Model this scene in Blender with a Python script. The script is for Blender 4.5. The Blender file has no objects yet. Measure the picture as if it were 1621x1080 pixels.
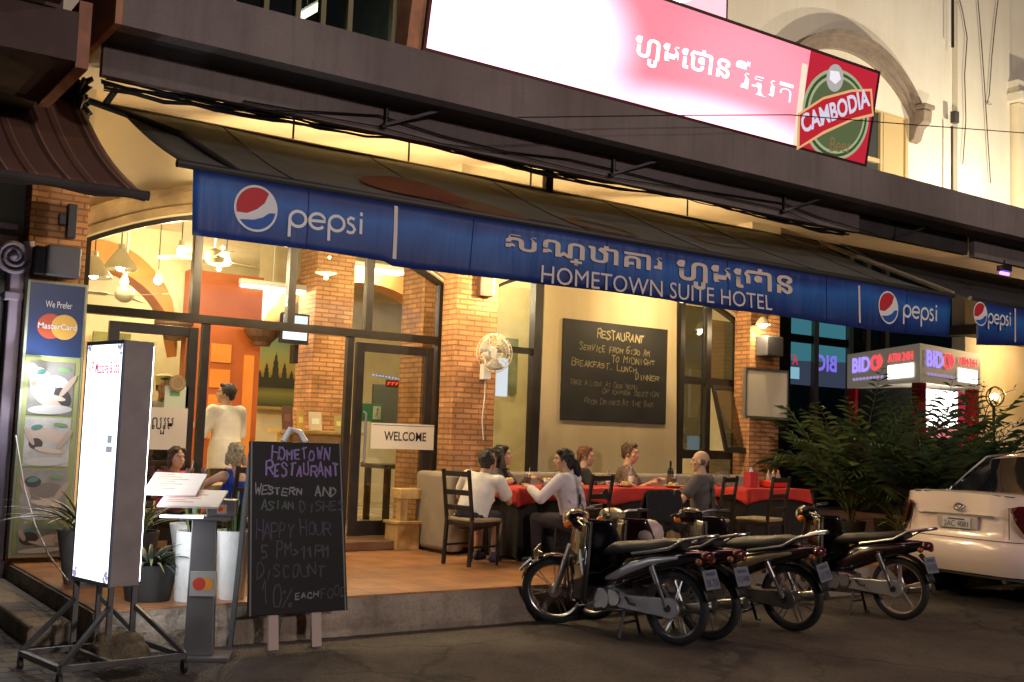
import bpy, bmesh, math, random
from mathutils import Vector, Matrix, noise
random.seed(7)
R_=math.radians; PI=math.pi
SC=bpy.context.scene; COL=SC.collection
V=Vector
# ---------------------------------------------------------------- camera
YAW,PITCH,ROLL=R_(34.7837),R_(4.9551),R_(2.0299); FPX=1750.0; EYE=V((0,0,1.55))
_f=V((math.sin(YAW)*math.cos(PITCH),math.cos(YAW)*math.cos(PITCH),math.sin(PITCH)))
_r=V((math.cos(YAW),-math.sin(YAW),0)); _u=_r.cross(_f)
_r2=_r*math.cos(ROLL)+_u*math.sin(ROLL); _u2=-_r*math.sin(ROLL)+_u*math.cos(ROLL)
cam=bpy.data.objects.new('camera',bpy.data.cameras.new('camera')); COL.objects.link(cam)
m3=Matrix((_r2,_u2,-_f)).transposed(); cam.matrix_world=Matrix.Translation(EYE)@m3.to_4x4()
cam.data.sensor_width=36; cam.data.lens=FPX/1621*36; cam.data.clip_end=500; cam.data.clip_start=.05
SC.camera=cam
def at(px,py,X=None,Y=None,Z=None):
    "where the sight line through a photo pixel meets a plane of the place"
    d=_f*FPX+_r2*(px-810.5)-_u2*(py-540)
    if Y is not None:t=Y/d.y
    elif X is not None:t=X/d.x
    else:t=(Z-EYE.z)/d.z
    return EYE+d*t
# ---------------------------------------------------------------- world, lights, exposure
W=bpy.data.worlds.new('World'); SC.world=W; W.use_nodes=True
nt=W.node_tree; bg=nt.nodes['Background']; sky=nt.nodes.new('ShaderNodeTexSky'); sky.sky_type='NISHITA'
sky.sun_disc=False; sky.sun_elevation=R_(-4); sky.sun_rotation=R_(150); nt.links.new(sky.outputs[0],bg.inputs[0]); bg.inputs[1].default_value=.35
SUN=bpy.data.objects.new('sun',bpy.data.lights.new('sun','SUN')); COL.objects.link(SUN)
SUN.data.energy=.16; SUN.data.angle=R_(20); SUN.data.color=(1,.86,.78)  # weak directional light added for the city's overall night glow
SUN.rotation_euler=V((-.35,.75,-.75)).to_track_quat('-Z','Y').to_euler()
SC.view_settings.view_transform='Standard'; SC.view_settings.look='None'; SC.view_settings.exposure=0; SC.view_settings.gamma=1
SC.cycles.use_denoising=True; SC.cycles.max_bounces=7; SC.cycles.diffuse_bounces=3; SC.cycles.glossy_bounces=3; SC.cycles.transparent_max_bounces=16
SC.cycles.sample_clamp_indirect=4; SC.cycles.caustics_reflective=False; SC.cycles.caustics_refractive=False
def lamp(name,loc,watts,col=(1,.8,.5),r=.06,kind='POINT',aim=None,spot=None,parent=None):
    L=bpy.data.lights.new(name,kind); L.energy=watts; L.color=col
    if kind=='AREA': L.size=r
    else: L.shadow_soft_size=r
    o=bpy.data.objects.new(name,L); COL.objects.link(o); o.location=loc
    if aim is not None: o.rotation_euler=(V(aim)-V(loc)).to_track_quat('-Z','Y').to_euler()
    if spot: L.spot_size=R_(spot); L.spot_blend=.7
    if parent: o.parent=parent
    return o
WARM=(1,.74,.40)
lamp('street_lamp_light',(13,-4,9),1300,(1,.80,.66),.35)
lamp('street_lamp_light',(3,-17,6.2),6000,(1,.82,.76),.5)
# ---------------------------------------------------------------- materials
_mc={}
def mat(name,col,rough=.6,metal=0,var=0,vscale=6,bump=0,bscale=40,emit=0,ecol=None,coat=0,spec=None,col2=None,detail=5,trans=0,sub=0):
    if name in _mc: return _mc[name]
    m=bpy.data.materials.new(name); m.use_nodes=True; n=m.node_tree.nodes; l=m.node_tree.links; b=n['Principled BSDF']
    b.inputs['Base Color'].default_value=(*col,1); b.inputs['Roughness'].default_value=rough; b.inputs['Metallic'].default_value=metal
    if coat: b.inputs['Coat Weight'].default_value=coat; b.inputs['Coat Roughness'].default_value=.06
    if spec is not None: b.inputs['Specular IOR Level'].default_value=spec
    if trans: b.inputs['Transmission Weight'].default_value=trans
    if sub: b.inputs['Subsurface Weight'].default_value=sub; b.inputs['Subsurface Radius'].default_value=(.02,.008,.004); b.inputs['Subsurface Scale'].default_value=.3
    if emit: b.inputs['Emission Color'].default_value=(*(ecol or col),1); b.inputs['Emission Strength'].default_value=emit
    if var or bump:
        tc=n.new('ShaderNodeTexCoord')
    if var:
        t=n.new('ShaderNodeTexNoise'); t.inputs['Scale'].default_value=vscale; t.inputs['Detail'].default_value=detail; l.new(tc.outputs['Object'],t.inputs['Vector'])
        r=n.new('ShaderNodeValToRGB'); c2=col2 or tuple(c*(1-var) for c in col); c1=tuple(min(1,c*(1+var*.5)) for c in col)
        r.color_ramp.elements[0].color=(*c2,1); r.color_ramp.elements[0].position=.32; r.color_ramp.elements[1].color=(*c1,1); r.color_ramp.elements[1].position=.68
        l.new(t.outputs[0],r.inputs[0]); l.new(r.outputs[0],b.inputs['Base Color'])
        mr=n.new('ShaderNodeMapRange'); mr.inputs[3].default_value=max(.02,rough-.12); mr.inputs[4].default_value=min(1,rough+.12); l.new(t.outputs[0],mr.inputs[0]); l.new(mr.outputs[0],b.inputs['Roughness'])
    if bump:
        t2=n.new('ShaderNodeTexNoise'); t2.inputs['Scale'].default_value=bscale; t2.inputs['Detail'].default_value=6; l.new(tc.outputs['Object'],t2.inputs['Vector'])
        bp=n.new('ShaderNodeBump'); bp.inputs['Strength'].default_value=bump; bp.inputs['Distance'].default_value=.02; l.new(t2.outputs[0],bp.inputs['Height']); l.new(bp.outputs[0],b.inputs['Normal'])
    _mc[name]=m; return m
def streaky(name,col,rough,dark,sc=(1.2,1.2,.35),bump=.1,fine=.18):
    "painted concrete with rain streaks, blotches and patched paint"
    m=mat(name,col,rough,bump=bump,bscale=40); n=m.node_tree.nodes; l=m.node_tree.links; b=n['Principled BSDF']; tc=n.new('ShaderNodeTexCoord'); out=None
    for i,(s,d,lo,hi,k) in enumerate(((sc,6,.42,.72,.55),((14,14,1.0),3,.50,.75,.30),((.5,.5,.5),8,.40,.62,.45),((38,38,38),4,.46,.72,fine),((3.5,3.5,3.5),5,.52,.66,.35 if fine>.3 else .12))):
        mp=n.new('ShaderNodeMapping'); mp.inputs['Scale'].default_value=s; mp.inputs['Location'].default_value=(i*3.1,i*1.7,0); l.new(tc.outputs['Object'],mp.inputs[0]); t=n.new('ShaderNodeTexNoise'); t.inputs['Scale'].default_value=1; t.inputs['Detail'].default_value=d; l.new(mp.outputs[0],t.inputs[0])
        r=n.new('ShaderNodeMapRange'); r.inputs[1].default_value=lo; r.inputs[2].default_value=hi; r.inputs[4].default_value=k; l.new(t.outputs[0],r.inputs[0]); mx=n.new('ShaderNodeMix'); mx.data_type='RGBA'; l.new(r.outputs[0],mx.inputs[0])
        if out is None: mx.inputs[6].default_value=(*col,1)
        else: l.new(out,mx.inputs[6])
        mx.inputs[7].default_value=(*dark,1); out=mx.outputs[2]
    if fine>.7:
        t=n.new('ShaderNodeTexNoise'); t.inputs['Scale'].default_value=3; t.inputs['Detail'].default_value=4; l.new(tc.outputs['Object'],t.inputs[0]); ma=n.new('ShaderNodeVectorMath'); ma.operation='MULTIPLY_ADD'; ma.inputs[1].default_value=(.35,.35,.35); l.new(t.outputs['Color'],ma.inputs[0]); l.new(tc.outputs['Object'],ma.inputs[2])
        vo=n.new('ShaderNodeTexVoronoi'); vo.feature='DISTANCE_TO_EDGE'; vo.inputs['Scale'].default_value=.55; l.new(ma.outputs[0],vo.inputs['Vector']); r=n.new('ShaderNodeMapRange'); r.inputs[1].default_value=.004; r.inputs[2].default_value=.016; r.inputs[3].default_value=.75; r.inputs[4].default_value=0; l.new(vo.outputs['Distance'],r.inputs[0])
        mx=n.new('ShaderNodeMix'); mx.data_type='RGBA'; l.new(r.outputs[0],mx.inputs[0]); l.new(out,mx.inputs[6]); mx.inputs[7].default_value=(*dark,1); out=mx.outputs[2]
        t=n.new('ShaderNodeTexNoise'); t.inputs['Scale'].default_value=.6; t.inputs['Detail'].default_value=5; l.new(tc.outputs['Object'],t.inputs[0]); r=n.new('ShaderNodeMapRange'); r.inputs[1].default_value=.4; r.inputs[2].default_value=.65; r.inputs[3].default_value=.9; r.inputs[4].default_value=.45; l.new(t.outputs[0],r.inputs[0]); l.new(r.outputs[0],b.inputs['Roughness'])
        v2=n.new('ShaderNodeTexVoronoi'); v2.inputs['Scale'].default_value=95; l.new(tc.outputs['Object'],v2.inputs['Vector']); bp=[q for q in n if q.type=='BUMP'][0]; l.new(v2.outputs['Distance'],bp.inputs['Height'])
    l.new(out,b.inputs['Base Color']); return m
def brickmat(name,c1,c2,mortar,bw=.21,rh=.066,ms=.008,bump=.6,rough=.75,offset=.5,var=.25,scale=1):
    if name in _mc: return _mc[name]
    m=bpy.data.materials.new(name); m.use_nodes=True; n=m.node_tree.nodes; l=m.node_tree.links; b=n['Principled BSDF']
    tc=n.new('ShaderNodeTexCoord'); br=n.new('ShaderNodeTexBrick'); 
    ns=n.new('ShaderNodeTexNoise'); ns.inputs['Scale'].default_value=9; l.new(tc.outputs['UV'],ns.inputs['Vector'])
    mv=n.new('ShaderNodeVectorMath'); mv.operation='MULTIPLY_ADD'; l.new(ns.outputs['Color'],mv.inputs[0]); mv.inputs[1].default_value=(.006,.006,0); l.new(tc.outputs['UV'],mv.inputs[2]); l.new(mv.outputs[0],br.inputs['Vector'])
    br.inputs['Scale'].default_value=scale; br.inputs['Brick Width'].default_value=bw; br.inputs['Row Height'].default_value=rh; br.inputs['Mortar Size'].default_value=ms; br.inputs['Mortar Smooth'].default_value=.2
    br.offset=offset; br.inputs['Color1'].default_value=(*c1,1); br.inputs['Color2'].default_value=(*c2,1); br.inputs['Mortar'].default_value=(*mortar,1); br.inputs['Bias'].default_value=0
    n2=n.new('ShaderNodeTexNoise'); n2.inputs['Scale'].default_value=3; n2.inputs['Detail'].default_value=6; l.new(tc.outputs['UV'],n2.inputs['Vector'])
    mr=n.new('ShaderNodeMapRange'); mr.inputs[1].default_value=.3; mr.inputs[2].default_value=.7; mr.inputs[3].default_value=1-var; mr.inputs[4].default_value=1+var; l.new(n2.outputs[0],mr.inputs[0])
    mx=n.new('ShaderNodeVectorMath'); mx.operation='SCALE'; l.new(br.outputs['Color'],mx.inputs[0]); l.new(mr.outputs[0],mx.inputs['Scale']); l.new(mx.outputs[0],b.inputs['Base Color'])
    b.inputs['Roughness'].default_value=rough
    ad=n.new('ShaderNodeMath'); ad.operation='MULTIPLY_ADD'; l.new(br.outputs['Fac'],ad.inputs[0]); ad.inputs[1].default_value=-1; l.new(n2.outputs[0],ad.inputs[2])
    bp=n.new('ShaderNodeBump'); bp.inputs['Strength'].default_value=bump; bp.inputs['Distance'].default_value=.012; l.new(ad.outputs[0],bp.inputs['Height']); l.new(bp.outputs[0],b.inputs['Normal'])
    _mc[name]=m; return m
def emis(name,col,s):
    if name in _mc: return _mc[name]
    m=bpy.data.materials.new(name); m.use_nodes=True; n=m.node_tree.nodes; n.clear(); e=n.new('ShaderNodeEmission'); e.inputs[0].default_value=(*col,1); e.inputs[1].default_value=s
    o=n.new('ShaderNodeOutputMaterial'); m.node_tree.links.new(e.outputs[0],o.inputs[0]); _mc[name]=m; return m
def glassmat(name,tint=(.95,.97,.95),refl=.06,rough=.01):
    if name in _mc: return _mc[name]
    m=bpy.data.materials.new(name); m.use_nodes=True; n=m.node_tree.nodes; n.clear(); l=m.node_tree.links
    t=n.new('ShaderNodeBsdfTransparent'); t.inputs[0].default_value=(*tint,1); g=n.new('ShaderNodeBsdfGlossy'); g.inputs['Roughness'].default_value=rough
    lw=n.new('ShaderNodeFresnel'); lw.inputs[0].default_value=1.45; ma=n.new('ShaderNodeMath'); ma.operation='MULTIPLY_ADD'; ma.inputs[1].default_value=.8; ma.inputs[2].default_value=refl; l.new(lw.outputs[0],ma.inputs[0])
    mx=n.new('ShaderNodeMixShader'); l.new(ma.outputs[0],mx.inputs[0]); l.new(t.outputs[0],mx.inputs[1]); l.new(g.outputs[0],mx.inputs[2])
    o=n.new('ShaderNodeOutputMaterial'); l.new(mx.outputs[0],o.inputs[0]); _mc[name]=m; return m
# ---------------------------------------------------------------- mesh builder
WORLDLY=set()
def attach(o,parent):
    o.parent=parent
    if parent.name in WORLDLY: o.matrix_parent_inverse=parent.matrix_basis.inverted()
class MB:
    def __init__(s): s.v=[]; s.f=[]; s.mi=[]; s.cur=0
    def add(s,vs,fs):
        o=len(s.v); s.v+= [tuple(v) for v in vs]
        for f in fs: s.f.append(tuple(i+o for i in f)); s.mi.append(s.cur)
        return s
    def box(s,x0,x1,y0,y1,z0,z1,M=None):
        vs=[V((x,y,z)) for x in(x0,x1) for y in(y0,y1) for z in(z0,z1)]
        if M: vs=[M@v for v in vs]
        return s.add(vs,[(0,1,3,2),(4,6,7,5),(0,4,5,1),(2,3,7,6),(0,2,6,4),(1,5,7,3)])
    def obox(s,c,sz,rz=0,rx=0,ry=0):
        M=Matrix.Translation(c)@Matrix.Rotation(rz,4,'Z')@Matrix.Rotation(ry,4,'Y')@Matrix.Rotation(rx,4,'X'); a,b,d=[q/2 for q in sz]
        return s.box(-a,a,-b,b,-d,d,M)
    def cyl(s,p0,p1,r0,r1=None,n=16,cap=True):
        p0=V(p0);p1=V(p1); r1=r0 if r1 is None else r1; d=(p1-p0); q=d.to_track_quat('Z','Y'); vs=[]
        for p,r in((p0,r0),(p1,r1)):
            for i in range(n): a=2*PI*i/n; vs.append(p+q@V((r*math.cos(a),r*math.sin(a),0)))
        fs=[(i,(i+1)%n,n+(i+1)%n,n+i) for i in range(n)]
        if cap: fs+=[tuple(range(n-1,-1,-1)),tuple(range(n,2*n))]
        return s.add(vs,fs)
    def bar(s,p0,p1,w,h=None):
        p0=V(p0);p1=V(p1);h=h or w;d=p1-p0;L=d.length;q=d.to_track_quat('Y','Z')
        M=Matrix.Translation((p0+p1)/2)@q.to_matrix().to_4x4(); return s.box(-w/2,w/2,-L/2,L/2,-h/2,h/2,M)
    def tube(s,pts,r,n=8,closed=False,cap=True):
        pts=[V(p) for p in pts]; N=len(pts); rs=r if isinstance(r,(list,tuple)) else [r]*N; vs=[];fs=[]; up=None
        for i,p in enumerate(pts):
            a=pts[i-1] if (i>0 or closed) else p; b=pts[(i+1)%N] if (i<N-1 or closed) else p
            t=(b-a).normalized()
            if up is None: up=t.orthogonal().normalized()
            up=(up-t*up.dot(t)); up=up.normalized() if up.length>1e-6 else t.orthogonal().normalized(); w=t.cross(up)
            for k in range(n): an=2*PI*k/n; vs.append(p+(up*math.cos(an)+w*math.sin(an))*rs[i])
        for i in range(N if closed else N-1):
            j=(i+1)%N
            for k in range(n): fs.append((i*n+k,i*n+(k+1)%n,j*n+(k+1)%n,j*n+k))
        if cap and not closed: fs+=[tuple(range(n-1,-1,-1)),tuple(range((N-1)*n,N*n))]
        return s.add(vs,fs)
    def lathe(s,prof,c=(0,0,0),n=24,q=None,cap=True):
        c=V(c); vs=[];fs=[];N=len(prof)
        for r,z in prof:
            for k in range(n):
                a=2*PI*k/n; v=V((r*math.cos(a),r*math.sin(a),z)); vs.append(c+(q@v if q else v))
        for i in range(N-1):
            for k in range(n): fs.append((i*n+k,i*n+(k+1)%n,(i+1)*n+(k+1)%n,(i+1)*n+k))
        if cap: fs+=[tuple(range(n-1,-1,-1)),tuple(range((N-1)*n,N*n))]
        return s.add(vs,fs)
    def ball(s,c,r,n=14,M=None):
        c=V(c); r=V(r) if hasattr(r,'__len__') else V((r,r,r)); vs=[];fs=[];m=max(6,n//2+2)
        for i in range(1,m):
            th=PI*i/m
            for k in range(n): a=2*PI*k/n; v=V((r.x*math.sin(th)*math.cos(a),r.y*math.sin(th)*math.sin(a),r.z*math.cos(th))); vs.append(c+(M@v if M else v))
        t=len(vs); e=V((0,0,r.z)); vs+= [c+(M@e if M else e),c-(M@e if M else e)]
        for i in range(m-2):
            for k in range(n): fs.append((i*n+k,(i+1)*n+k,(i+1)*n+(k+1)%n,i*n+(k+1)%n))
        for k in range(n): fs.append((t,k,(k+1)%n)); fs.append((t+1,(m-2)*n+(k+1)%n,(m-2)*n+k))
        return s.add(vs,fs)
    def caps(s,p0,r0,p1,r1,n=12):
        s.cyl(p0,p1,r0,r1,n); s.ball(p0,r0,n); s.ball(p1,r1,n); return s
    def prism(s,pts,d,f=None):
        "outline pts (3D, planar) extruded by vector d"
        d=V(d); n=len(pts); a=[V(p) for p in pts]; vs=a+[p+d for p in a]
        return s.add(vs,[tuple(range(n)),tuple(range(2*n-1,n-1,-1))]+[(i,n+i,n+(i+1)%n,(i+1)%n) for i in range(n)])
    def loft(s,secs,cap=True,closed=True):
        n=len(secs[0]); vs=[p for q in secs for p in q]; fs=[]; K=n if closed else n-1
        for i in range(len(secs)-1):
            for k in range(K): fs.append((i*n+k,i*n+(k+1)%n,(i+1)*n+(k+1)%n,(i+1)*n+k))
        if cap and closed: fs+=[tuple(range(n-1,-1,-1)),tuple(range((len(secs)-1)*n,len(secs)*n))]
        return s.add(vs,fs)
    def grid(s,fn,nu,nv):
        vs=[V(fn(i/nu,j/nv)) for i in range(nu+1) for j in range(nv+1)]
        return s.add(vs,[(i*(nv+1)+j,(i+1)*(nv+1)+j,(i+1)*(nv+1)+j+1,i*(nv+1)+j+1) for i in range(nu) for j in range(nv)])
    def build(s,name,mats,parent=None,smooth=None,bevel=0,solid=0,subsurf=0,remesh=0,seg=2,soft=0):
        me=bpy.data.meshes.new(name); me.from_pydata(s.v,[],s.f); me.update()
        mats=mats if isinstance(mats,(list,tuple)) else [mats]
        for m in mats: me.materials.append(m)
        if len(mats)>1: me.polygons.foreach_set('material_index',s.mi)
        bm=bmesh.new(); bm.from_mesh(me); bmesh.ops.recalc_face_normals(bm,faces=bm.faces); uv=bm.loops.layers.uv.new('uv')
        for f in bm.faces:
            n=f.normal; ax=max(range(3),key=lambda k:abs(n[k]))
            for lp in f.loops:
                c=lp.vert.co; lp[uv].uv=(c.y,c.z) if ax==0 else (c.x,c.z) if ax==1 else (c.x,c.y)
        bm.to_mesh(me); bm.free()
        o=bpy.data.objects.new(name,me); COL.objects.link(o)
        if parent: attach(o,parent)
        if remesh:
            r=o.modifiers.new('r','REMESH'); r.mode='VOXEL'; r.voxel_size=remesh; r.use_smooth_shade=True
            if soft: q=o.modifiers.new('s','SMOOTH'); q.iterations=soft; q.factor=.5
            return o
        if solid: q=o.modifiers.new('t','SOLIDIFY'); q.thickness=solid; q.offset=0
        if bevel: q=o.modifiers.new('b','BEVEL'); q.width=bevel; q.segments=seg; q.limit_method='ANGLE'; q.angle_limit=R_(35)
        if subsurf: q=o.modifiers.new('u','SUBSURF'); q.levels=subsurf; q.render_levels=subsurf
        if smooth:
            me.polygons.foreach_set('use_smooth',[True]*len(me.polygons)); me.set_sharp_from_angle(angle=R_(smooth if smooth is not True else 40))
        return o
def tag(o,label=None,cat=None,group=None,kind=None):
    if label:o['label']=label
    if cat:o['category']=cat
    if group:o['group']=group
    if kind:o['kind']=kind
    return o
def thing(name,label,cat,loc=(0,0,0),rz=0,group=None):
    o=bpy.data.objects.new(name,None); COL.objects.link(o); o.location=loc; o.rotation_euler=(0,0,rz); return tag(o,label,cat,group)
def wthing(name,label,cat,loc,group=None):
    "a thing whose parts are given in world metres"
    o=thing(name,label,cat,loc,0,group); WORLDLY.add(o.name); return o
def copy_tree(o,parent=None):
    c=o.copy(); COL.objects.link(c)
    if parent: c.parent=parent
    for ch in list(o.children): copy_tree(ch,c)
    return c
def place(o,loc,rz,label,group=None):
    o.location=loc; o.rotation_euler=(0,0,rz); o['label']=label
    if group:o['group']=group
    return o
def struct(o): o['kind']='structure'; return o
def frame_mat(origin,ux,uy):
    ux=V(ux).normalized();uz=ux.cross(V(uy)).normalized();uy=uz.cross(ux); m=Matrix((ux,uy,uz)).transposed().to_4x4(); return Matrix.Translation(V(origin))@m
# printed text -> mesh, lying in the plane (ux,uy) at origin; fitted to a width
def text(s,name,material,origin,ux,uy,height=None,width=None,parent=None,align='LEFT',depth=.004,squash=None,font=None,bold=0):
    cu=bpy.data.curves.new('t','FONT'); cu.body=s; cu.size=1; cu.extrude=0; cu.offset=bold; cu.resolution_u=3
    if font: cu.font=font
    o=bpy.data.objects.new('t',cu); COL.objects.link(o); bpy.context.view_layer.update()
    me=bpy.data.meshes.new_from_object(o.evaluated_get(bpy.context.evaluated_depsgraph_get())); bpy.data.objects.remove(o)
    xs=[v.co.x for v in me.vertices]; ys=[v.co.y for v in me.vertices]
    if not xs: return None
    x0,x1,y0,y1=min(xs),max(xs),min(ys),max(ys)
    sy=height/(y1-y0) if height else width/(x1-x0); sx=width/(x1-x0) if width else sy
    M=frame_mat(origin,ux,uy); off=0 if align=='LEFT' else -(x1-x0)*sx/2
    for v in me.vertices: v.co=M@V(((v.co.x-x0)*sx+off,(v.co.y-y0)*sy,depth))
    me.materials.clear(); me.materials.append(material); ob=bpy.data.objects.new(name,me); COL.objects.link(ob)
    if parent: attach(ob,parent)
    return ob
# chalk handwriting from simple strokes on a 4x6 grid
GLY={'A':['00 26 40','12 32'],'B':['00 06 36 44 33 03','33 42 41 30 00'],'C':['45 36 16 04 02 10 30 41'],'D':['00 06 26 44 42 20 00'],'E':['46 06 00 40','03 33'],'F':['46 06 00','03 33'],'G':['45 36 16 04 02 10 30 42 22'],
'H':['00 06','40 46','03 43'],'I':['20 26'],'J':['46 41 30 10 01'],'K':['00 06','46 03 40'],'L':['06 00 40'],'M':['00 06 23 46 40'],'N':['00 06 40 46'],'O':['10 02 04 16 36 44 42 30 10'],'P':['00 06 36 45 44 33 03'],'Q':['10 02 04 16 36 44 42 30 10','22 40'],
'R':['00 06 36 45 44 33 03','23 40'],'S':['45 36 16 05 14 33 42 31 10 01'],'T':['06 46','26 20'],'U':['06 01 10 30 41 46'],'V':['06 20 46'],'W':['06 10 24 30 46'],'X':['06 40','00 46'],'Y':['06 23 46','23 20'],'Z':['06 46 00 40'],
'0':['10 02 04 16 36 44 42 30 10'],'1':['04 26 20'],'2':['05 16 36 44 00 40'],'3':['06 46 23 43 31 00'],'4':['30 36 02 42'],'5':['46 06 03 33 41 30 00'],'6':['46 15 02 10 30 42 23 02'],'8':['23 05 26 45 23 01 20 41 23'],'>':['05 43 01'],'%':['00 46','05 15 16 06 05','40 30 31 41 40'],'.':['20 21'],',':['21 10'],':':['21 22','24 25'],'-':['03 43'],'a':['43 13 01 10 30 43 40'],'*':['22 23']}
def chalk(name,material,lines,M,parent,w=.006,rnd=None):
    "lines: (text, x, y, cap height, advance, slope) in board metres; M maps board plane to the parent's space"
    rnd=rnd or random.Random(len(lines[0][0])*7+3)
    for tx,x,y,h,adv,sl in lines:
        cx=0; mb=MB()
        for i,ch in enumerate(tx):
            if ch==' ': cx+=adv*.8; continue
            hh=h*(1.18 if i==0 or tx[i-1]==' ' else .92)*rnd.uniform(.82,1.15); dy=rnd.uniform(-.10,.10)*h; sk_=rnd.uniform(-.08,.22); rot_=rnd.uniform(-.10,.12); wd=rnd.uniform(.60,.86)
            for st in GLY.get(ch,['00 40']):
                pts=[V(((int(p[0])/4*wd+rnd.uniform(-.06,.06)+sk_*int(p[1])/6)*adv+cx,(int(p[1])/6+rnd.uniform(-.05,.05)+rot_*int(p[0])/4)*hh+dy,0)) for p in st.split()]
                for a,b in zip(pts,pts[1:]):
                    a=V((x+a.x,y+a.y+a.x*sl,.002)); b=V((x+b.x,y+b.y+b.x*sl,.002)); d=(b-a)
                    if d.length<1e-5: continue
                    q=V((-d.y,d.x,0)).normalized()*w*rnd.uniform(.35,.65); e=d.normalized()*w*.3
                    mb.add([M@p for p in(a-e-q,b+e-q,b+e+q,a-e+q)],[(0,1,2,3)])
            cx+=adv*rnd.uniform(.92,1.08)
        mb.build(name,material,parent)
# ================================================================ SETTING
PZ=.285; FZ=.385; G=11.15
M_asph=streaky('asphalt',(.115,.088,.074),.75,(.010,.008,.008),(.7,.7,.7),bump=1,fine=.75)
M_conc=streaky('weathered concrete',(.36,.30,.24),.85,(.10,.075,.05),(2.2,2.2,1.6),bump=.6,fine=.4)
M_tile=brickmat('terracotta tiles',(.36,.16,.07),(.44,.21,.09),(.20,.10,.05),bw=.30,rh=.30,ms=.006,bump=.2,rough=.35,offset=0,var=.3)
M_pave=brickmat('pavement blocks',(.13,.115,.105),(.10,.09,.085),(.045,.04,.04),bw=.30,rh=.15,ms=.012,bump=.6,rough=.8,var=.4)
M_brick=brickmat('red brick',(.58,.285,.115),(.44,.195,.075),(.27,.14,.07),bw=.21,rh=.060,ms=.010,bump=1,rough=.85,var=.3)
M_cream=mat('cream wall paint',(.80,.68,.46),.8,var=.10,vscale=2,bump=.08,bscale=80)
M_cream2=streaky('pale cream wall paint',(.85,.79,.66),.8,(.66,.58,.44),(1.2,1.2,.2))
M_beige=streaky('beige wall paint',(.43,.345,.20),.8,(.30,.23,.12),(2.5,2.5,.3))
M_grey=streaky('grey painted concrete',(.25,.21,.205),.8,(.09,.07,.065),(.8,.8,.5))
M_dkgrey=mat('dark grey and soffit shade',(.06,.052,.05),.9,var=.3,vscale=3)  # soffit's shade put into the dark tone; also plain dark grey parts
M_frame=mat('dark brown metal',(.018,.014,.011),.4,var=.2,vscale=8)
M_black=mat('black metal',(.012,.012,.013),.45)
M_glass=glassmat('window glass')
M_trim=mat('tan stone trim',(.46,.33,.17),.75,var=.3,vscale=5,bump=.1)
M_orange=mat('orange wall paint',(.66,.24,.06),.7,var=.15,vscale=3)
M_chrome=mat('chrome',(.75,.75,.76),.16,1)
M_steel=mat('brushed steel',(.55,.55,.56),.35,1)
M_white=mat('white paint',(.75,.75,.73),.5,var=.06)
struct(MB().box(-60,120,-30,120,-.5,0).build('street',M_asph))
struct(MB().box(-30,1.9,5.2,16,-.2,.02).build('left_pavement',M_pave))
m=MB(); m.grid(lambda u,v:V((2.05+18.3*u,7.70+.07*v*v+.022*noise.noise(V((u*60,v*3,0)))+.012*noise.noise(V((u*200,v*6,4))),(.275)*v-.008*abs(noise.noise(V((u*90,0,9))))*v)),300,6)
m.grid(lambda u,v:V((2.05+.012*noise.noise(V((u*20,v*3,5))),11+(7.75-11)*u,.27*v)),24,4)
m.box(2.06,20.35,7.77,16,-.1,.27)
struct(m.build('terrace_riser',M_conc))
struct(MB().box(2.08,20.35,7.79,15,.2725,PZ).build('terrace_floor',M_tile))
struct(MB().box(1.72,2.03,8.1,10.6,0,.16).build('broken_kerb',M_conc,bevel=.02))
struct(MB().box(2.56,6.66,10.645,11.4,PZ+.004,FZ).build('doorstep',mat('brown step tile',(.17,.085,.04),.5,var=.2),bevel=.01))
# ================================================================ RESTAURANT BUILDING
B=wthing('restaurant_building','cream and brick corner restaurant with arched glass front and deep canopy','building',(7,11.15,0))
def arch(x0,x1,zs,sag,n=28,dz=0):
    h=(x1-x0)/2; c=(x0+x1)/2; Rr=(h*h+sag*sag)/(2*sag); zc=zs+sag-Rr
    return [(x0+(x1-x0)*i/n, zc+math.sqrt(max(0,Rr*Rr-(x0+(x1-x0)*i/n-c)**2))+dz) for i in range(n+1)]
def wall_over(mb,pts,y0,y1,ztop):
    for (xa,za),(xb,zb) in zip(pts,pts[1:]):
        mb.add([(xa,y0,za),(xb,y0,zb),(xb,y0,ztop),(xa,y0,ztop),(xa,y1,za),(xb,y1,zb)],[(0,1,2,3),(0,4,5,1)])
m=MB(); A1=arch(2.62,6.72,3.32,.50); A2=arch(7.24,11.72,3.30,.53)
wall_over(m,A1,11.05,11.3,4.74); wall_over(m,A2,11.05,11.3,4.74); m.box(6.72,7.24,11.05,11.3,PZ,4.74); m.box(11.72,12.2,11.05,11.3,PZ,4.74); m.box(1.95,2.62,11.05,11.3,.0,4.74)
m.build('facade_wall',M_cream,B)
m=MB()
for A in(A1,A2):
    for k,(o0,o1,y) in enumerate(((.02,.10,10.99),(.10,.24,11.01),(.24,.29,10.96))):
        secs=[]
        for i,(x,z) in enumerate(A):
            secs.append([(x,y,z+o0),(x,y,z+o1),(x,11.055,z+o1),(x,11.055,z+o0)])
        m.loft(secs)
m.build('arch_moulding',M_trim,B,smooth=30)
def pillar(x0,x1,y0=10.75,z0=PZ,z1=4.74,name='brick_pillar'):
    MB().box(x0+.004,x1-.004,y0+.004,11.05,4.12,4.70).build('pillar_head',M_cream,B); return MB().box(x0,x1,y0,11.05,z0,4.118).build(name,M_brick,B,bevel=.006)
pillar(2.05,2.56,z0=.02); pillar(6.67,7.25); pillar(11.53,12.13)
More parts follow.
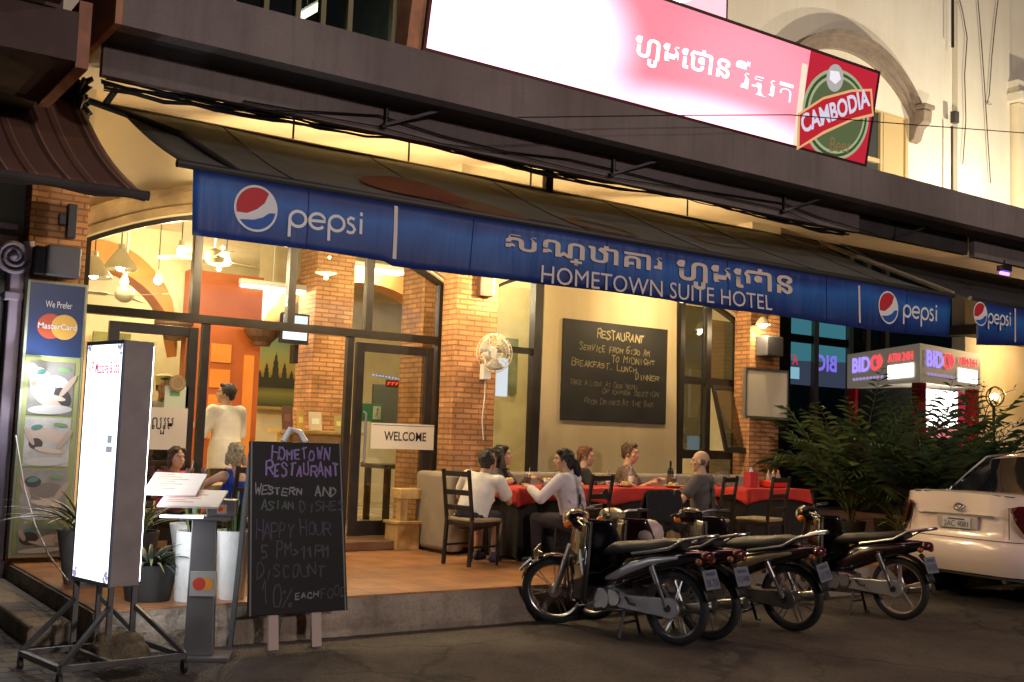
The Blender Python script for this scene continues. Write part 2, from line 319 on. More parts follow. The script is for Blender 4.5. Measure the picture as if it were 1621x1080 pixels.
# glass front: frames and panes
def window(bars,panes,name='window'):
    f=MB()
    for (x0,z0,x1,z1,w,d) in bars:
        if abs(x0-x1)<1e-6: f.box(x0-w/2,x0+w/2,G-d/2,G+d/2,z0,z1)
        elif abs(z0-z1)<1e-6: f.box(x0,x1,G-d/2+.003,G+d/2-.003,z0-w/2,z0+w/2)
        else: f.bar((x0,G,z0),(x1,G,z1),d-.01,w)
    fo=f.build(name,M_frame,B)
    for (x0,x1,z0,z1,y) in panes: MB().box(x0,x1,y-.004,y+.004,z0,z1).build('pane',M_glass,fo)
    return fo
def archpane(x0,x1,z0,A,par):
    pts=[(x0,z0)]+[(x1,z0)]+[(x,z) for x,z in reversed(A) if x0<x<x1]
    zl=[z for x,z in A if x>=x0][0]; zr=[z for x,z in A if x<=x1][-1]
    pts=[(x0,z0),(x1,z0),(x1,zr)]+[(x,z) for x,z in reversed(A) if x0<x<x1]+[(x0,zl)]
    MB().prism([(x,G-.004,z) for x,z in pts],(0,.008,0)).build('pane',M_glass,par)
zA=lambda x:[z for xx,z in A1 if xx<=x+.08][-1]
f=window([(2.62,2.645,6.75,2.645,.085,.10),(2.655,FZ,2.655,3.33,.07,.09),(3.755,2.69,3.755,3.75,.085,.09),(4.805,2.69,4.805,3.85,.085,.09),(5.745,2.69,5.745,3.72,.085,.09),(6.70,FZ,6.70,3.30,.09,.1)],[],'front_window')
for a,b in((2.69,3.71),(3.80,4.76),(4.85,5.70),(5.79,6.65)): archpane(a,b,2.69,A1,f)
for (xa,za),(xb,zb) in zip(A1,A1[1:]): 
    if xa>2.6: pass
m=MB(); m.loft([[(x,G-.05,z-.05),(x,G-.05,z+.02),(x,G+.05,z+.02),(x,G+.05,z-.05)] for x,z in A1]); m.build('arch_frame',M_frame,f,smooth=30)
def door(x0,x1,nm='glass_door',y=G):
    d=MB(); w=.10; d.box(x0,x0+w,y-.03,y+.03,FZ+.01,2.55); d.box(x1-w,x1,y-.03,y+.03,FZ+.01,2.55); d.box(x0+w,x1-w,y-.027,y+.027,FZ+.01,.56); d.box(x0+w,x1-w,y-.027,y+.027,2.45,2.55)
    o=d.build(nm,M_frame,B,bevel=.004); MB().box(x0+w,x1-w,y-.004,y+.004,.56,2.45).build('pane',M_glass,o)
    return o
door(2.92,3.81); dr=door(5.62,6.62)
MB().tube([(5.74,G-.03,1.2),(5.74,G-.09,1.22),(5.74,G-.09,1.75),(5.74,G-.03,1.77)],.014).build('handle',M_steel,dr,smooth=True)
for x in(3.85,5.50): MB().box(x,x+.08,G-.035,G+.035,FZ,2.60).build('door_jamb',M_frame,B)
f=window([(8.10,PZ,8.10,3.62,.115,.12),(7.25,2.62,8.05,2.62,.075,.08),(7.25,.72,8.05,.72,.075,.08)],[(7.25,8.05,.75,2.58,G),(7.25,8.05,2.66,3.40,G)],'side_window')
m=MB(); m.loft([[(x,G-.05,z-.05),(x,G-.05,z+.02),(x,G+.05,z+.02),(x,G+.05,z-.05)] for x,z in A2 if x<8.1]); m.build('arch_frame',M_frame,f,smooth=30)
# beige panel between the windows, with the shallow ribs of its boarding
m=MB(); pts=[(8.16,PZ),(10.54,PZ)]+[(x,z) for x,z in reversed(A2) if 8.16<x<10.54]
m.prism([(x,G-.04,z) for x,z in pts],(0,.14,0))
m.build('panel_wall',M_beige,B)
f=window([(10.575,.95,10.575,3.50,.08,.1),(11.08,.95,11.08,3.52,.09,.1),(11.685,.95,11.685,3.33,.08,.1),(10.54,2.42,11.72,2.42,.10,.1),(10.54,1.40,11.72,1.40,.12,.1),(10.54,.97,11.72,.97,.08,.1)],[(10.62,11.03,2.47,3.46,G),(11.13,11.64,2.47,3.30,G),(10.62,11.03,1.46,2.37,G),(11.13,11.64,1.0,1.34,G)],'stair_window')
m=MB(); m.loft([[(x,G-.05,z-.05),(x,G-.05,z+.02),(x,G+.05,z+.02),(x,G+.05,z-.05)] for x,z in A2 if x>10.5]); m.build('arch_frame',M_frame,f,smooth=30)
# tilted open sash
t=Matrix.Translation((11.38,G-.06,2.37))@Matrix.Rotation(R_(-17),4,'X')
m=MB(); 
for a in((-.25,-.20,0,0),(.20,.25,0,0)): m.box(a[0],a[1],-.02,.02,-.97,0,t)
m.box(-.20,.20,-.018,.018,-.97,-.90,t); m.box(-.20,.20,-.018,.018,-.06,0,t); so=m.build('open_sash',M_frame,f); MB().box(-.2,.2,-.004,.004,-.9,-.06,t).build('pane',M_glass,so)
MB().box(10.5,11.72,11.06,11.25,PZ,.93).build('window_sill_wall',M_beige,B)
# ---- canopy over the terrace
m=MB(); m.box(2.04,24,8.0,8.16,4.405,4.797); m.box(2.04,24,8.16,G,4.745,4.795); 
can=m.build('canopy',M_grey,B)
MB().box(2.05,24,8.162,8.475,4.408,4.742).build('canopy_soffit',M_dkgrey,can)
m=MB(); m.box(2.045,10.95,8.48,8.56,4.16,4.743); m.box(13.35,24,8.48,8.56,4.16,4.743); m.build('canopy_beam',M_grey,can)
MB().box(10.95,13.35,8.58,8.66,4.20,4.743).build('beam_gap_shade',M_dkgrey,can)  # dark strip closing the beam gap, painted as the recess's shade
MB().box(2.05,24,8.67,11.05,4.70,4.742).build('terrace_ceiling',M_cream,can)
MB().box(1.99,2.038,7.985,9.14,4.40,5.6).build('canopy_end',mat('orange lit end paint',(.50,.22,.11),.6,var=.35,vscale=4),can)  # warm light on the end face put into its orange colour
for i,px in enumerate((612,970,1240,1415)):
    y=8.47 if i<3 else 8.6; p=at(px,(150,246,310,368)[i],Y=y); m=MB(); z0=4.40
    m.cyl((p.x,y-.02,4.41),(p.x,y-.02,4.22),.018,n=8); m.bar((p.x-.05,y-.03,4.21),(p.x+.42,y-.2,4.40),.025); m.ball((p.x-.03,y-.03,4.21),.03,8); m.build('iron_bracket',M_black,can)
# ---- upper floor
m=MB(); Yu=G
m.box(-1,3.95,Yu,Yu+.2,4.80,11); m.box(6.05,14.05,Yu,Yu+.2,4.80,11); m.box(15.66,16.9,Yu,Yu+.2,4.80,11); m.box(14.05,15.66,Yu,Yu+.2,7.08,11); m.box(14.05,15.66,Yu,Yu+.2,4.8,5.3); m.box(3.95,6.05,Yu,Yu+.2,7.6,11)
m.build('upper_wall',M_cream2,B)
m=MB(); m.box(16.9,18.5,Yu-.10,Yu+.2,4.80,11); m.build('corner_pilaster',M_cream2,B)
AU=arch(12.40,15.72,7.05,.80,24); m=MB()
for o0,o1,y in((0,.08,Yu-.08),(.08,.19,Yu-.13),(.19,.27,Yu-.22)):
    m.loft([[(x,y,z+o0),(x,y,z+o1),(x,Yu+.01,z+o1),(x,Yu+.01,z+o0)] for x,z in AU])
hood=m.build('window_hood',mat('grey brown moulding',(.26,.20,.15),.8,var=.2),B,smooth=30)
for x in(12.36,15.78):
    m=MB(); m.prism([(x-.11,Yu,7.22),(x-.11,Yu-.30,7.19),(x-.11,Yu-.28,7.0),(x-.11,Yu-.15,6.9),(x-.11,Yu-.09,6.72),(x-.11,Yu,6.68)],(.22,0,0)); m.box(x-.14,x+.14,Yu-.33,Yu-.002,7.21,7.29); m.build('console',_mc['grey brown moulding'],hood,bevel=.015)
M_dkglass=mat('dark window glass',(.05,.055,.05),.05,spec=.6)
fr=MB(); y=Yu+.05
for x in(14.08,14.95,15.03): fr.box(x-.03,x+.03,y-.05,y+.05,5.3,7.05)
fr.box(15.06,15.58,y-.02,y+.06,5.3,7.05); fr.box(15.585,15.66,y-.05,y+.05,5.3,7.06); fr.box(14.11,15.0,y-.04,y+.04,6.2,6.27); fr.box(14.05,15.66,y-.048,y+.048,7.05,7.08)
w=fr.build('upper_window',mat('yellow ochre window frame',(.55,.40,.19),.5),B); MB().box(14.1,15.0,y+.0,y+.01,5.3,7.05).build('pane',M_dkglass,w)
fr=MB()
for x in(3.98,4.35,4.72,5.02,5.35,5.92,6.0): fr.box(x-.03,x+.03,y-.05,y+.05,4.80,7.6)
fr.box(3.95,6.05,y-.04,y+.04,7.5,7.6); w=fr.build('balcony_window',mat('olive window frame',(.20,.17,.08),.5),B); MB().box(3.95,6.05,y,y+.01,4.8,7.6).build('pane',glassmat('tinted window glass',(.55,.55,.5),.08),w); o=MB(); o.box(3.7,6.3,14.4,14.5,4.8,7.8); o.box(3.6,3.7,11.4,14.4,4.8,7.8); o.box(6.3,6.4,11.4,14.4,4.8,7.8); o.box(3.7,6.3,11.4,14.4,7.81,7.9); o.build('upper_room_wall',mat('dull olive wall',(.10,.10,.06),.8,var=.3),B)
MB().box(5.955,6.12,Yu-.06,Yu-.001,4.80,9).build('cream_post',mat('cream painted post',(.80,.66,.36),.5),B)
# ---- inside: room shell
M_in=mat('interior cream paint',(.76,.66,.44),.8,var=.08)
R0,R1,RB,RC=2.2,12.0,16.6,4.05
m=MB(); m.box(R0,R1,11.4,17,.30,FZ); m.build('interior_floor',mat('interior tile floor',(.58,.47,.30),.25,var=.15,vscale=2),B)
m=MB(); m.box(R0,8.2,11.32,17,RC,RC+.05); m.box(8.2,R1,11.32,17,RC,RC+.05); m.build('interior_ceiling',M_in,B)
m=MB(); m.box(R0,R1,RB,RB+.1,FZ,RC); m.box(R0-.1,R0,11.3,17,FZ,RC); m.box(R1,R1+.1,11.3,17,FZ,RC); m.build('interior_wall',M_in,B)
MB().box(8.6,10.15,13.2,13.3,FZ,RC).build('partition_wall',M_in,B)
# arcade across the room: orange arches on brick piers
ya=14.2; m=MB(); mo=MB()
for x0,x1 in((2.3,4.58),(5.65,8.9)):
    A=arch(x0,x1,2.45,1.08 if x0<3 else 1.25,22); wall_over(m,A,ya,ya+.35,RC)
    mo.loft([[(x,ya-.03,z-.02),(x,ya-.03,z+.30),(x,ya-.002,z+.30),(x,ya+.36,z-.02)] for x,z in A])
m.build('arcade_wall',M_in,B); mo.build('arch_band',M_orange,B,smooth=30)
MB().box(6.2,6.76,13.55,14.1,FZ,RC).build('interior_pillar',M_brick,B,bevel=.006)
MB().box(6.60,6.76,11.36,11.9,FZ,RC).build('interior_pillar',M_brick,B,bevel=.006)
mw=mat('red brown timber',(.40,.095,.02),.4,var=.15,vscale=2.5); mp=mat('orange timber panel',(.70,.24,.04),.35,var=.12,vscale=2)
px=4.45
d=MB().box(4.62,5.62,13.95,14.15,FZ,3.55).build('timber_door',mw,B)
m=MB(); 
for i,z in enumerate((2.38,2.05,1.72,1.39)): m.box(4.95,5.22,13.93,13.96,z,z+.24)
m.box(5.40,5.54,13.93,13.96,1.0,2.5); m.build('raised_panel',mp,d)
for x in(4.98,): 
    for cx_ in((5.55,13.72),(4.45,13.95)): MB().lathe([(.10,0),(.12,.05),(.20,.12),(.24,.20),(.24,.24)],(*cx_,2.62),16).build('capital',mat('dark carved wood',(.08,.04,.02),.6),d)
# stairs with chromed rail in the right window
m=MB()
for i in range(6): m.box(10.2+i*.28,10.5+i*.28,13.4,14.6,FZ,FZ+.17*(i+1))
st=m.build('staircase',M_in,B)
m=MB(); 
for i in range(0,6): x=10.35+i*.28; z=FZ+.17*(i+1); m.cyl((x,13.42,z),(x,13.42,z+.92),.016,n=8)
for h in(.5,.92): m.bar((10.3,13.42,FZ+.17+h-.03),(11.9,13.42,FZ+.17*6.7+h),.04)
m.build('stair_rail',M_chrome,st,smooth=True)
MB().box(11.55,11.98,13.0,13.3,FZ,RC).build('interior_pillar',M_brick,B)
# ================================================================ LAMPS
M_bulb=emis('warm bulb glow',(1,.80,.45),16); M_bulbw=emis('bright bulb glow',(1,.88,.62),30); M_tubew=emis('fluorescent tube glow',(.95,1,.85),7)
M_enamel=mat('cream lamp enamel',(.75,.66,.45),.4)
for (px,py,w,lab) in ((455,386,70,'round glowing ceiling lamp half hidden by the awning end with the first soft drink wordmark'),(640,404,80,'round glowing lamp under the awning just left of the first brick pillar top'),(835,438,85,'round lit pendant dish under the first letters of the hotel name'),(1085,476,85,'round lit pendant dish under the last letters of the hotel name')):
    p=at(px,py,Y=10.2); t=thing('pendant_lamp',lab,'lamp',p,0,'round lamps under the terrace canopy')
    MB().cyl((0,0,.06),(0,0,4.70-p.z),.012,n=6).build('rod',M_black,t)
    MB().lathe([(.02,.10),(.06,.09),(.155,.01),(.16,0),(.15,.0),(.05,.07)],n=24,cap=False).build('lamp_shade',M_enamel,t,smooth=True)
    MB().lathe([(.001,-.03),(.07,-.022),(.12,-.004),(.14,.012)],n=20,cap=False).build('diffuser',M_bulb,t,smooth=True)
    lamp('pendant_light',(0,0,-.055),w,WARM,.02,parent=t); lamp('pendant_uplight',(.05,-.04,.2),w*(1.5 if px<500 else .8),WARM,.012,parent=t)
def interior_lamp(p,w,name,lab,kind):
    t=thing(name,lab,'lamp',p,0,'lamps inside the restaurant')
    if kind=='bell':
        MB().cyl((0,0,.30),(0,0,4.05-p.z),.008,n=6).build('cable',M_black,t)
        MB().lathe([(.035,.30),(.04,.24),(.06,.22),(.13,.12),(.19,.03),(.20,0),(.185,0),(.05,.2)],n=24,cap=False).build('lamp_shade',mat('polished aluminium',(.62,.58,.50),.25,1),t,smooth=True)
        MB().ball((0,0,.04),.055,12).build('bulb',M_bulbw,t,smooth=True)
    else:
        MB().lathe([(.02,.13),(.03,.12),(.035,.06),(.02,.05)],n=16).build('base',M_enamel,t,smooth=True); MB().ball((0,0,0),.05,14).build('bulb',M_bulbw,t,smooth=True)
    lamp('interior_light',(0,0,-.075 if kind!='bell' else -.03),w,(1,.82,.48),.012,parent=t)
interior_lamp(at(148,440,Y=12.6),11,'bell_lamp','polished bell pendant lamp nearest the brick pillar behind the glass','bell')
interior_lamp(at(190,427,Y=13.0),16,'bell_lamp','polished bell pendant lamp hanging higher behind the left glass','bell')
for px,py,Y,w,lab in ((287,398,12.4,60,'bare glowing bulb highest behind the left arched pane'),(250,444,13.4,30,'bare glowing bulb in front of the left orange arch'),(197,446,13.6,18,'small bare bulb beside the ceiling fan blades on the left'),(254,475,15.6,18,'small bare bulb low inside the left orange arch'),(358,412,12.5,40,'bare glowing bulb beside the ceiling fan hub behind the second pane'),(655,440,12.6,85,'large glowing bulb behind the right corner of the arched glass')):
    p=at(px,py,Y=Y); interior_lamp(p,w,'bulb_lamp',lab,'ball')
    MB().cyl((0,0,.1),(0,0,max(.12,4.05-p.z)),.006,n=6).build('cable',M_black,bpy.data.objects[[o.name for o in bpy.data.objects if o.name.startswith('bulb_lamp')][-1]])
for px,py,Y,lab in ((432,455,14.0,'long bright fluorescent ceiling fitting above the orange arch'),(590,425,14.0,'long bright fluorescent ceiling fitting right of the interior brick pillar')):
    p=at(px,py,Y=Y); t=thing('tube_fitting',lab,'lamp',p,0,'fluorescent fittings inside'); MB().box(-.5,.5,-.14,.14,-.01,.06).build('body',M_white,t,bevel=.01); MB().box(-.48,.48,-.12,.12,-.05,-.012).build('diffuser',emis('cool tube glow',(1,.97,.85),6),t,bevel=.02)
    MB().cyl((0,0,.06),(0,0,max(.08,4.05-p.z)),.01,n=6).build('rod',M_white,t)
    lamp('tube_light',(0,0,-.065),55,(1,.9,.7),.012,parent=t)
lamp('stairwell_light',(12.2,12.2,3.6),45,(1,.78,.45),.015); lamp('side_room_light',(8.9,12.2,3.9),65,(1,.84,.42),.015)
lamp('back_room_light',(5.0,15.6,3.6),60,(1,.8,.48),.015)
# glowing globes seen through the stair window
for px,py,lab in ((1103,637,'small round globe light behind the stair window upper one'),(1086,666,'small round globe light behind the stair window lower one')):
    p=at(px,py,Y=12.6); t=thing('globe_light',lab,'lamp',p,0,'globe lights in the stair window'); MB().ball((0,0,0),.055,14).build('globe',emis('globe glow',(1,.82,.42),5),t,smooth=True); MB().cyl((0,0,.05),(0,0,4.0-p.z),.008,n=6).build('cable',M_black,t)
# fans
def ceiling_fan(px,py,Y,rz,lab):
    p=at(px,py,Y=Y); t=thing('ceiling_fan',lab,'ceiling fan',p,rz,'ceiling fans inside')
    MB().cyl((0,0,.08),(0,0,max(.1,4.05-p.z)),.015,n=8).build('rod',M_white,t); MB().lathe([(.03,.12),(.10,.08),(.12,.02),(.10,-.04),(.04,-.08)],n=18).build('motor',mat('fan enamel',(.45,.38,.24),.4),t,smooth=True)
    for k in range(3):
        a=k*2*PI/3; M=Matrix.Rotation(a,4,'Z')@Matrix.Rotation(R_(10),4,'X'); b=MB(); b.box(.1,.2,-.02,.02,-.005,.005,M); b.box(.2,.66,-.065,.065,-.004,.004,M); b.build('blade',_mc['fan enamel'],t)
ceiling_fan(340,410,12.4,.4,'ceiling fan with long thin blades behind the second arched pane'); ceiling_fan(197,468,13.2,1.0,'ceiling fan low under the left orange arch')
# wall fan on the first brick pillar
p=V((7.05,10.55,2.50)); t=thing('wall_fan','cream wall fan mounted on the first brick pillar','fan',p,R_(-8))
m=MB(); m.box(-.05,.05,.10,.20,-.30,-.12); m.tube([(0,.15,-.14),(0,.12,-.02),(0,.06,.0)],.025); m.build('bracket',M_white,t,bevel=.01)
MB().lathe([(.02,-.14),(.07,-.12),(.085,-.02),(.06,.06)],c=(0,0,0),q=V((0,-1,0)).to_track_quat('Z','Y'),n=18).build('motor',M_white,t,smooth=True)
m=MB()
for k in range(3):
    for r in (1,): 
        a=k*2*PI/3+.5; m.grid(lambda u,v:((.03+.17*u)*math.cos(a+(v-.5)*(.5+.9*u)),-.085-.03*(v-.5),(.03+.17*u)*math.sin(a+(v-.5)*(.5+.9*u))),6,6)
m.build('fan_blade',mat('translucent grey blade',(.42,.40,.34),.3),t,solid=.003,smooth=True)
m=MB()
for rr,y in((.225,-.07),(.21,-.11),(.17,-.13),(.12,-.14),(.07,-.145),(.21,-.03)): m.tube([(rr*math.cos(a*PI/16),y,rr*math.sin(a*PI/16)) for a in range(32)],.003,5,closed=True)
for k in range(24):
    a=k*PI/12; m.tube([(.05*math.cos(a),-.146,.05*math.sin(a)),(.17*math.cos(a),-.13,.17*math.sin(a)),(.225*math.cos(a),-.07,.225*math.sin(a)),(.2*math.cos(a),-.02,.2*math.sin(a)),(.06*math.cos(a),.02,.06*math.sin(a))],.0022,4)
m.build('cage',mat('cream wire',(.70,.62,.45),.4),t)
MB().tube([(0,.15,-.3),(.01,.17,-.5),(-.01,.175,-.75),(.02,.18,-1.0)],.006,6).build('cord',M_white,t)
# ================================================================ MAIN AWNING
A=wthing('blue_awning','wide blue drinks awning lettered HOMETOWN SUITE HOTEL above the terrace','awning',(7,8,2.98))
M_fab=mat('sun bleached awning fabric',(.155,.155,.135),.9,var=.2,vscale=2.5)
def fab(u,v):
    x=2.58+9.52*u; sag=-.05*math.sin(PI*v)*(1+.25*math.sin(u*40)); return (x+.0*v,10.05-2.05*v,4.37-.91*v+sag+.012*math.sin(u*23+v*3))
cl=MB().grid(fab,60,10).build('fabric',M_fab,A,solid=.006,smooth=True)
def fabpt(x,v,o=.02): q=fab((x-2.58)/9.52,v); return V((x,q[1]-o*.43,q[2]+o*.9))
def fabblob(name,cx,cv,rx,rv,mt,o,ring=0):
    m=MB(); N=40; pts=[(cx+rx*math.cos(2*PI*k/N)+.55*rx*0,cv+rv*math.sin(2*PI*k/N)) for k in range(N)]
    if ring:
        inn=[(cx+.1*rx+rx*ring*math.cos(2*PI*k/N),cv+rv*ring*math.sin(2*PI*k/N)) for k in range(N)]
        vs=[fabpt(x,min(.98,v),o) for x,v in pts+inn]; m.add(vs,[(k,(k+1)%N,N+(k+1)%N,N+k) for k in range(N)])
    else:
        rings=[[fabpt(cx+(x-cx)*s,min(.98,cv+(v-cv)*s),o) for x,v in pts] for s in(1,.75,.5,.25)]
        m.loft(rings,cap=False); 
        m.add([fabpt(cx,cv,o)]+rings[-1],[(0,k+1,(k+1)%N+1) for k in range(N)])
    m.build(name,mt,cl)
M_pr=mat('faded red print',(.20,.045,.02),.9); M_po=mat('faded orange print',(.19,.09,.035),.9); M_pb=mat('faded dark print',(.035,.025,.03),.9)
fabblob('printed_shape',5.4,.74,.62,.17,M_po,.012); fabblob('printed_shape',4.95,.62,.52,.22,M_pr,.018); fabblob('printed_shape',5.98,.86,.45,.10,M_pb,.008); fabblob('printed_shape',7.0,.72,.42,.16,M_po,.012,ring=.72); fabblob('printed_shape',9.3,.45,.5,.10,M_po,.012,ring=.85)
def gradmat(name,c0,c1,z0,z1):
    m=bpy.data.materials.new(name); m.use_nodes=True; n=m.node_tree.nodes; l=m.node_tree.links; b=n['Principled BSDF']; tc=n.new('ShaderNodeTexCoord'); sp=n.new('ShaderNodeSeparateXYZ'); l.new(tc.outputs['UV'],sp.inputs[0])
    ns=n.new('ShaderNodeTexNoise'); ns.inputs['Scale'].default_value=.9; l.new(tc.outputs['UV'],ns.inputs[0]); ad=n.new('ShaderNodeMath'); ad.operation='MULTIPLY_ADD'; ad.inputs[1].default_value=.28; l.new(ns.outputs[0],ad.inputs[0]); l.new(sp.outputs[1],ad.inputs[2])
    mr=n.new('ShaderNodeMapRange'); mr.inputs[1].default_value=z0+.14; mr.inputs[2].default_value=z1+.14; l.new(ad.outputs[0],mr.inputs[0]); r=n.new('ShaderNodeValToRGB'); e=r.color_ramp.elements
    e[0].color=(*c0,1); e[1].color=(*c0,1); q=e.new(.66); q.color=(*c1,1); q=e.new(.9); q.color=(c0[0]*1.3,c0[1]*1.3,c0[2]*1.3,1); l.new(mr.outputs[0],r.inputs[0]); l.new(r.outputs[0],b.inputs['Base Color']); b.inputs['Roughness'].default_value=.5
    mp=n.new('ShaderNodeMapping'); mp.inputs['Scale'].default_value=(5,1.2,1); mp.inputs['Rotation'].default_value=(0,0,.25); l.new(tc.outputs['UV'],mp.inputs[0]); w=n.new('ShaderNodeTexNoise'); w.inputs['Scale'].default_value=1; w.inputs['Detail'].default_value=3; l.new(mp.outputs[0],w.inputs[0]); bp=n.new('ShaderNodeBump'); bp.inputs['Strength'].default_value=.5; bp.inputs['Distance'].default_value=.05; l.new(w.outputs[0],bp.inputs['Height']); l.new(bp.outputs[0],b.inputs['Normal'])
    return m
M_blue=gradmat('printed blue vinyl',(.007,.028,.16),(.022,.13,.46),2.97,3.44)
def val(x0,x1,zb,seed):
    def fn(u,v):
        x=x0+(x1-x0)*u; nz=noise.noise(V((x*1.3,seed,0)))*.03+noise.noise(V((x*4,seed,3)))*.013
        zt=3.44; zz=zb+.008*math.sin(x*1.1)+noise.noise(V((x*.8,seed,7)))*.02+.03*(x<4.3)
        return (x+.03*v*math.sin(x*.9), 8.0-.012+nz*v*v, zt+(zz-zt)*v)
    return fn
vfn=val(2.62,12.08,2.93,1.5)
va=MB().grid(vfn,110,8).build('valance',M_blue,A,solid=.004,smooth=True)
MB().tube([(2.50,8.0,3.47),(12.14,8.0,3.47)],.032,10).build('front_bar',mat('dark awning bar',(.03,.03,.03),.5),A)
MB().tube([(2.45,10.06,4.37),(12.2,10.06,4.37)],.03,10).build('roller',mat('awning roller',(.20,.19,.17),.5),A)
for pts in(((12.14,10.06,4.40),(12.14,8.0,3.50)),((2.30,10.15,4.42),(2.95,9.35,4.05),(3.1,8.05,3.44)),((2.46,10.06,4.36),(2.46,9.7,4.42))): MB().tube(pts,.03,8).build('arm',mat('cream arm paint',(.42,.36,.26),.5) if pts[0][0]>9 else M_dkgrey,A)
MB().box(7.36,7.46,10.02,10.10,4.36,4.71).build('roller_bracket',M_dkgrey,A)
M_let=mat('printed pale lettering',(.72,.66,.66),.6); M_letk=mat('printed cream lettering',(.72,.60,.52),.6); M_letw=mat('printed white',(.80,.80,.82),.6)
YV=7.97
def conform(o,off=.009,x0=2.62,x1=12.08):
    "lay a flat print on the hanging cloth"
    for v in o.data.vertices:
        q=vfn(max(0,min(1,(v.co.x-x0)/(x1-x0))),max(0,min(1,(3.44-v.co.z)/.51))); v.co.y=q[1]-off-(YV-v.co.y)
    return o
def letters(par,txt,mt,pl,pr,ph,Y=YV,name='lettering',bold=0):
    a=at(*pl,Y=Y); b=at(*pr,Y=Y); h=at(*ph,Y=Y); dx=b.x-a.x; dz=b.z-a.z
    return text(txt,name,mt,a,(dx,0,dz),(0,0,1),height=h.z-a.z,width=math.hypot(dx,dz),parent=par,bold=bold)
conform(letters(va,'HOMETOWN SUITE HOTEL',M_let,(858,447),(1221,492),(858,419)))
conform(letters(va,'សណ្ឋាគារ',M_letk,(800,404),(1048,440),(800,364),bold=.018))
conform(letters(va,'ហូមេថាន',M_letk,(1071,454),(1255,478),(1071,406),bold=.018))
def ribbon(mb,pts,w,Y):
    "flat rounded stroke in the plane Y"
    P=[V((p[0],0,p[1])) for p in pts]; L=[];Rr=[]
    for i,p in enumerate(P):
        d=(P[min(i+1,len(P)-1)]-P[max(i-1,0)]).normalized(); q=V((-d.z,0,d.x))*w/2; L.append(V((0,Y,0))+p+q); Rr.append(V((0,Y,0))+p-q)
    n=len(P); mb.add(L+Rr,[(i,i+1,n+i+1,n+i) for i in range(n-1)])
def arc(cx,cz,r,a0,a1,n=20,sx=1): return [(cx+sx*r*math.cos(R_(a0+(a1-a0)*i/n)),cz+r*math.sin(R_(a0+(a1-a0)*i/n))) for i in range(n+1)]
def pepsi(par,pl,pr,ph,Y=YV):
    a=at(*pl,Y=Y); b=at(*pr,Y=Y); h=abs(at(*ph,Y=Y).z-a.z); W_=b.x-a.x; sl=(b.z-a.z)/W_; m=MB(); r=h*.5; k=W_/5.0; w=h*.17
    def put(pts): ribbon(m,[(a.x+x*k,a.z+z*h+x*k*sl) for x,z in pts],w,Y)
    C=lambda cx,a0,a1:[(cx+.5*math.cos(R_(a0+(a1-a0)*i/22)),.5+.42*math.sin(R_(a0+(a1-a0)*i/22))) for i in range(23)]
    put([(.12,-.52),(.12,.5)]); put(C(.62,180,-180)); put(C(1.86,-40,-330)+[(2.36,.52),(1.38,.5)]); put([(2.62,-.52),(2.62,.5)]); put(C(3.12,180,-180))
    put([(4.30,.86),(4.05,.93),(3.86,.80),(3.90,.62),(4.20,.48),(4.34,.28),(4.22,.10),(4.0,.06),(3.80,.14)]); put([(4.75,.06),(4.75,.92)]); put([(4.75,1.10),(4.75,1.30)])
    o=m.build('drink_wordmark',M_letw,par)
    if par is va: conform(o)
def globe(par,c,top,left,Y=YV):
    q=at(*c,Y=Y); r=abs(at(*top,Y=Y).z-q.z); rx=abs(at(*left,Y=Y).x-q.x); s=rx/r
    f=lambda x,z,d:V((q.x+x*rx,Y-d,q.z+z*r)); N=40; m=MB(); m.add([f(math.cos(2*PI*i/N),math.sin(2*PI*i/N),.001) for i in range(N)],[tuple(range(N))]); oo=[m.build('globe_disc',M_letw,par)]
    R9=.9; top_=[(R9*math.cos(R_(a)),R9*math.sin(R_(a))) for a in range(20,201,9)]; wave=[(-.86,-.32)]+[(-.7,-.30),(-.3,-.22),(.1,.05),(.4,.35),(.6,.52),(.78,.42)]
    up=[(.9*math.cos(R_(a)),.9*math.sin(R_(a))) for a in range(52,203,8)]+[(-.4,-.25),(.05,-.02),(.38,.28)]
    m=MB(); m.add([f(x,z,.004) for x,z in up],[tuple(range(len(up)))]); oo.append(m.build('globe_red',mat('printed red',(.55,.02,.03),.6),par))
    lo=[(.9*math.cos(R_(a)),.9*math.sin(R_(a))) for a in range(218,361,8)]+[(.62,-.12),(.3,-.36),(-.1,-.50)]
    m=MB(); m.add([f(x,z,.004) for x,z in lo],[tuple(range(len(lo)))]); oo.append(m.build('globe_blue',mat('printed mid blue',(.02,.10,.42),.6),par))
    if par is va: [conform(o) for o in oo]
pepsi(va,(456,359),(577,373),(456,330)); globe(va,(406,330),(406,293),(371,326))
pepsi(va,(1430,502),(1486,510),(1430,481)); globe(va,(1407,487),(1407,461),(1391,485))
m=MB(); 
for a,b in(((628,326),(631,411)),((1361,452),(1366,512))): p=at(*a,Y=YV);q=at(*b,Y=YV); ribbon(m,[(p.x,p.z),(p.x+.004,(p.z+q.z)/2),(p.x,q.z)],.035 if a[0]<900 else .03,YV)
conform(m.build('printed_rule',M_let,va))
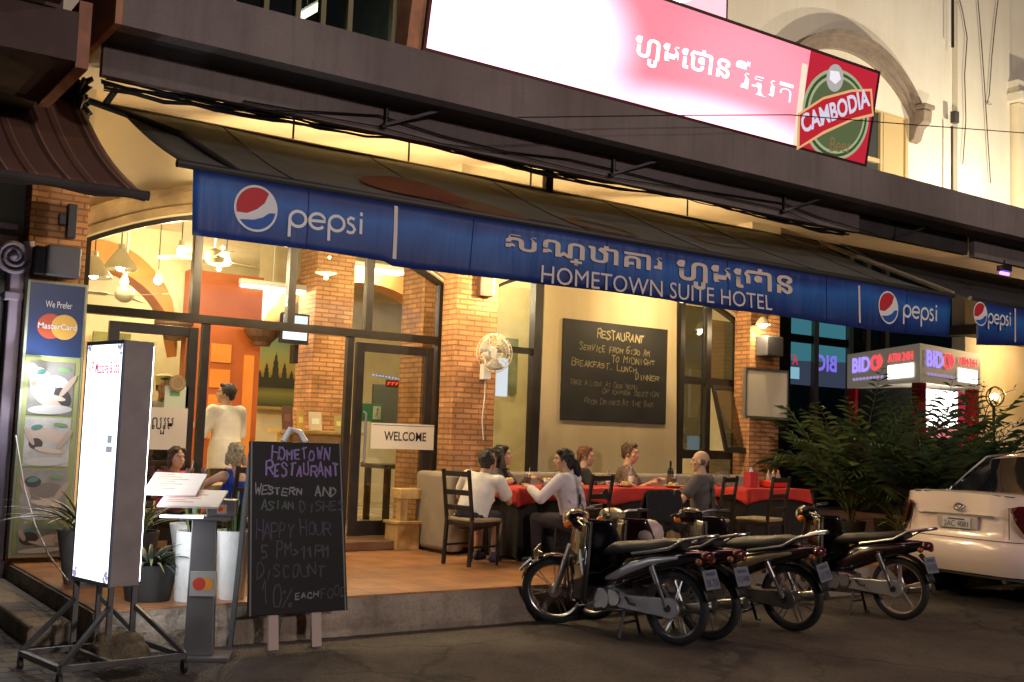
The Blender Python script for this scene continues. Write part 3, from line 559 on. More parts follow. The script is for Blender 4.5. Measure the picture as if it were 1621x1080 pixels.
# second awning further along
A2w=wthing('neighbour_blue_awning','second blue drinks awning further along the canopy, mostly cut by the frame','awning',(15,8,2.98))
MB().grid(lambda u,v:(12.55+7*u,10.05-2.05*v,4.43-.97*v-.05*math.sin(PI*v)),20,8).build('fabric',mat('dark awning fabric',(.05,.048,.042),.9,var=.2),A2w,solid=.006,smooth=True)
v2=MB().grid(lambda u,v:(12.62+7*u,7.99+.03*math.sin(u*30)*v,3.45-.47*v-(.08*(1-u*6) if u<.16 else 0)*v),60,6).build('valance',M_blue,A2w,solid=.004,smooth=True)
MB().tube([(12.5,8,3.48),(19.6,8,3.48)],.03,8).build('front_bar',_mc['dark awning bar'],A2w)
pepsi(v2,(1564,512),(1601,517),(1564,495)); globe(v2,(1552,497),(1552,478),(1541,496))
m=MB(); ribbon(m,[(at(1607,482,Y=YV).x,3.44),(at(1607,482,Y=YV).x,3.0)],.03,YV); m.build('printed_rule',M_let,v2)
for i,x in enumerate((3.55,5.1,6.6,8.2,9.75,11.2)):
    pts=[V(vfn((x-2.62)/9.46,k/8))+V((0,-.006,0)) for k in range(9)]; MB().tube(pts,.0035,4).build('seam',mat('navy seam',(.006,.02,.10),.7),va)
    MB().tube([fabpt(x,k/10,.008) for k in range(11)],.005,4).build('seam',M_dkgrey,cl)
# cables slung under the canopy beam
t=wthing('cable_bundle','thick black bundle of cables sagging under the grey canopy beam','cables',(5,8.9,4.1))
rr=random.Random(5); m=MB()
for k in range(7):
    pts=[]; ph=rr.uniform(0,6)
    for i in range(40):
        x=2.1+8.8*i/39; pts.append((x+rr.uniform(-.02,.02),8.63+.03*math.sin(k+x),4.19+.03*math.sin(x*1.6+ph*.2)+rr.uniform(-.015,.015)+.03*(k%3-1)-(.03 if x<4.5 else 0)))
    m.tube(pts,.012 if k<5 else .006,5)
m.build('cable',M_black,t)
t=wthing('slack_wire','thin slack black wire running along the face of the canopy beam','wire',(6,8.45,4.2)); m=MB()
pts=[at(x,y,Y=8.44) for x,y in((385,160),(470,175),(600,183),(700,215),(800,240),(900,252),(960,266),(1100,300),(1240,322),(1300,345),(1390,372))]; m.tube(pts,.008,5); m.tube([p+V((0,0,-.06+.05*math.sin(i*2))) for i,p in enumerate(pts)],.006,5); m.build('wire',M_black,t)
t=wthing('overhead_wire','thin wire crossing in front of the beer sign and the upper wall','wire',(12,7.7,4.9)); MB().tube([at(820,186,Y=7.6),at(1050,183,Y=7.6),at(1250,182,Y=7.6),at(1450,198,Y=7.6),at(1640,212,Y=7.6)],.006,5).build('wire',M_black,t)
# ================================================================ BEER SIGN
so=V((4.53,8.02,4.80)); su=V((0,-.17,.98)).normalized(); sx=V((1,0,0)); sn=sx.cross(su)
S=wthing('beer_sign','long glowing red and white beer signboard standing on the canopy','sign',so)
MS=frame_mat(so,sx,su)
SW,SH=5.92,1.10
def nodes_sign():
    m=bpy.data.materials.new('backlit sign face'); m.use_nodes=True; n=m.node_tree.nodes; l=m.node_tree.links; n.clear(); tc=n.new('ShaderNodeTexCoord'); 
    def field(cx,cz,rx,rz,i0,i1,lo,hi):
        mp=n.new('ShaderNodeMapping'); l.new(tc.outputs['Object'],mp.inputs[0]); mp.inputs['Scale'].default_value=(1/rx,0,1/rz); mp.inputs['Location'].default_value=(-(so.x+cx)/rx,0,-(so.z+cz)/rz)
        ln=n.new('ShaderNodeVectorMath'); ln.operation='LENGTH'; l.new(mp.outputs[0],ln.inputs[0]); mr=n.new('ShaderNodeMapRange'); mr.interpolation_type='SMOOTHSTEP'; mr.inputs[1].default_value=i0; mr.inputs[2].default_value=i1; mr.inputs[3].default_value=lo; mr.inputs[4].default_value=hi; l.new(ln.outputs['Value'],mr.inputs[0]); return mr.outputs[0]
    f1=field(.80,.46,1.45,.85,1.2,.45,1.0,7); f2=field(3.5,-.10,2.5,.50,1.0,.25,.0,4); f3=field(3.9,.6,1.4,.8,1.1,.3,.0,.35)
    a1=n.new('ShaderNodeMath'); l.new(f1,a1.inputs[0]); l.new(f2,a1.inputs[1]); a2=n.new('ShaderNodeMath'); l.new(a1.outputs[0],a2.inputs[0]); l.new(f3,a2.inputs[1]); mr=a2
    e=n.new('ShaderNodeEmission'); e.inputs[0].default_value=(1,.30,.38,1); l.new(mr.outputs[0],e.inputs[1]); o=n.new('ShaderNodeOutputMaterial'); l.new(e.outputs[0],o.inputs[0]); return m
fx=at(1262,200,Y=8).x-so.x
fl=MB().box(.03,fx,.03,SH-.03,.002,.012,MS).build('sign_face',nodes_sign(),S)
M_red=emis('backlit red',(.62,.025,.05),.85)
lp=MB().box(fx,SW-.03,.03,SH-.03,.002,.012,MS).build('sign_face',M_red,S)
m=MB(); m.box(0,SW,0,SH,-.22,0,MS); m.box(0,SW,0,.03,0,.02,MS); m.box(0,SW,SH-.03,SH,0,.02,MS); m.box(0,.03,.03,SH-.03,0,.02,MS); m.box(SW-.03,SW,.03,SH-.03,0,.02,MS); m.build('sign_box',mat('dark red sign box',(.05,.008,.012),.5),S)
MB().box(-.14,-.002,0,SH,-.25,-.02,MS).build('side_board',mat('orange brown sign timber',(.55,.24,.12),.6,var=.3,vscale=7),S)
def onsign(px,py,d=.016):
    dd=at(px,py,Y=1)-EYE; t_=(so-EYE).dot(sn)/dd.dot(sn); q=EYE+dd*t_-so; return (q.dot(sx),q.dot(su))
def spoly(par,name,mt,pts,d): m=MB(); m.add([MS@V((x,y,d)) for x,y in pts],[tuple(range(len(pts)))]); m.build(name,mt,par)
def stext(par,s,mt,pl,pr,ph,d=.02,bold=0,name='lettering'):
    a=onsign(*pl);b=onsign(*pr);h=onsign(*ph); ux=sx*(b[0]-a[0])+su*(b[1]-a[1]); text(s,name,mt,MS@V((a[0],a[1],d)),ux,su,height=math.hypot(h[0]-a[0],h[1]-a[1]),width=ux.length,parent=par,depth=0,bold=bold)
M_ew=emis('backlit white',(1,.93,.95),2.2)
stext(fl,'ហូមេថាន',M_ew,(1000,100),(1150,138),(1000,50),bold=.015); stext(fl,'រីសត',M_ew,(1158,140),(1250,165),(1158,92),bold=.02)
spoly(fl,'gold_rule',emis('backlit cream',(1,.8,.62),1.0),[onsign(1268,100),onsign(1277,103),onsign(1262,236),onsign(1253,232)],.016)
c=onsign(1322,182); rx=abs(onsign(1268,170)[0]-c[0])*1.0; ry=abs(onsign(1322,108)[1]-c[1])
EL=lambda sc,dx=0,dy=0,N=44:[(c[0]+dx+rx*sc*math.cos(2*PI*i/N),c[1]+dy+ry*sc*math.sin(2*PI*i/N)) for i in range(N)]
Gd=emis('logo dark green',(.055,.075,.03),1); Gl=emis('logo pale green',(.36,.42,.24),1)
spoly(lp,'logo_oval',Gl,EL(1),.016); spoly(lp,'logo_oval',Gd,EL(.93),.019); spoly(lp,'logo_oval',Gl,EL(.86),.022); spoly(lp,'logo_oval',emis('logo mid green',(.10,.13,.055),1),EL(.80),.025)
bq=[onsign(*q) for q in((1263,182),(1300,158),(1345,146),(1374,145),(1377,180),(1345,188),(1300,208),(1262,232))]
bo=[onsign(*q) for q in((1260,180),(1300,154),(1345,142),(1377,141),(1380,184),(1345,192),(1300,213),(1258,238))]
spoly(lp,'logo_band_edge',emis('logo gold',(.8,.42,.2),1),bo,.028); spoly(lp,'logo_band',emis('logo band red',(.50,.02,.03),1),bq,.031)
stext(lp,'CAMBODIA',emis('logo white',(.66,.66,.80),1),(1267,212),(1374,168),(1263,182),d=.035,bold=.03)
spoly(lp,'badge',emis('logo silver',(.45,.42,.40),1),[(onsign(1318,124)[0]+.14*math.cos(2*PI*i/24),onsign(1318,124)[1]+.15*math.sin(2*PI*i/24)) for i in range(24)],.034)
spoly(lp,'badge_mark',emis('logo white2',(.9,.85,.9),1),[onsign(1310,112),onsign(1324,114),onsign(1327,126),onsign(1318,134),onsign(1309,126)],.037)
text('Beer','lettering',emis('logo script brown',(.25,.14,.06),1),MS@V((*onsign(1310,240),.03)),sx*1+su*.12,su,height=.16,width=.36,parent=lp,depth=0)
# second projecting sign high up
p0=at(1052,0,Y=9.6); p1=at(1146,36,Y=9.6); z1=p1.z; S2=wthing('hanging_light_sign','pink and white lit signbox in a dark red frame above the beer sign','sign',(p1.x-.5,9.7,z1))
p1.x+=.10; z1-=.06; xa=p1.x-1.45
MB().box(xa,p1.x,9.63,10.2,z1,z1+1.2).build('sign_box',_mc['dark red sign box'],S2,bevel=.01); MB().box(xa+.05,p1.x-.05,9.615,9.632,z1+.05,z1+1.15).build('sign_face',emis('pink sign glow',(1,.45,.50),1.6),S2)
m=MB(); N=30; m.add([(xa+.55+.42*math.cos(2*PI*i/N),9.606,z1+.62+.5*math.sin(2*PI*i/N)) for i in range(N)],[tuple(range(N))]); m.build('white_oval',emis('white oval glow',(1,.95,.95),4),S2)
MB().box(xa+.2,xa+.3,10.2,G,z1+.5,z1+.6).build('bracket',M_black,S2)
# floodlights standing on the canopy, washing the upper wall
for x,w in((14.0,300),(17.2,560),(9.0,300)):
    t=thing('floodlight','small floodlight on the canopy washing the upper wall'+{14.0:' below its arched hood',17.2:' at its right corner',9.0:' behind the beer sign'}[x],'floodlight',(x,8.75,4.80),0,'floodlights on the canopy')
    m=MB(); m.box(-.12,.12,-.05,.05,.06,.22,Matrix.Rotation(R_(-40),4,'X')); m.build('housing',M_black,t,bevel=.01); MB().bar((0,0,0),(0,.02,.1),.03).build('foot',M_black,t)
    lamp('flood_light',(0,.12,.35),w,(1,.89,.68),.05,'SPOT',aim=(0,1.85,2.2),spot=150,parent=t)
# ================================================================ PEOPLE
def hairmat(c): return mat('hair %.2f %.2f %.2f'%c,c,.5,var=.6,vscale=40,bump=.9,bscale=70)
M_eye=mat('eye white',(.6,.57,.52),.3); M_iris=mat('dark iris',(.02,.012,.008),.2)
def ik(a,b,l1,l2,pole):
    a=V(a);b=V(b);d=b-a;L=min(d.length,(l1+l2)*.995); d=d.normalized(); b=a+d*L; x=(l1*l1-l2*l2+L*L)/(2*L); h=math.sqrt(max(0,l1*l1-x*x)); p=V(pole); p=(p-d*p.dot(d)).normalized(); return a+d*x+p*h,b
def hand(m,w,el,side,curl=.5,flat=None):
    "palm, four fingers and a thumb continuing the forearm el->w"
    d=(w-el).normalized(); up=V(flat) if flat else V((0,0,1)); n=(up-d*up.dot(d)); n=n.normalized() if n.length>.05 else d.orthogonal(); s=d.cross(n)*(-side)
    for k in(-.024,-.008,.008,.024): m.caps(w+s*k*.7,.015,w+d*.075+s*k,.0125,8)
    for i,(k,L) in enumerate(((-.027,.060),(-.009,.072),(.009,.067),(.027,.052))):
        b=w+d*.078+s*k; c1=curl*(.6+.12*i); d1=(d*math.cos(c1)-n*math.sin(c1)); d2=(d*math.cos(c1*2.1)-n*math.sin(c1*2.1)); k1=b+d1*L*.52+s*k*.1
        m.caps(b,.0102,k1,.0092,8); m.caps(k1,.0092,k1+d2*L*.5,.0078,8)
    t0=w+d*.02-s*.026; t1=t0+(d*.6-s*.7-n*.25).normalized()*.038; m.caps(t0,.0135,t1,.0105,8); m.caps(t1,.0105,t1+(d*.9-s*.1-n*.35).normalized()*.03,.0088,8)
def person(label,loc,rz,sit=True,lean=8,tilt=0,head=(0,0),hands=((-.2,.35,.72),(.2,.35,.72)),poles=((-.6,-.3,-.7),(.6,-.3,-.7)),curl=(.6,.6),scale=1,skin=(.46,.27,.17),hair='short',hc=(.02,.015,.012),shirt=(.6,.58,.55),sleeve=.55,trousers=(.03,.03,.04),leg=1.0,shoes=(.03,.03,.03),female=False,shirt_var=0,extra=None,tank=False,legs=True,cap=None,group=None,knee=0,hem=0):
    t=thing('person',label,'person',loc,rz,group); t.scale=(scale*(.95 if sit else 1),)*3
    ms=mat('skin %.2f'%skin[0],skin,.5,var=.08,vscale=9,sub=.08)
    hz=.465 if sit else .93; P=V((0,0,hz)); ln=R_(lean); d=(Matrix.Rotation(R_(tilt),3,'Y')@V((0,math.sin(ln),math.cos(ln)))).normalized(); rt=Matrix.Rotation(R_(tilt),3,'Y')@V((1,0,0)); fw=rt.cross(d)*-1; fw=d.cross(rt)
    Rm=Matrix((rt,fw,d)).transposed(); sw=.165 if female else .188
    S=P+d*.45; N=P+d*.505; hd=(d+V((0,.15,1))).normalized(); H=N+hd*.155+fw*.015
    HR=Matrix.Rotation(R_(head[0]),3,'Z')@Matrix.Rotation(R_(-head[1]),3,'X')
    b=MB(); w_=.92 if female else 1
    def torso(m,g,low=True):
        m.ball(P+d*.02,(.165*w_+g+(.015 if female else 0),.115+g,.125+g),16,Rm); m.ball(P+d*.18,((.135 if female else .152)*w_+g,.10+g,.16+g),16,Rm); m.ball(P+d*.34,(.158*w_+g,.108+g,.165+g),16,Rm)
        for s in(-1,1): m.caps(P+d*.40,.085+g,S+rt*s*(sw-.03)-d*.01,.058+g,12)
        if female:
            for s in(-1,1): m.ball(P+d*.33+rt*s*.068+fw*.075,(.062+g,.055+g,.062+g),12,Rm)
    torso(b,0); b.caps(N-d*.03,.062 if not female else .053,H-hd*.06,.052 if not female else .046,12)
    h=lambda x,y,z:H+HR@V((x,y,z))
    b.ball(h(0,-.012,.030),(.076,.096,.094),18,HR); b.ball(h(0,.022,-.035),(.060,.070,.085),16,HR); b.ball(h(0,.055,-.092),(.030,.028,.026),12,HR)
    b.caps(h(0,.086,.012),.010,h(0,.104,-.026),.0145,10); b.ball(h(0,.088,.032),(.05,.014,.012),10,HR); b.ball(h(0,.083,-.058),(.024,.014,.012),10,HR)
    for s in(-1,1): b.ball(h(s*.077,-.005,-.008),(.011,.020,.031),8,HR); b.ball(h(s*.045,.055,-.02),(.022,.02,.022),8,HR)
    sl=MB(); g=.022 if sit else .028
    for i,s in enumerate((-1,1)):
        sh=S+rt*s*sw; el,wr=ik(sh,hands[i],.285,.255,poles[i]); k=.88 if female else 1
        b.caps(sh,.050*k,el,.038*k,12); b.caps(el,.040*k,el.lerp(wr,.35),.038*k,12); b.caps(el.lerp(wr,.3),.038*k,wr,.026*k,12); hand(b,wr,el,s,curl[i])
        if not tank:
            if sleeve<=1: sl.caps(sh,.056*k+g,sh.lerp(el,sleeve),.050*k+g*1.3,12)
            else: sl.caps(sh,.054*k+g,el,.044*k+g,12); sl.caps(el,.045*k+g,el.lerp(wr,min(.97,sleeve-1)),.030*k+g,12)
    tr=MB(); mshoe=mat('shoe %.2f'%shoes[0],shoes,.6)
    if legs:
        for s in(-1,1):
            hp=P+V((s*.088,0,-.02)); kn=V((s*(.11+knee),.42,hz+.0)) if sit else V((s*.095,.025,.50)); an=V((s*(.115+knee),.40 if s<0 else .34,.085)) if sit else V((s*.10,-.01,.085))
            b.caps(hp,.082,kn,.055,12); b.caps(kn,.055,kn.lerp(an,.35),.054,12); b.caps(kn.lerp(an,.35),.054,an,.036,12); b.caps(an+V((0,-.02,-.045)),.034,an+V((0,.12,-.055)),.026,10)
            tr.caps(hp,.098,kn if leg>=1 else hp.lerp(kn,max(.3,leg*1.15)),.072 if leg>=1 else .085,12)
            if leg>=1: tr.caps(kn,.070,an+V((0,0,.03)),.055,12)
            shs=MB(); shs.caps(an+V((0,-.03,-.048)),.042,an+V((0,.05,-.048)),.043,10); shs.caps(an+V((0,.05,-.05)),.042,an+V((0,.15,-.058)),.031,10); shs.caps(an,.042,an+V((0,-.01,-.03)),.045,10); shs.build('shoe',mshoe,t,remesh=.010,soft=2)
        tr.ball(P+d*.01,(.205 if female else .192,.15,.14),14,Rm)
    body=b.build('body',ms,t,remesh=.0075,soft=3)
    m=MB(); 
    for s in(-1,1): m.ball(h(s*.031,.083,.010),(.0125,.006,.0075),8,HR)
    m.cur=1
    for s in(-1,1): m.ball(h(s*.031,.088,.010),(.0062,.003,.0065),8,HR); m.add([h(s*.014,.098,.030),h(s*.048,.086,.031),h(s*.048,.086,.037),h(s*.014,.098,.037)],[(0,1,2,3)])
    m.cur=2; m.ball(h(0,.094,-.058),(.024,.006,.007),8,HR)
    m.build('face_features',[M_eye,hairmat(hc) if hair!='bald' else M_iris,mat('lips %.2f'%skin[0],(skin[0]*.8,skin[1]*.5,skin[2]*.5),.5)],t,smooth=True)
    # hair
    hm=MB(); rn=random.Random(len(label))
    if hair!='bald':
        hm.ball(h(0,-.022,.042),(.085,.098,.092),16,HR)
        for k in range(26):
            a=rn.uniform(0,2*PI); e=rn.uniform(.1,1.2); x,y,z=math.cos(a)*math.cos(e),math.sin(a)*math.cos(e),math.sin(e)
            if y>.55 and z<.75: continue
            hm.ball(h(x*.078,-.022+y*.088,.040+z*.085),rn.uniform(.012,.022),7)
        for s in(-1,1): hm.ball(h(s*.074,-.01,.015),(.014,.04,.045),8,HR)
    else:
        for s in(-1,1): hm.ball(h(s*.073,-.03,.0),(.013,.045,.035),8,HR)
        hm.ball(h(0,-.095,-.005),(.05,.018,.04),10,HR)
    if hair=='short': hm.ball(h(0,-.075,-.01),(.062,.04,.06),12,HR); hm.ball(h(0,.055,.098),(.058,.034,.028),10,HR)
    if hair in('long','pony','bob'):
        hm.ball(h(0,-.07,-.02),(.070,.05,.09),12,HR)
        for s in(-1,1): hm.ball(h(s*.05,.045,.085),(.035,.04,.03),8,HR)
    if hair=='long':
        for s in(-1,1): hm.caps(h(s*.078,-.01,.0),.026,h(s*.092,-.01,-.14),.034,10); hm.caps(h(s*.092,-.01,-.14),.034,h(s*.10,.03,-.27),.026,10)
        hm.caps(h(0,-.08,-.03),.06,h(0,-.10,-.22),.05,10)
    if hair=='pony': hm.ball(h(0,-.125,-.015),.04,10); hm.caps(h(0,-.13,-.02),.042,h(.03,-.155,-.12),.046,10); hm.caps(h(.03,-.155,-.12),.046,h(.05,-.13,-.21),.02,10)
    if hair=='bob':
        for s in(-1,1): hm.caps(h(s*.078,-.02,.0),.026,h(s*.082,-.01,-.08),.028,10)
    hm.build('hair',hairmat(hc),t,remesh=.007,soft=1)
    mc=mat('cloth '+label[:28],shirt,.85,var=shirt_var or .12,vscale=45 if shirt_var else 7,bump=.25,bscale=18) if not isinstance(shirt,bpy.types.Material) else shirt
    if tank:
        tm=MB(); tm.ball(P+d*.02,(.178,.128,.13),16,Rm); tm.ball(P+d*.18,(.15,.115,.165),16,Rm); tm.ball(P+d*.31,(.158,.122,.15),16,Rm)
        for s in(-1,1): tm.caps(P+d*.38+rt*s*.085+fw*.03,.05,S+rt*s*.085+d*.035,.034,10); tm.caps(P+d*.36+rt*s*.085-fw*.05,.055,S+rt*s*.085+d*.03-fw*.02,.034,10)
        if female:
            for s in(-1,1): tm.ball(P+d*.32+rt*s*.068+fw*.085,.07,12)
        tm.build('vest',mc,t,remesh=.010,soft=2)
    else:
        torso(sl,g)
        sl.loft([[P+d*z+rt*(a_*(w_ if female else 1)*math.cos(k*PI/10))+fw*(b_*math.sin(k*PI/10)) for k in range(20)] for z,a_,b_ in((-.02,.188,.145),(.12,.180,.140),(.28,.186,.140),(.38,.170,.125))])
        if hem and not sit: sl.loft([[P+d*z+rt*(a_*math.cos(k*PI/10))+fw*(b_*math.sin(k*PI/10)) for k in range(20)] for z,a_,b_ in((.14,.185,.145),(0,.212,.178),(-.10-hem,.216,.185))])
        if sleeve>1: sl.lathe([(.060,-.02),(.066,.02),(.062,.03),(.05,.0)],c=N-d*.005,n=14,q=Rm.to_quaternion())
        rn2=random.Random(len(label)*3)
        for k in range(14):
            a=rn2.uniform(-1,1); q0=P+d*rn2.uniform(.05,.3)+rt*a*.14+fw*(.10*(1-abs(a)*.6))*rn2.choice((-1,1)); sl.caps(q0+fw*(.02 if (q0-P).dot(fw)>0 else -.02),.016,q0+d*rn2.uniform(.04,.12)+rt*rn2.uniform(-.08,.08)+fw*(.02 if (q0-P).dot(fw)>0 else -.02),.010,7)
        sl.build('shirt',mc,t,remesh=.010,soft=6)
    if legs:
        tr.build('trousers' if leg>=1 else 'shorts',mat('trouser cloth %.2f %.2f'%trousers[:2],trousers,.85,var=.2,vscale=8,bump=.2,bscale=20),t,remesh=.012,soft=3)
    if cap is not None:
        MB().lathe([(.088,-.0),(.092,.03),(.10,.055),(.095,.10),(.05,.125),(.0,.13)],c=h(0,-.014,.035),n=18,q=HR.to_quaternion()).build('cap',cap,t,smooth=True)
    return t,h,Rm
FIG={}
OL=mat('pale oak',(.62,.42,.17),.5,var=.2,vscale=12)
p,h,_=person('man in white v-neck T-shirt bending over his phone at the table end',(6.04,9.32,PZ),R_(-62),lean=24,tilt=6,head=(-6,-34),hands=((-.16,.46,.80),(.10,.48,.80)),skin=(.40,.22,.13),hc=(.012,.010,.009),shirt=(.74,.70,.64),sleeve=.62,trousers=(.02,.022,.035),leg=.75,shoes=(.02,.025,.06))
person('woman with long black hair on the bench holding up a phone',(6.96,10.36,PZ),R_(-145),lean=12,head=(28,-8),hands=((-.16,.40,.86),(.14,.42,.72)),skin=(.50,.31,.21),hair='long',hc=(.008,.007,.007),shirt=(.10,.09,.10),sleeve=.6,female=True,trousers=(.05,.045,.05))
person('woman in pale lavender long-sleeved shirt with a black ponytail leaning to the table',(6.98,8.82,PZ),R_(22),lean=14,head=(30,0),hands=((-.20,.46,.80),(.05,.45,.86)),skin=(.42,.25,.16),hair='pony',hc=(.008,.007,.007),shirt=(.60,.55,.60),sleeve=1.85,female=True,trousers=(.035,.03,.04),hem=.06)
person('man with short ginger hair and beard in a black shirt on the bench',(8.20,10.33,PZ),R_(-118),lean=6,head=(-16,0),hands=((-.20,.36,.78),(.18,.36,.78)),skin=(.50,.28,.18),hc=(.16,.06,.02),shirt=(.012,.012,.013),sleeve=.6)
person('young man in a brown plaid shirt on the bench between two bottles',(8.86,10.33,PZ),R_(-130),lean=8,head=(-20,0),hands=((-.12,.42,.80),(.20,.36,.78)),skin=(.55,.29,.19),hc=(.10,.05,.02),shirt=(.20,.13,.10),shirt_var=.75,sleeve=.7,scale=1.05)
person('balding man in a dark grey T-shirt seen from behind at the second table',(8.66,8.72,PZ),R_(26),lean=2,head=(14,0),hands=((-.22,.36,.76),(.22,.33,.76)),skin=(.50,.26,.15),hair='bald',hc=(.10,.07,.05),shirt=(.10,.09,.09),sleeve=.6,trousers=(.30,.21,.10),scale=1.0)
person('waiter in a cream long-sleeved shirt standing with his back to the glass doors',(4.60,12.3,FZ),R_(14),sit=False,lean=2,head=(46,-8),hands=((-.13,.30,1.10),(.10,.28,1.08)),skin=(.42,.25,.15),hc=(.010,.008,.007),shirt=(.86,.82,.70),sleeve=1.9,trousers=(.12,.10,.08),scale=.97,hem=.12)
person('staff member in pale cap and grey top behind the left glass door',(3.76,12.0,FZ),R_(165),sit=False,lean=2,head=(0,0),hands=((-.2,.26,1.0),(.2,.26,1.0)),skin=(.40,.22,.13),hc=(.02,.015,.012),shirt=(.36,.34,.33),sleeve=.7,scale=.98,cap=mat('pale yellow cap',(.70,.58,.26),.7))
person('smiling woman with brown hair in a pink top facing the street behind the menus',(3.43,10.55,PZ),R_(-172),lean=8,head=(8,0),hands=((-.12,.36,.82),(.14,.36,.86)),skin=(.48,.26,.17),hair='bob',hc=(.05,.02,.010),shirt=(.45,.05,.10),sleeve=.6,female=True,scale=.90)
person('blonde woman in a royal blue vest seen from behind with one arm out',(3.78,9.72,PZ),R_(6),lean=6,head=(-34,0),hands=((-.42,.30,.70),(.12,.26,.92)),poles=((-.8,-.2,-.3),(.7,-.3,-.6)),skin=(.52,.31,.21),hair='bob',hc=(.42,.33,.20),shirt=(.012,.05,.42),tank=True,female=True,scale=.95,trousers=(.03,.03,.05))
MB().box(-.075,.075,-.004,.004,-.035,.035,Matrix.Rotation(.5,4,'X')).build('p',M_black) and None
o=bpy.data.objects['p']; o.name='phone'; o.location=p.matrix_basis@V((-.03,.55,.80)); o.rotation_euler=(0,.2,-1); tag(o,'dark phone held by the man in the white T-shirt','phone','phones at the table')
o2=o.copy(); COL.objects.link(o2); o2.location=(6.90,10.0,1.20); o2.rotation_euler=(.9,.1,.5); o2['label']='phone held up by the woman with long black hair'
# ================================================================ FURNITURE
M_wood=mat('dark stained wood',(.022,.013,.009),.4,var=.3,vscale=10); M_seat=mat('tan seat vinyl',(.34,.26,.15),.45,var=.15)
def make_chair():
    t=thing('dining_chair','','chair')
    for x in(-.19,.19):
        MB().tube([(x,.19,0),(x,.19,.45)],[.017,.02],6).build('leg',M_wood,t,bevel=0); m=MB(); m.bar((x,-.22,0),(x,-.19,.46),.036,.036); m.bar((x,-.19,.45),(x,-.27,1.0),.036,.03); m.build('leg',M_wood,t,bevel=.004)
    m=MB(); m.box(-.205,.205,-.20,.21,.41,.45); m.build('seat_frame',M_wood,t,bevel=.005); MB().box(-.215,.215,-.195,.225,.452,.495).build('seat',M_seat,t,bevel=.018,seg=3,smooth=True)
    for z,y in((.60,-.208),(.76,-.229),(.955,-.262)): MB().box(-.172,.172,y-.011,y+.011,z-.028,z+.028).build('back_slat',M_wood,t,bevel=.005)
    for x in(-.19,.19): MB().bar((x,-.2,.2),(x,.19,.2),.022).build('stretcher',M_wood,t)
    return t
ch=make_chair(); GC='dark ladder-back chairs on the terrace'
CH=[((6.04,9.27,PZ),R_(-78),'dark ladder-back chair with tan seat under the man in the white T-shirt'),((7.02,8.78,PZ),R_(16),'dark ladder-back chair under the woman in the lavender shirt'),((8.68,8.66,PZ),R_(22),'dark ladder-back chair under the balding man'),((9.55,8.70,PZ),R_(12),'empty dark chair pulled up at the third table beside the balding man'),((3.80,9.68,PZ),R_(6),'dark chair back behind the blonde woman in blue'),((3.42,10.60,PZ),R_(-172),'chair under the smiling woman in pink')]
ch.scale=(.94,.94,.93)
for i,(l,r,lab) in enumerate(CH): place(ch if i==0 else copy_tree(ch),l,r,lab,GC)
# coat draped over a chair behind the motorbikes
o=copy_tree(ch); place(o,(7.55,8.50,PZ),R_(8),'dark chair hidden under a draped black coat',GC); o.scale=(.94,.94,.70)
def coat(u,v):
    a=(u-.5)*2; top=.27+.03*abs(a)**2; x=a*.27; k=v*2-1; y=-.27+.055*k*(1.0+.5*abs(k))-.02; z=1.04-.02*a*a-abs(k)**1.6*.52+.02*math.sin(a*9)*abs(k); return (x*(1+.08*abs(k)),y+.012*math.sin(a*14+k*3),z)
m=MB(); m.grid(coat,18,16); o=m.build('black_coat',mat('black cloth',(.010,.010,.011),.9),solid=.02,smooth=True); o.location=(7.55,8.50,PZ); o.rotation_euler=(0,0,R_(8)); o.scale=(.98,1,.76); tag(o,'black coat draped over a chair back behind the scooters','coat')
# bench along the wall
t=wthing('banquette_bench','long grey beige upholstered bench along the restaurant wall','bench',(8.8,10.4,PZ)); M_up=mat('grey beige upholstery',(.30,.25,.19),.8,var=.12,vscale=5,bump=.08,bscale=60)
MB().box(6.42,11.35,10.12,10.62,PZ+.06,PZ+.44).build('seat',M_up,t,bevel=.04,seg=3,smooth=True); MB().box(7.28,11.45,10.60,10.745,PZ+.06,PZ+.86).build('backrest',M_up,t,bevel=.04,seg=3,smooth=True); MB().box(6.22,6.42,9.98,10.74,PZ+.03,PZ+.86).build('bench_end',M_up,t,bevel=.05,seg=3,smooth=True); MB().box(6.25,11.4,10.15,10.7,PZ,PZ+.05).build('plinth',M_black,t); MB().box(6.42,6.66,10.62,10.745,PZ+.06,PZ+.86).build('backrest',M_up,t,bevel=.04,seg=3,smooth=True)
M_clo=mat('red tablecloth',(.52,.03,.02),.75,var=.3,vscale=3,bump=.5,bscale=9); M_und=mat('black underskirt',(.012,.011,.012),.9,var=.2)
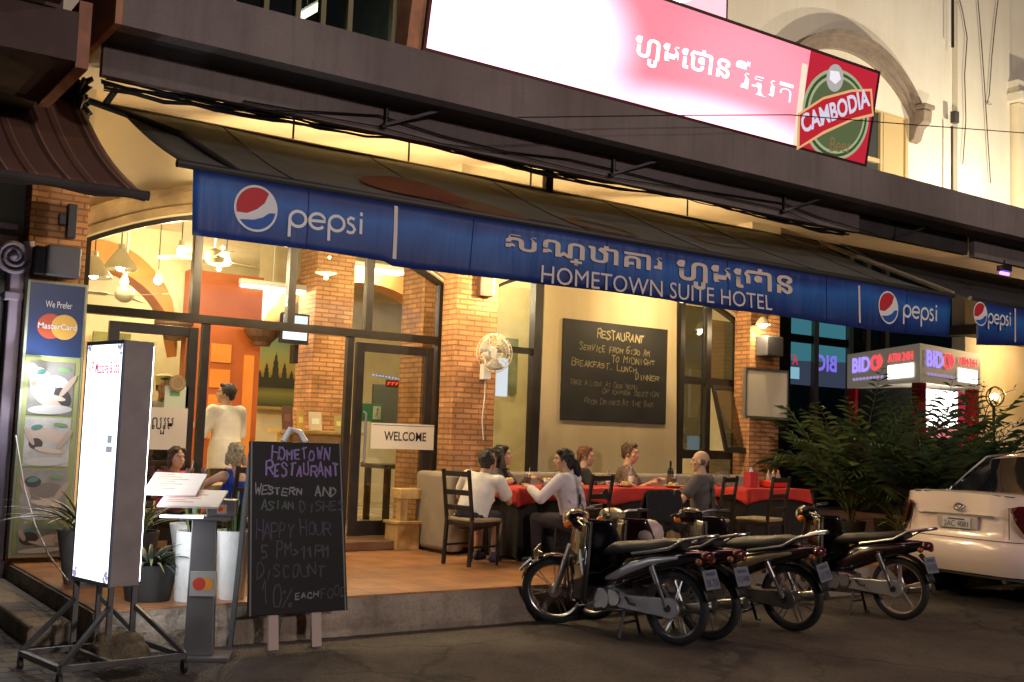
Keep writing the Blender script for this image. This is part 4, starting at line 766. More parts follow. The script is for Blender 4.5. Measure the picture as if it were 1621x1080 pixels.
def table(x0,x1,y0,y1,lab,clab,seed):
    t=wthing('restaurant_table',lab,'table',((x0+x1)/2,(y0+y1)/2,PZ),'red clothed tables on the terrace'); z=PZ+.735
    MB().box(x0,x1,y0,y1,z-.035,z).build('tabletop',M_wood,t,bevel=.004)
    for x in(x0+.07,x1-.07):
        for y in(y0+.07,y1-.07): MB().box(x-.03,x+.03,y-.03,y+.03,PZ,z-.036).build('leg',M_wood,t)
    m=MB(); e=.03; cx,cy=(x0+x1)/2,(y0+y1)/2; lx,ly=(x1-x0)/2-e,(y1-y0)/2-e
    def sk(u,v):
        s=u*4; k=int(s)%4; f=s-int(s) if s<4 else 0; P_=[(-1,-1),(1,-1),(1,1),(-1,1)]; a,b=P_[k],P_[(k+1)%4]; x=a[0]+(b[0]-a[0])*f; y=a[1]+(b[1]-a[1])*f; w=1+.05*v*math.sin(u*70+seed)
        return (cx+x*lx*w,cy+y*ly*w,z-.037-(z-.037-PZ-.03)*v)
    MB().grid(sk,96,4).build('underskirt',M_und,t,smooth=True)
    lx+=e+.015; ly+=e+.015; o=MB()
    o.grid(lambda u,v:(cx+(2*u-1)*lx,cy+(2*v-1)*ly,z+.006+.002*noise.noise(V((u*6,v*6,seed)))),10,8)
    def dr(u,v):
        s=u*4; k=int(s)%4; f=s-int(s) if s<4 else 0; P_=[(-1,-1),(1,-1),(1,1),(-1,1)]; a,b=P_[k],P_[(k+1)%4]; x=a[0]+(b[0]-a[0])*f; y=a[1]+(b[1]-a[1])*f; cr=1-min(f,1-f)*2; L=.12+.07*cr**3; w=1+v*(.02+.025*math.sin(u*46+seed)+.03*cr**4)
        return (cx+x*lx*w,cy+y*ly*w,z+.006-L*v)
    o.grid(dr,96,4); c=o.build('tablecloth',M_clo,None,solid=.004,smooth=50); tag(c,clab,'tablecloth','red tablecloths'); return z+.012
zt=table(6.62,7.82,9.30,10.02,'table under red cloth nearest the glass doors','red cloth on the table with the bent man',1); table(7.92,9.40,9.34,10.02,'middle table under red cloth','red cloth on the middle table with the wine bottle',2); table(9.95,11.05,9.30,10.0,'farthest table under red cloth by the second brick pillar','red cloth on the farthest table with the red sauce caddy',3)
MGL=mat('clear table glass',(.9,.92,.92),.03,trans=.95); M_bot=mat('dark bottle glass',(.012,.016,.008),.08,spec=.7); M_cer=mat('white glazed ceramic',(.75,.72,.65),.25)
def tumbler(x,y,lab,fill=(.5,.25,.08),h=.13,straw=True,group='glasses on the tables'):
    t=thing('drinking_glass',lab,'glass',(x,y,zt),0,group); MB().lathe([(.001,0),(.028,0),(.036,h),(.033,h),(.026,.008),(.001,.008)],n=14,cap=False).build('glass',MGL,t,smooth=True); MB().lathe([(.001,.009),(.025,.009),(.031,h*.75),(.001,h*.75)],n=14,cap=False).build('drink',mat('drink %.1f'%fill[0],fill,.1),t,smooth=True)
    if straw: MB().tube([(.0,.0,.02),(.03,.01,h+.07)],.004,6).build('straw',M_white,t)
def bottle(x,y,lab,h=.30,r=.037,mt=None,lbl=None):
    t=thing('bottle',lab,'bottle',(x,y,zt),0,'bottles on the tables'); MB().lathe([(.001,0),(r,0),(r,h*.58),(r*.75,h*.68),(r*.36,h*.76),(r*.36,h),(.001,h)],n=16,cap=False).build('body',mt or M_bot,t,smooth=True); MB().lathe([(r+.001,h*.2),(r+.001,h*.48)],n=16,cap=False).build('paper_label',lbl or M_cer,t,smooth=True)
bottle(9.13,9.75,'dark wine bottle standing on the middle table',lbl=mat('dark label',(.10,.06,.03),.7)); bottle(8.60,9.85,'clear water bottle in front of the man in plaid',.24,.032,mat('clear plastic bottle',(.75,.78,.8),.08,trans=.8)); bottle(8.3,9.9,'small drink bottle by the bearded man',.2,.03,mat('clear plastic bottle',(.75,.78,.8),.08,trans=.8))
tumbler(6.95,9.62,'tall glass with straw near the white basket',(.35,.30,.2)); tumbler(7.42,9.72,'glass beside the lavender woman',(.45,.40,.30)); tumbler(9.0,9.55,'iced drink with straw near the wine bottle',(.5,.22,.04)); tumbler(9.32,9.5,'low amber glass at the end of the middle table',(.45,.15,.03),.10,False)
def dish(x,y,r,h,lab,name,mt,fill=None):
    t=thing(name,lab,'dish',(x,y,zt),0,'dishes on the tables'); MB().lathe([(.001,0),(r*.6,0),(r,h),(r*.95,h),(r*.55,.008),(.001,.008)],n=20,cap=False).build('dish',mt,t,smooth=True)
    if fill:
        m=MB(); rn=random.Random(int(x*100))
        for k in range(14): a=rn.uniform(0,6.3); q=rn.uniform(0,r*.65); m.ball((q*math.cos(a),q*math.sin(a),h*.8+rn.uniform(0,.02)),rn.uniform(.014,.03),7)
        m.build('food',mat('food %.2f'%fill[0],fill,.6,var=.3,vscale=30),t,smooth=True)
dish(7.18,9.55,.12,.07,'pale basket of bread on the nearest table','bread_basket',mat('pale basket',(.65,.50,.28),.7),(.62,.45,.22)); dish(7.5,9.5,.11,.025,'plate of food in front of the lavender woman','plate',M_cer,(.5,.3,.1)); dish(8.95,9.5,.12,.025,'plate of food in front of the balding man','plate',M_cer,(.55,.42,.2)); dish(8.32,9.62,.12,.025,'plate of food before the bearded man','plate',M_cer,(.5,.35,.12)); dish(6.86,9.86,.07,.05,'small bowl before the woman with long hair','bowl',M_cer,(.6,.4,.15))
t=thing('sauce_caddy','red sauce caddy with bottles on the farthest table','caddy',(10.75,9.6,zt)); m=MB(); m.box(-.16,.16,-.1,.1,0,.09); m.build('tray',mat('red plastic',(.60,.03,.02),.35),t,bevel=.02)
for x in(-.09,0,.09): MB().lathe([(.001,.02),(.03,.02),(.03,.15),(.012,.19),(.012,.22),(.001,.22)],c=(x,0,0),n=12,cap=False).build('sauce_bottle',mat('sauce bottle glass',(.35,.25,.2),.15),t,smooth=True)
t=thing('tissue_box','red and pink box standing beside the sauce caddy','box',(10.45,9.7,zt)); MB().box(-.07,.07,-.06,.06,0,.19).build('carton',mat('red carton',(.45,.03,.04),.6),t,bevel=.006); MB().grid(lambda u,v:(.05*(u-.5)+.01*math.sin(9*v),.03*(v-.5),.19+.06*math.sin(PI*u)*math.sin(PI*v)),6,6).build('tissue',M_white,t)
# glass fish bowl like vase on the farthest table
t=thing('glass_vase','round clear glass vase by the second brick pillar','vase',(10.1,9.85,zt)); MB().lathe([(.001,0),(.06,0),(.10,.07),(.09,.15),(.06,.18),(.065,.19)],n=20,cap=False).build('bowl',MGL,t,smooth=True,solid=.004)
# small table for the two women on the left
t=wthing('round_cafe_table','small table between the two women behind the planters','table',(3.55,10.15,PZ)); MB().cyl((3.55,10.15,PZ+.70),(3.55,10.15,PZ+.735),.36,n=28).build('tabletop',OL,t,bevel=.004); MB().cyl((3.55,10.15,PZ),(3.55,10.15,PZ+.70),.04,n=12).build('leg',M_black,t)
tumbler(3.42,10.0,'glass standing in front of the smiling woman',(.5,.45,.35),group='glasses on the left table'); tumbler(3.58,10.05,'second glass between the two women',(.6,.55,.45),group='glasses on the left table')
# stool-like wooden stand by the door
t=wthing('wooden_stand','pale wooden stand with boxed foot beside the bench end','stand',(6.05,10.72,PZ)); MB().box(5.93,6.21,10.58,10.86,PZ,PZ+.28).build('box_foot',OL,t,bevel=.006); MB().box(5.91,6.23,10.56,10.88,PZ+.281,PZ+.31).build('foot_lid',OL,t,bevel=.004); MB().box(6.0,6.09,10.66,10.75,PZ+.311,PZ+.55).build('post',OL,t); MB().box(5.97,6.26,10.60,10.84,PZ+.551,PZ+.66).build('top',OL,t,bevel=.008)
# ================================================================ MOTORBIKES
M_bchr=mat('worn chrome',(.42,.42,.44),.28,1)
M_tyre=mat('black rubber',(.012,.012,.013),.75,bump=.15,bscale=60); M_alu=mat('cast aluminium',(.52,.51,.50),.35,1,bump=.1,bscale=90); M_blk=mat('gloss black bike paint',(.006,.006,.008),.12,coat=1,spec=.6); M_vin=mat('black seat vinyl',(.02,.019,.019),.5,bump=.1,bscale=150); M_mat=mat('matt black plastic',(.012,.012,.013),.55); M_sil=mat('silver painted plastic',(.36,.355,.37),.32,.5); M_tail=mat('red tail lens',(.07,.006,.006),.12,coat=1); M_amb=mat('orange indicator lens',(.85,.20,.02),.12,coat=1); M_amb2=mat('dull amber lens',(.22,.07,.015),.15,coat=1); M_lens=mat('headlamp lens',(.62,.60,.52),.08,.3,coat=1); M_plate=mat('number plate blue grey',(.15,.155,.19),.5,var=.1); M_pt=mat('plate lettering',(.05,.06,.12),.6)
def wheel(t,x,kind,mrim):
    w=MB(); N=40; R=.252; r=.036
    secs=[[(x+ (R+r*1.05*math.cos(b))*math.cos(a), .9*r*math.sin(b), .288+(R+r*1.05*math.cos(b))*math.sin(a)) for b in [2*PI*k/12 for k in range(12)]] for a in [2*PI*i/N for i in range(N)]]
    w.loft(secs+[secs[0]],cap=False); wo=w.build('wheel',M_tyre,t,smooth=60)
    m=MB(); secs=[[(x+q*math.cos(a),y,.288+q*math.sin(a)) for q,y in((.222,.022),(.232,.026),(.228,.012),(.228,-.012),(.232,-.026),(.222,-.022),(.214,-.008),(.214,.008))] for a in [2*PI*i/N for i in range(N)]]
    m.loft(secs+[secs[0]],cap=False); m.build('rim',mrim,wo,smooth=40)
    m=MB(); m.cyl((x,-.05,.288),(x,.05,.288),.052,n=20); m.cyl((x,-.07,.288),(x,.07,.288),.02,n=10); m.build('hub',M_alu,wo,smooth=True)
    m=MB()
    if kind=='spoke':
        for k in range(28):
            a=2*PI*k/28; s=1 if k%2 else -1; a2=a+(.22 if (k//2)%2 else -.22); m.tube([(x+.05*math.cos(a),s*.03,.288+.05*math.sin(a)),(x+.216*math.cos(a2),0,.288+.216*math.sin(a2))],.0028,4)
        m.build('spokes',M_bchr,wo)
    else:
        for k in range(5):
            a=2*PI*k/5+.3; m.bar((x+.04*math.cos(a),0,.288+.04*math.sin(a)),(x+.218*math.cos(a),0,.288+.218*math.sin(a)),.03,.03)
        m.build('spokes',mrim,wo,bevel=.006)
    return wo
def ell(x,cz,hy,hz,n=16,p=2.4,cy=0):
    o=[]
    for k in range(n):
        a=2*PI*k/n; c,s=math.cos(a),math.sin(a); o.append(V((x,cy+hy*math.copysign(abs(c)**(2/p),c),cz+hz*math.copysign(abs(s)**(2/p),s))))
    return o
def motorbike(label,paint,accent,kind='spoke',mrim=None,stripe=None,flash=False,plate='1 2345',shroud=None,group='motorbikes parked at the kerb',case=None,steer=R_(28)):
    mrim=mrim or M_bchr; t=thing('motorbike',label,'motorbike',(0,0,0),0,group)
    wheel(t,.60,kind,mrim); wheel(t,-.60,kind,mrim)
    # fork and front mudguard
    for s in(-1,1): 
        m=MB(); m.tube([(.60,s*.075,.288),(.535,s*.075,.45),(.44,s*.07,.70)],[.022,.024,.024],8); m.build('fork_leg',M_alu,t,smooth=True)
    m=MB(); m.grid(lambda u,v:(.60+(.305-.012*abs(2*v-1)**2)*math.cos(R_(20+125*u)),.062*(2*v-1)*(1-.25*(1-u)**3),.288+(.318-.03*abs(2*v-1)**2.2)*math.sin(R_(20+125*u))),18,8); m.build('front_mudguard',paint,t,solid=.006,smooth=True)
    MB().tube([(.80,.0,.55),(.86,0,.50),(.90,0,.455)],.014,6).build('mudguard_tip',M_bchr,t,smooth=True)
    m=MB(); m.box(.745,.753,-.10,.10,.585,.655); m.box(.735,.744,-.11,.11,.578,.662); fp=m.build('front_plate',[M_bchr],t,bevel=.003); MB().box(.7535,.755,-.088,.088,.595,.645).build('plate_face',M_mat,fp); MB().bar((.70,0,.60),(.74,0,.62),.02).build('stay',M_bchr,fp)
    # leg shield: wide curved apron either side of the steering column
    def shield(u,v):
        z=.24+.66*u; s=2*v-1; w=.12+.13*math.sin(PI*min(1,u*.80+.14))**1.1; x=.60-.20*u-.14*(1-u)**2-abs(s)**1.7*(.26+.10*math.sin(PI*u)+.04*(1-u)); return (x,s*w,z)
    m=MB(); m.grid(shield,18,18); m.build('leg_shield',paint,t,solid=.014,smooth=True)
    m=MB()
    for s in(-1,1): m.tube([V(shield(k/12,.5+s*.5))+V((-.004,0,0)) for k in range(13)],.011,6)
    m.build('shield_rim',M_mat,t,smooth=True)
    m=MB(); m.loft([ell(.42,.50,.05,.16,12),ell(.36,.66,.055,.16,12),ell(.30,.80,.05,.08,12)]); m.build('steering_cover',M_mat,t,smooth=True)
    # handlebar cowl, headlamp, indicators, controls
    m=MB(); m.loft([ell(.50,.905,.02,.02,16),ell(.485,.905,.075,.065,16),ell(.43,.915,.13,.078,16),ell(.36,.925,.12,.062,16),ell(.30,.93,.07,.03,16)]); m.build('handlebar_cowl',paint if not shroud else shroud,t,smooth=True)
    MB().ball((.478,0,.905),(.035,.068,.055),16).build('headlamp',M_lens,t,smooth=True)
    for s in(-1,1):
        MB().ball((.445,s*.115,.885),(.04,.034,.034),12).build('indicator',M_amb,t,smooth=True)
        m=MB(); m.tube([(.37,s*.08,.935),(.34,s*.20,.955),(.28,s*.25,.955)],.011,8); m.build('handlebar',M_bchr,t,smooth=True)
        m=MB(); m.tube([(.285,s*.245,.955),(.235,s*.36,.945)],.0165,10); m.build('grip',M_mat,t,smooth=True); m=MB(); m.tube([(.315,s*.235,.958),(.325,s*.30,.955),(.275,s*.39,.945)],.006,6); m.build('brake_lever',M_bchr,t)
    m=MB(); m.tube([(.30,.21,.96),(.29,.24,1.05),(.31,.27,1.11)],.005,6); m.cyl((.315,.27,1.13),(.305,.27,1.13),.045,n=18); m.build('mirror',M_mat,t,smooth=True)
    # central tunnel, body, tail
    m=MB(); m.loft([ell(.40,.42,.055,.10),ell(.25,.40,.062,.085),ell(.10,.42,.075,.09),ell(-.05,.49,.095,.12),ell(-.20,.56,.115,.125),ell(-.40,.62,.115,.10),ell(-.60,.665,.095,.075),ell(-.78,.70,.07,.05),ell(-.86,.715,.045,.028)]); bd=m.build('body_panel',paint,t,smooth=True)
    m=MB(); 
    for s in(-1,1): m.loft([ell(.02,.455,.006,.014,8,2,s*.094),ell(-.10,.50,.012,.035,8,2,s*.108),ell(-.25,.575,.012,.042,8,2,s*.122),ell(-.42,.635,.010,.030,8,2,s*.118),ell(-.66,.685,.006,.012,8,2,s*.092)])
    m.build('side_trim',accent,t,smooth=True)
    if flash:
        m=MB()
        on=lambda u,v:V(shield(u,v))+V((.006,.008,0))
        for (u0,v0),(u1,v1),w in(((.66,.90),(.36,.965),.022),((.56,.965),(.48,.88),.016),((.60,.91),(.42,.95),.014)):
            m.tube([on(u0+(u1-u0)*k/5,v0+(v1-v0)*k/5) for k in range(6)],[w*.2,w*.5,w*.55,w*.5,w*.4,w*.2],6)
        m.build('flash_decal',mat('pale blue decal',(.55,.72,.80),.3),t)
    m=MB(); m.loft([ell(.06,.655,.085,.03,16,3),ell(-.05,.70,.115,.055,16,3),ell(-.22,.725,.125,.052,16,3),ell(-.40,.745,.125,.05,16,3),ell(-.56,.775,.11,.045,16,3),ell(-.68,.785,.08,.025,16,3)]); m.build('seat',M_vin,t,smooth=50)
    m=MB()
    for s in(-1,1): m.tube([(-.26,s*.135,.68),(-.44,s*.140,.715),(-.60,s*.135,.75),(-.74,s*.12,.83),(-.90,s*.085,.865)],.013,8)
    m.tube([(-.90,-.085,.865),(-.935,-.04,.87),(-.935,.04,.87),(-.90,.085,.865)],.013,8); m.build('grab_rail',M_bchr,t,smooth=True)
    MB().ball((-.87,0,.705),(.05,.075,.042),14).build('tail_light',M_tail,t,smooth=True)
    for s in(-1,1): MB().ball((-.85,s*.10,.67),(.03,.026,.026),10).build('indicator',M_amb2,t,smooth=True)
    m=MB(); m.grid(lambda u,v:(-.60+.325*math.cos(R_(70+95*u)),.07*(2*v-1),.288+(.335-.02*abs(2*v-1)**2)*math.sin(R_(70+95*u))),14,6); m.tube([(-.80,0,.62),(-.89,0,.53)],.02,6); m.build('rear_mudguard',M_mat,t,solid=.005,smooth=True)
    M=Matrix.Translation((-.905,0,.535))@Matrix.Rotation(R_(18),4,'Y'); pl=MB().box(-.004,.004,-.105,.105,-.075,.075,M).build('number_plate',M_plate,t,bevel=.002)
    text(plate,'plate_lettering',M_pt,M@V((-.0055,0.0,-.055)),M.to_3x3()@V((0,-1,0)),M.to_3x3()@V((0,0,1)),height=.06,width=.17,parent=pl,align='C',depth=.001); MB().box(-.0055,-.0045,-.07,.07,.03,.055,M).build('plate_band',M_pt,pl)
    # engine, exhaust, chain case, stand
    m=MB(); m.loft([ell(.16,.30,.085,.085,16,3),ell(.04,.30,.105,.10,16,3),ell(-.08,.305,.105,.095,16,3),ell(-.16,.31,.08,.07,16,3)]); m.cyl((.04,-.13,.295),(.04,.135,.295),.085,n=20); m.cyl((-.08,.0,.31),(-.08,.125,.31),.06,n=16); m.build('crankcase',M_alu,t,smooth=40)
    m=MB(); m.cyl((.14,0,.325),(.33,0,.37),.058,n=16); 
    for k in range(6): q=k/5; m.cyl((.165+.14*q,0,.331+.033*q),(.173+.14*q,0,.333+.033*q),.078,n=16)
    m.build('cylinder',M_alu,t,smooth=40); MB().tube([(.32,-.03,.34),(.34,-.06,.25),(.22,-.12,.17),(-.1,-.14,.19),(-.35,-.145,.22),(-.85,-.15,.31)],[.016,.016,.018,.022,.042,.045],10).build('exhaust',M_bchr,t,smooth=True)
    m=MB(); O=[]
    for a in range(60,301,12): O.append((-.585+.098*math.cos(R_(a)),.075,.288+.085*math.sin(R_(a))))
    O+= [(-.12,.075,.235),(-.06,.075,.285),(-.12,.075,.345)]; m.prism(O,(0,.035,0)); m.build('chain_case',case or M_sil,t,bevel=.010,seg=2,smooth=40); m=MB(); m.cyl((-.585,.108,.288),(-.585,.118,.288),.03,n=14); m.build('axle_cap',M_mat,t)
    for s in(-1,1):
        m=MB(); m.tube([(-.44,s*.125,.60),(-.50,s*.125,.47)],.022,10); m.tube([(-.50,s*.125,.47),(-.575,s*.12,.30)],.015,8)
        for k in range(7): q=k/6; m.cyl((-.445-.05*q,s*.125,.585-.10*q),(-.448-.05*q,s*.125,.578-.10*q),.028,n=12)
        m.build('rear_shock',M_bchr,t,smooth=40); MB().bar((-.10,s*.07,.30),(-.60,s*.09,.288),.03,.04).build('swing_arm',M_mat,t)
        MB().tube([(.02,s*.10,.215),(.02,s*.23,.215)],.016,8).build('foot_peg',M_mat,t); MB().tube([(-.20,s*.12,.33),(-.30,s*.21,.30),(-.36,s*.22,.30)],.011,6).build('rear_peg',M_mat,t)
    m=MB(); 
    for s in(-1,1): m.tube([(-.16,s*.07,.22),(-.17,s*.15,.012),(-.20,s*.17,.008)],.013,6)
    m.bar((-.165,-.11,.12),(-.165,.11,.12),.016); m.build('centre_stand',M_mat,t)
    MB().tube([(.08,.13,.27),(.14,.16,.24),(.22,.165,.22),(.24,.20,.22)],.008,6).build('gear_pedal',M_bchr,t)
    ax=V((.62,0,.2))-V((.37,0,.92)); T_=Matrix.Translation((.37,0,.92))@Matrix.Rotation(steer,4,-ax)@Matrix.Translation((-.37,0,-.92))
    fw=[o for o in t.children if o.name.split('.')[0] in('fork_leg','front_mudguard','mudguard_tip','front_plate','handlebar_cowl','headlamp','handlebar','grip','brake_lever','mirror')]+[[o for o in t.children if o.name.split('.')[0]=='wheel'][0]]+[o for o in t.children if o.name.split('.')[0]=='indicator'][:2]
    for o in fw: o.matrix_basis=T_
    return t
def park(t,rear,ang,lean=0,sc=.985):
    t.scale=(sc,sc,sc); r=V((rear.x,rear.y,0)); c=r+V((math.cos(R_(ang)),math.sin(R_(ang)),0))*.6*sc; t.location=c; t.rotation_euler=(R_(lean),0,R_(ang)); return t
M_wh=mat('white bike trim',(.62,.60,.58),.3,coat=.6); M_gold=mat('pale gold trim',(.30,.24,.14),.35,.4)
b1=park(motorbike('black motorbike with chrome rails and pale flash on its leg shield, nearest on the left',M_blk,M_sil,flash=True,plate='1BK 7261'),V((6.05,6.36)),105); 
M_dkst=mat('dull dark steel',(.13,.12,.11),.4,.5,var=.2); M_champ=mat('champagne cowl paint',(.55,.47,.27),.25,.5,coat=1)
b2=park(motorbike('black motorbike with champagne handlebar cowl half hidden behind the first',mat('dark maroon bike paint',(.02,.005,.008),.15,coat=1),M_sil,plate='1CJ 4408',shroud=M_champ,case=M_dkst,steer=R_(8)),V((6.46,6.42)),103)
b3=park(motorbike('dark motorbike leaning on a side stand with pale gold tail trim in the middle',mat('dark brown bike paint',(.012,.009,.007),.2,coat=1),M_gold,mrim=mat('dull steel rim',(.20,.18,.16),.4,1),case=M_dkst,steer=R_(-10),plate='1AX 2935'),V((7.46,6.42)),104,-6)
b4=park(motorbike('black motorbike with pale five-spoke cast wheels parked nearest the white car',mat('black brown bike paint',(.009,.006,.005),.15,coat=1),mat('dull red trim',(.04,.012,.012),.3),kind='cast',mrim=mat('pink beige cast wheel',(.42,.34,.31),.4,.3),plate='1FH 8170'),V((8.92,6.42)),98)
t=thing('helmet','pale pink rounded helmet lying between the two nearest motorbikes','helmet',(6.55,7.25,.70)); MB().lathe([(.115,0),(.125,.03),(.128,.07),(.11,.125),(.06,.165),(.001,.178)],n=24,cap=False).build('shell',mat('pale pink shell',(.50,.38,.36),.45),t,smooth=True,solid=.008); MB().box(.09,.16,-.07,.07,.01,.022).build('peak',_mc['pale pink shell'],t,bevel=.008)
# ================================================================ CAR
def car():
    t=thing('parked_car','pearl white saloon car seen from behind, cut by the picture edge','car',(0,0,0))
    # local: x from rear (0) towards the front, y left, z up
    def prof(y):
        a=abs(y); rear=.0+.30*max(0,(a-.45)/.45)**2.2; cab=max(0,min(1,(.80-a)/.18)); belt=1.0-.03*(a/.9)**2; zt=1.03-.03*(a/.9)**2; roof=belt+(1.48-.06*(a/.7)**2-belt)*cab
        P=[(rear+.18,.26),(rear+.03,.31),(rear-.02,.42),(rear-.02,.56),(rear+.02,.63),(rear+.045,.66),(rear+.06,.72),(rear+.085,.92),(rear+.10,zt+.035),(rear+.16,zt+.05),(.62,zt+.045),(.72,zt+.02*cab+.02)]
        P+=[(.72+(1.34-.72)*cab+.02,belt+.02+(roof-belt-.02)*.90),(1.55,roof),(2.3,roof+.015*cab),(2.75,roof-.04*cab),(3.45,belt+.03),(4.30,.86),(4.62-.3*max(0,(a-.45)/.45)**2,.70),(4.70-.4*max(0,(a-.45)/.45)**2,.5),(4.62-.4*max(0,(a-.45)/.45)**2,.26)]
        return P
    ys=[-.90,-.885,-.84,-.78,-.70,-.62,-.5,-.3,-.1,.1,.3,.5,.62,.70,.78,.84,.885,.90]
    secs=[[V((x,y*(1-.02*(z>1.1))*(1-.12*max(0,(z-1.0)/.48)),z)) for x,z in prof(y)] for y in ys]
    m=MB(); n=len(secs[0])
    vs=[p for q in secs for p in q]; fs=[];mi=[]
    for i in range(len(secs)-1):
        for k in range(n):
            k2=(k+1)%n; fs.append((i*n+k,i*n+k2,(i+1)*n+k2,(i+1)*n+k)); ay=abs(ys[i]+ys[i+1])/2
            mi.append(1 if (k in(11,) and ay<.66) or (k==15 and ay<.66) else 1 if (k in(12,13,14) and .70<ay<.80) else 2 if k==n-1 or k==0 else 0)
    m.v=[tuple(p) for p in vs]; m.f=fs; m.mi=mi
    m.cur=0; m.f+= [tuple(range(n)),tuple(range((len(secs)-1)*n,len(secs)*n))]; m.mi+=[0,0]
    M_car=mat('pearl white car paint',(.80,.67,.62),.22,coat=1,spec=.5); M_cg=mat('dark car glass',(.008,.008,.010),.04,spec=.9)
    b=m.build('body',[M_car,M_cg,M_mat],t,smooth=35)
    rx=lambda y:.30*max(0,(abs(y)-.45)/.45)**2.2
    # tail lights wrap the corners
    for s in(-1,1):
        m=MB(); G_=[[V((rx(y)+o,s*y,z)) for (o,z) in zz] for y,zz in((.60,((.045,.95),(.03,.93))),(.66,((.058,.97),(.02,.80))),(.74,((.06,.975),(.0,.69))),(.82,((.06,.97),(.01,.68))),(.875,((.09,.95),(.05,.70))),(.912,((.25,.92),(.22,.74))))]
        pts=[]; 
        vs=[]; 
        for row in G_: 
            for k in range(4): vs.append(row[0].lerp(row[1],k/3)+V((-.012,s*.004,0)))
        m.add(vs,[(i*4+k,(i+1)*4+k,(i+1)*4+k+1,i*4+k+1) for i in range(5) for k in range(3)]); m.build('tail_light',mat('dark red tail lens',(.06,.006,.008),.08,coat=1),t,smooth=True,solid=.012)
    m=MB(); m.loft([[V((rx(y)+.052+o,y,z)) for o,z in((-.012,.865),(-.022,.855),(-.022,.842),(-.008,.838))] for y in[-.42+.84*i/14 for i in range(15)]]); m.build('chrome_strip',M_bchr,t,smooth=True)
    m=MB(); m.box(.03,.06,-.24,.24,.72,.845); m.build('plate_recess',mat('shaded recess paint',(.5,.43,.40),.4),t)  # recess shade put into a darker copy of the body paint
    pl=MB().box(.018,.028,-.17,.17,.725,.825).build('number_plate',mat('white plate',(.62,.60,.60),.4),t,bevel=.003); text('2AC 4081','plate_lettering',M_pt,V((.016,.0,.738)),V((0,-1,0)),V((0,0,1)),height=.055,width=.29,parent=pl,align='C',depth=.001); MB().box(.0165,.0178,-.10,.10,.803,.817).build('plate_band',M_pt,pl)
    m=MB(); 
    for a,b_,o in((.055,.036,0),(.020,.034,0),(.036,.014,.012)): m.tube([(.056,a*math.cos(k*PI/12),.925+o+b_*math.sin(k*PI/12)) for k in range(24)],.006,6,closed=True)
    m.build('emblem',M_bchr,t,smooth=True)
    text('CAMRY','badge_lettering',M_bchr,V((.052,-.34,.842)),V((0,-1,0)),V((0,0,1)),height=.022,width=.2,parent=t,depth=.004); MB().box(.058,.066,.42,.50,.835,.845).build('badge',M_bchr,t)
    m=MB()
    for s in(-1,1): m.tube([(rx(.575)+.055,s*.575,.95),(rx(.59)+.035,s*.585,.80),(rx(.60)+.012,s*.60,.66)],.0045,4)
    m.tube([(rx(y)+.105,y,1.062-.03*(abs(y)/.9)**2) for y in[-.60+1.2*i/16 for i in range(17)]],.006,4); m.build('lid_seam',M_mat,t)
    m=MB()
    # seams: boot lid and bumper
    m.tube([(rx(y)+.018,y,.635) for y in[-.86+1.72*i/24 for i in range(25)]],.004,4); m.build('bumper_seam',M_mat,t)
    m=MB()
    for s in(-1,1): m.tube([(.74,s*.70,1.0),(1.05,s*.655,1.22),(1.36,s*.61,1.415),(1.7,s*.60,1.455),(2.3,s*.60,1.46)],.012,6)
    m.build('window_trim',M_bchr,t,smooth=True)
    MB().box(.02,.07,-.82,.82,.285,.30).build('bumper_lip',M_mat,t)
    for x in(.95,3.68):
        for s in(-1,1):
            w=MB(); w.lathe([(.20,-.09),(.30,-.10),(.325,-.06),(.325,.06),(.30,.10),(.20,.09)],c=(x,s*.80,.325),n=32,q=V((0,1,0)).to_track_quat('Z','Y')); w=w.build('wheel',M_tyre,t,smooth=40); MB().lathe([(.001,.05),(.06,.05),(.20,.085),(.205,.07),(.001,.03)],c=(x,s*.80,.325),n=28,q=V((0,s,0)).to_track_quat('Z','Y'),cap=False).build('rim',M_alu,w,smooth=True)
    m=MB(); m.cyl((.1,-.5,.27),(.3,-.5,.28),.03,n=12); m.build('exhaust_tip',M_bchr,t)
    return t
CAR=car(); q=at(1516,830,Y=6.85); CAR.location=(q.x-.05,6.85,0); CAR.rotation_euler=(0,0,R_(-4)); CAR.scale=(1,1,1.07)
# ================================================================ LEFT SIDE: neighbour shop, boards, planters
def obj3(name,mt,parent,*boxes,bevel=0):
    m=MB()
    for b in boxes: m.box(*b)
    return m.build(name,mt,parent,bevel=bevel)
NB=wthing('neighbour_shop','dim shop front with carved volute and dark doors at the left edge','building',(0,10.9,0))
M_ng=mat('grey green wall paint',(.20,.23,.20),.8,var=.15); M_nd=mat('dark slate door paint',(.045,.045,.055),.5,var=.2); M_np=mat('mauve lit pilaster',(.30,.24,.30),.6,var=.15)  # pilaster's mauve is purple light put into the colour
obj3('wall',M_ng,NB,(-8,2.04,10.95,11.3,0,4.6)); obj3('cornice',M_np,NB,(-8,1.98,10.80,10.95,3.05,3.13),(-8,1.98,10.84,10.95,3.13,3.22),(-8,1.98,10.87,10.95,3.28,3.34),bevel=.01)
pl=obj3('pilaster',M_np,NB,(1.92,2.035,10.74,10.95,.02,3.0),(1.88,2.04,10.70,10.95,.02,.3),(1.88,2.04,10.72,10.95,2.62,2.70),bevel=.012)
m=MB(); c=at(22,405,Y=10.70); pts=[]; 
for i in range(60): a=i*.28; r=.012+.0085*a; pts.append((c.x+r*math.cos(a+2),10.70,c.z+r*math.sin(a+2)))
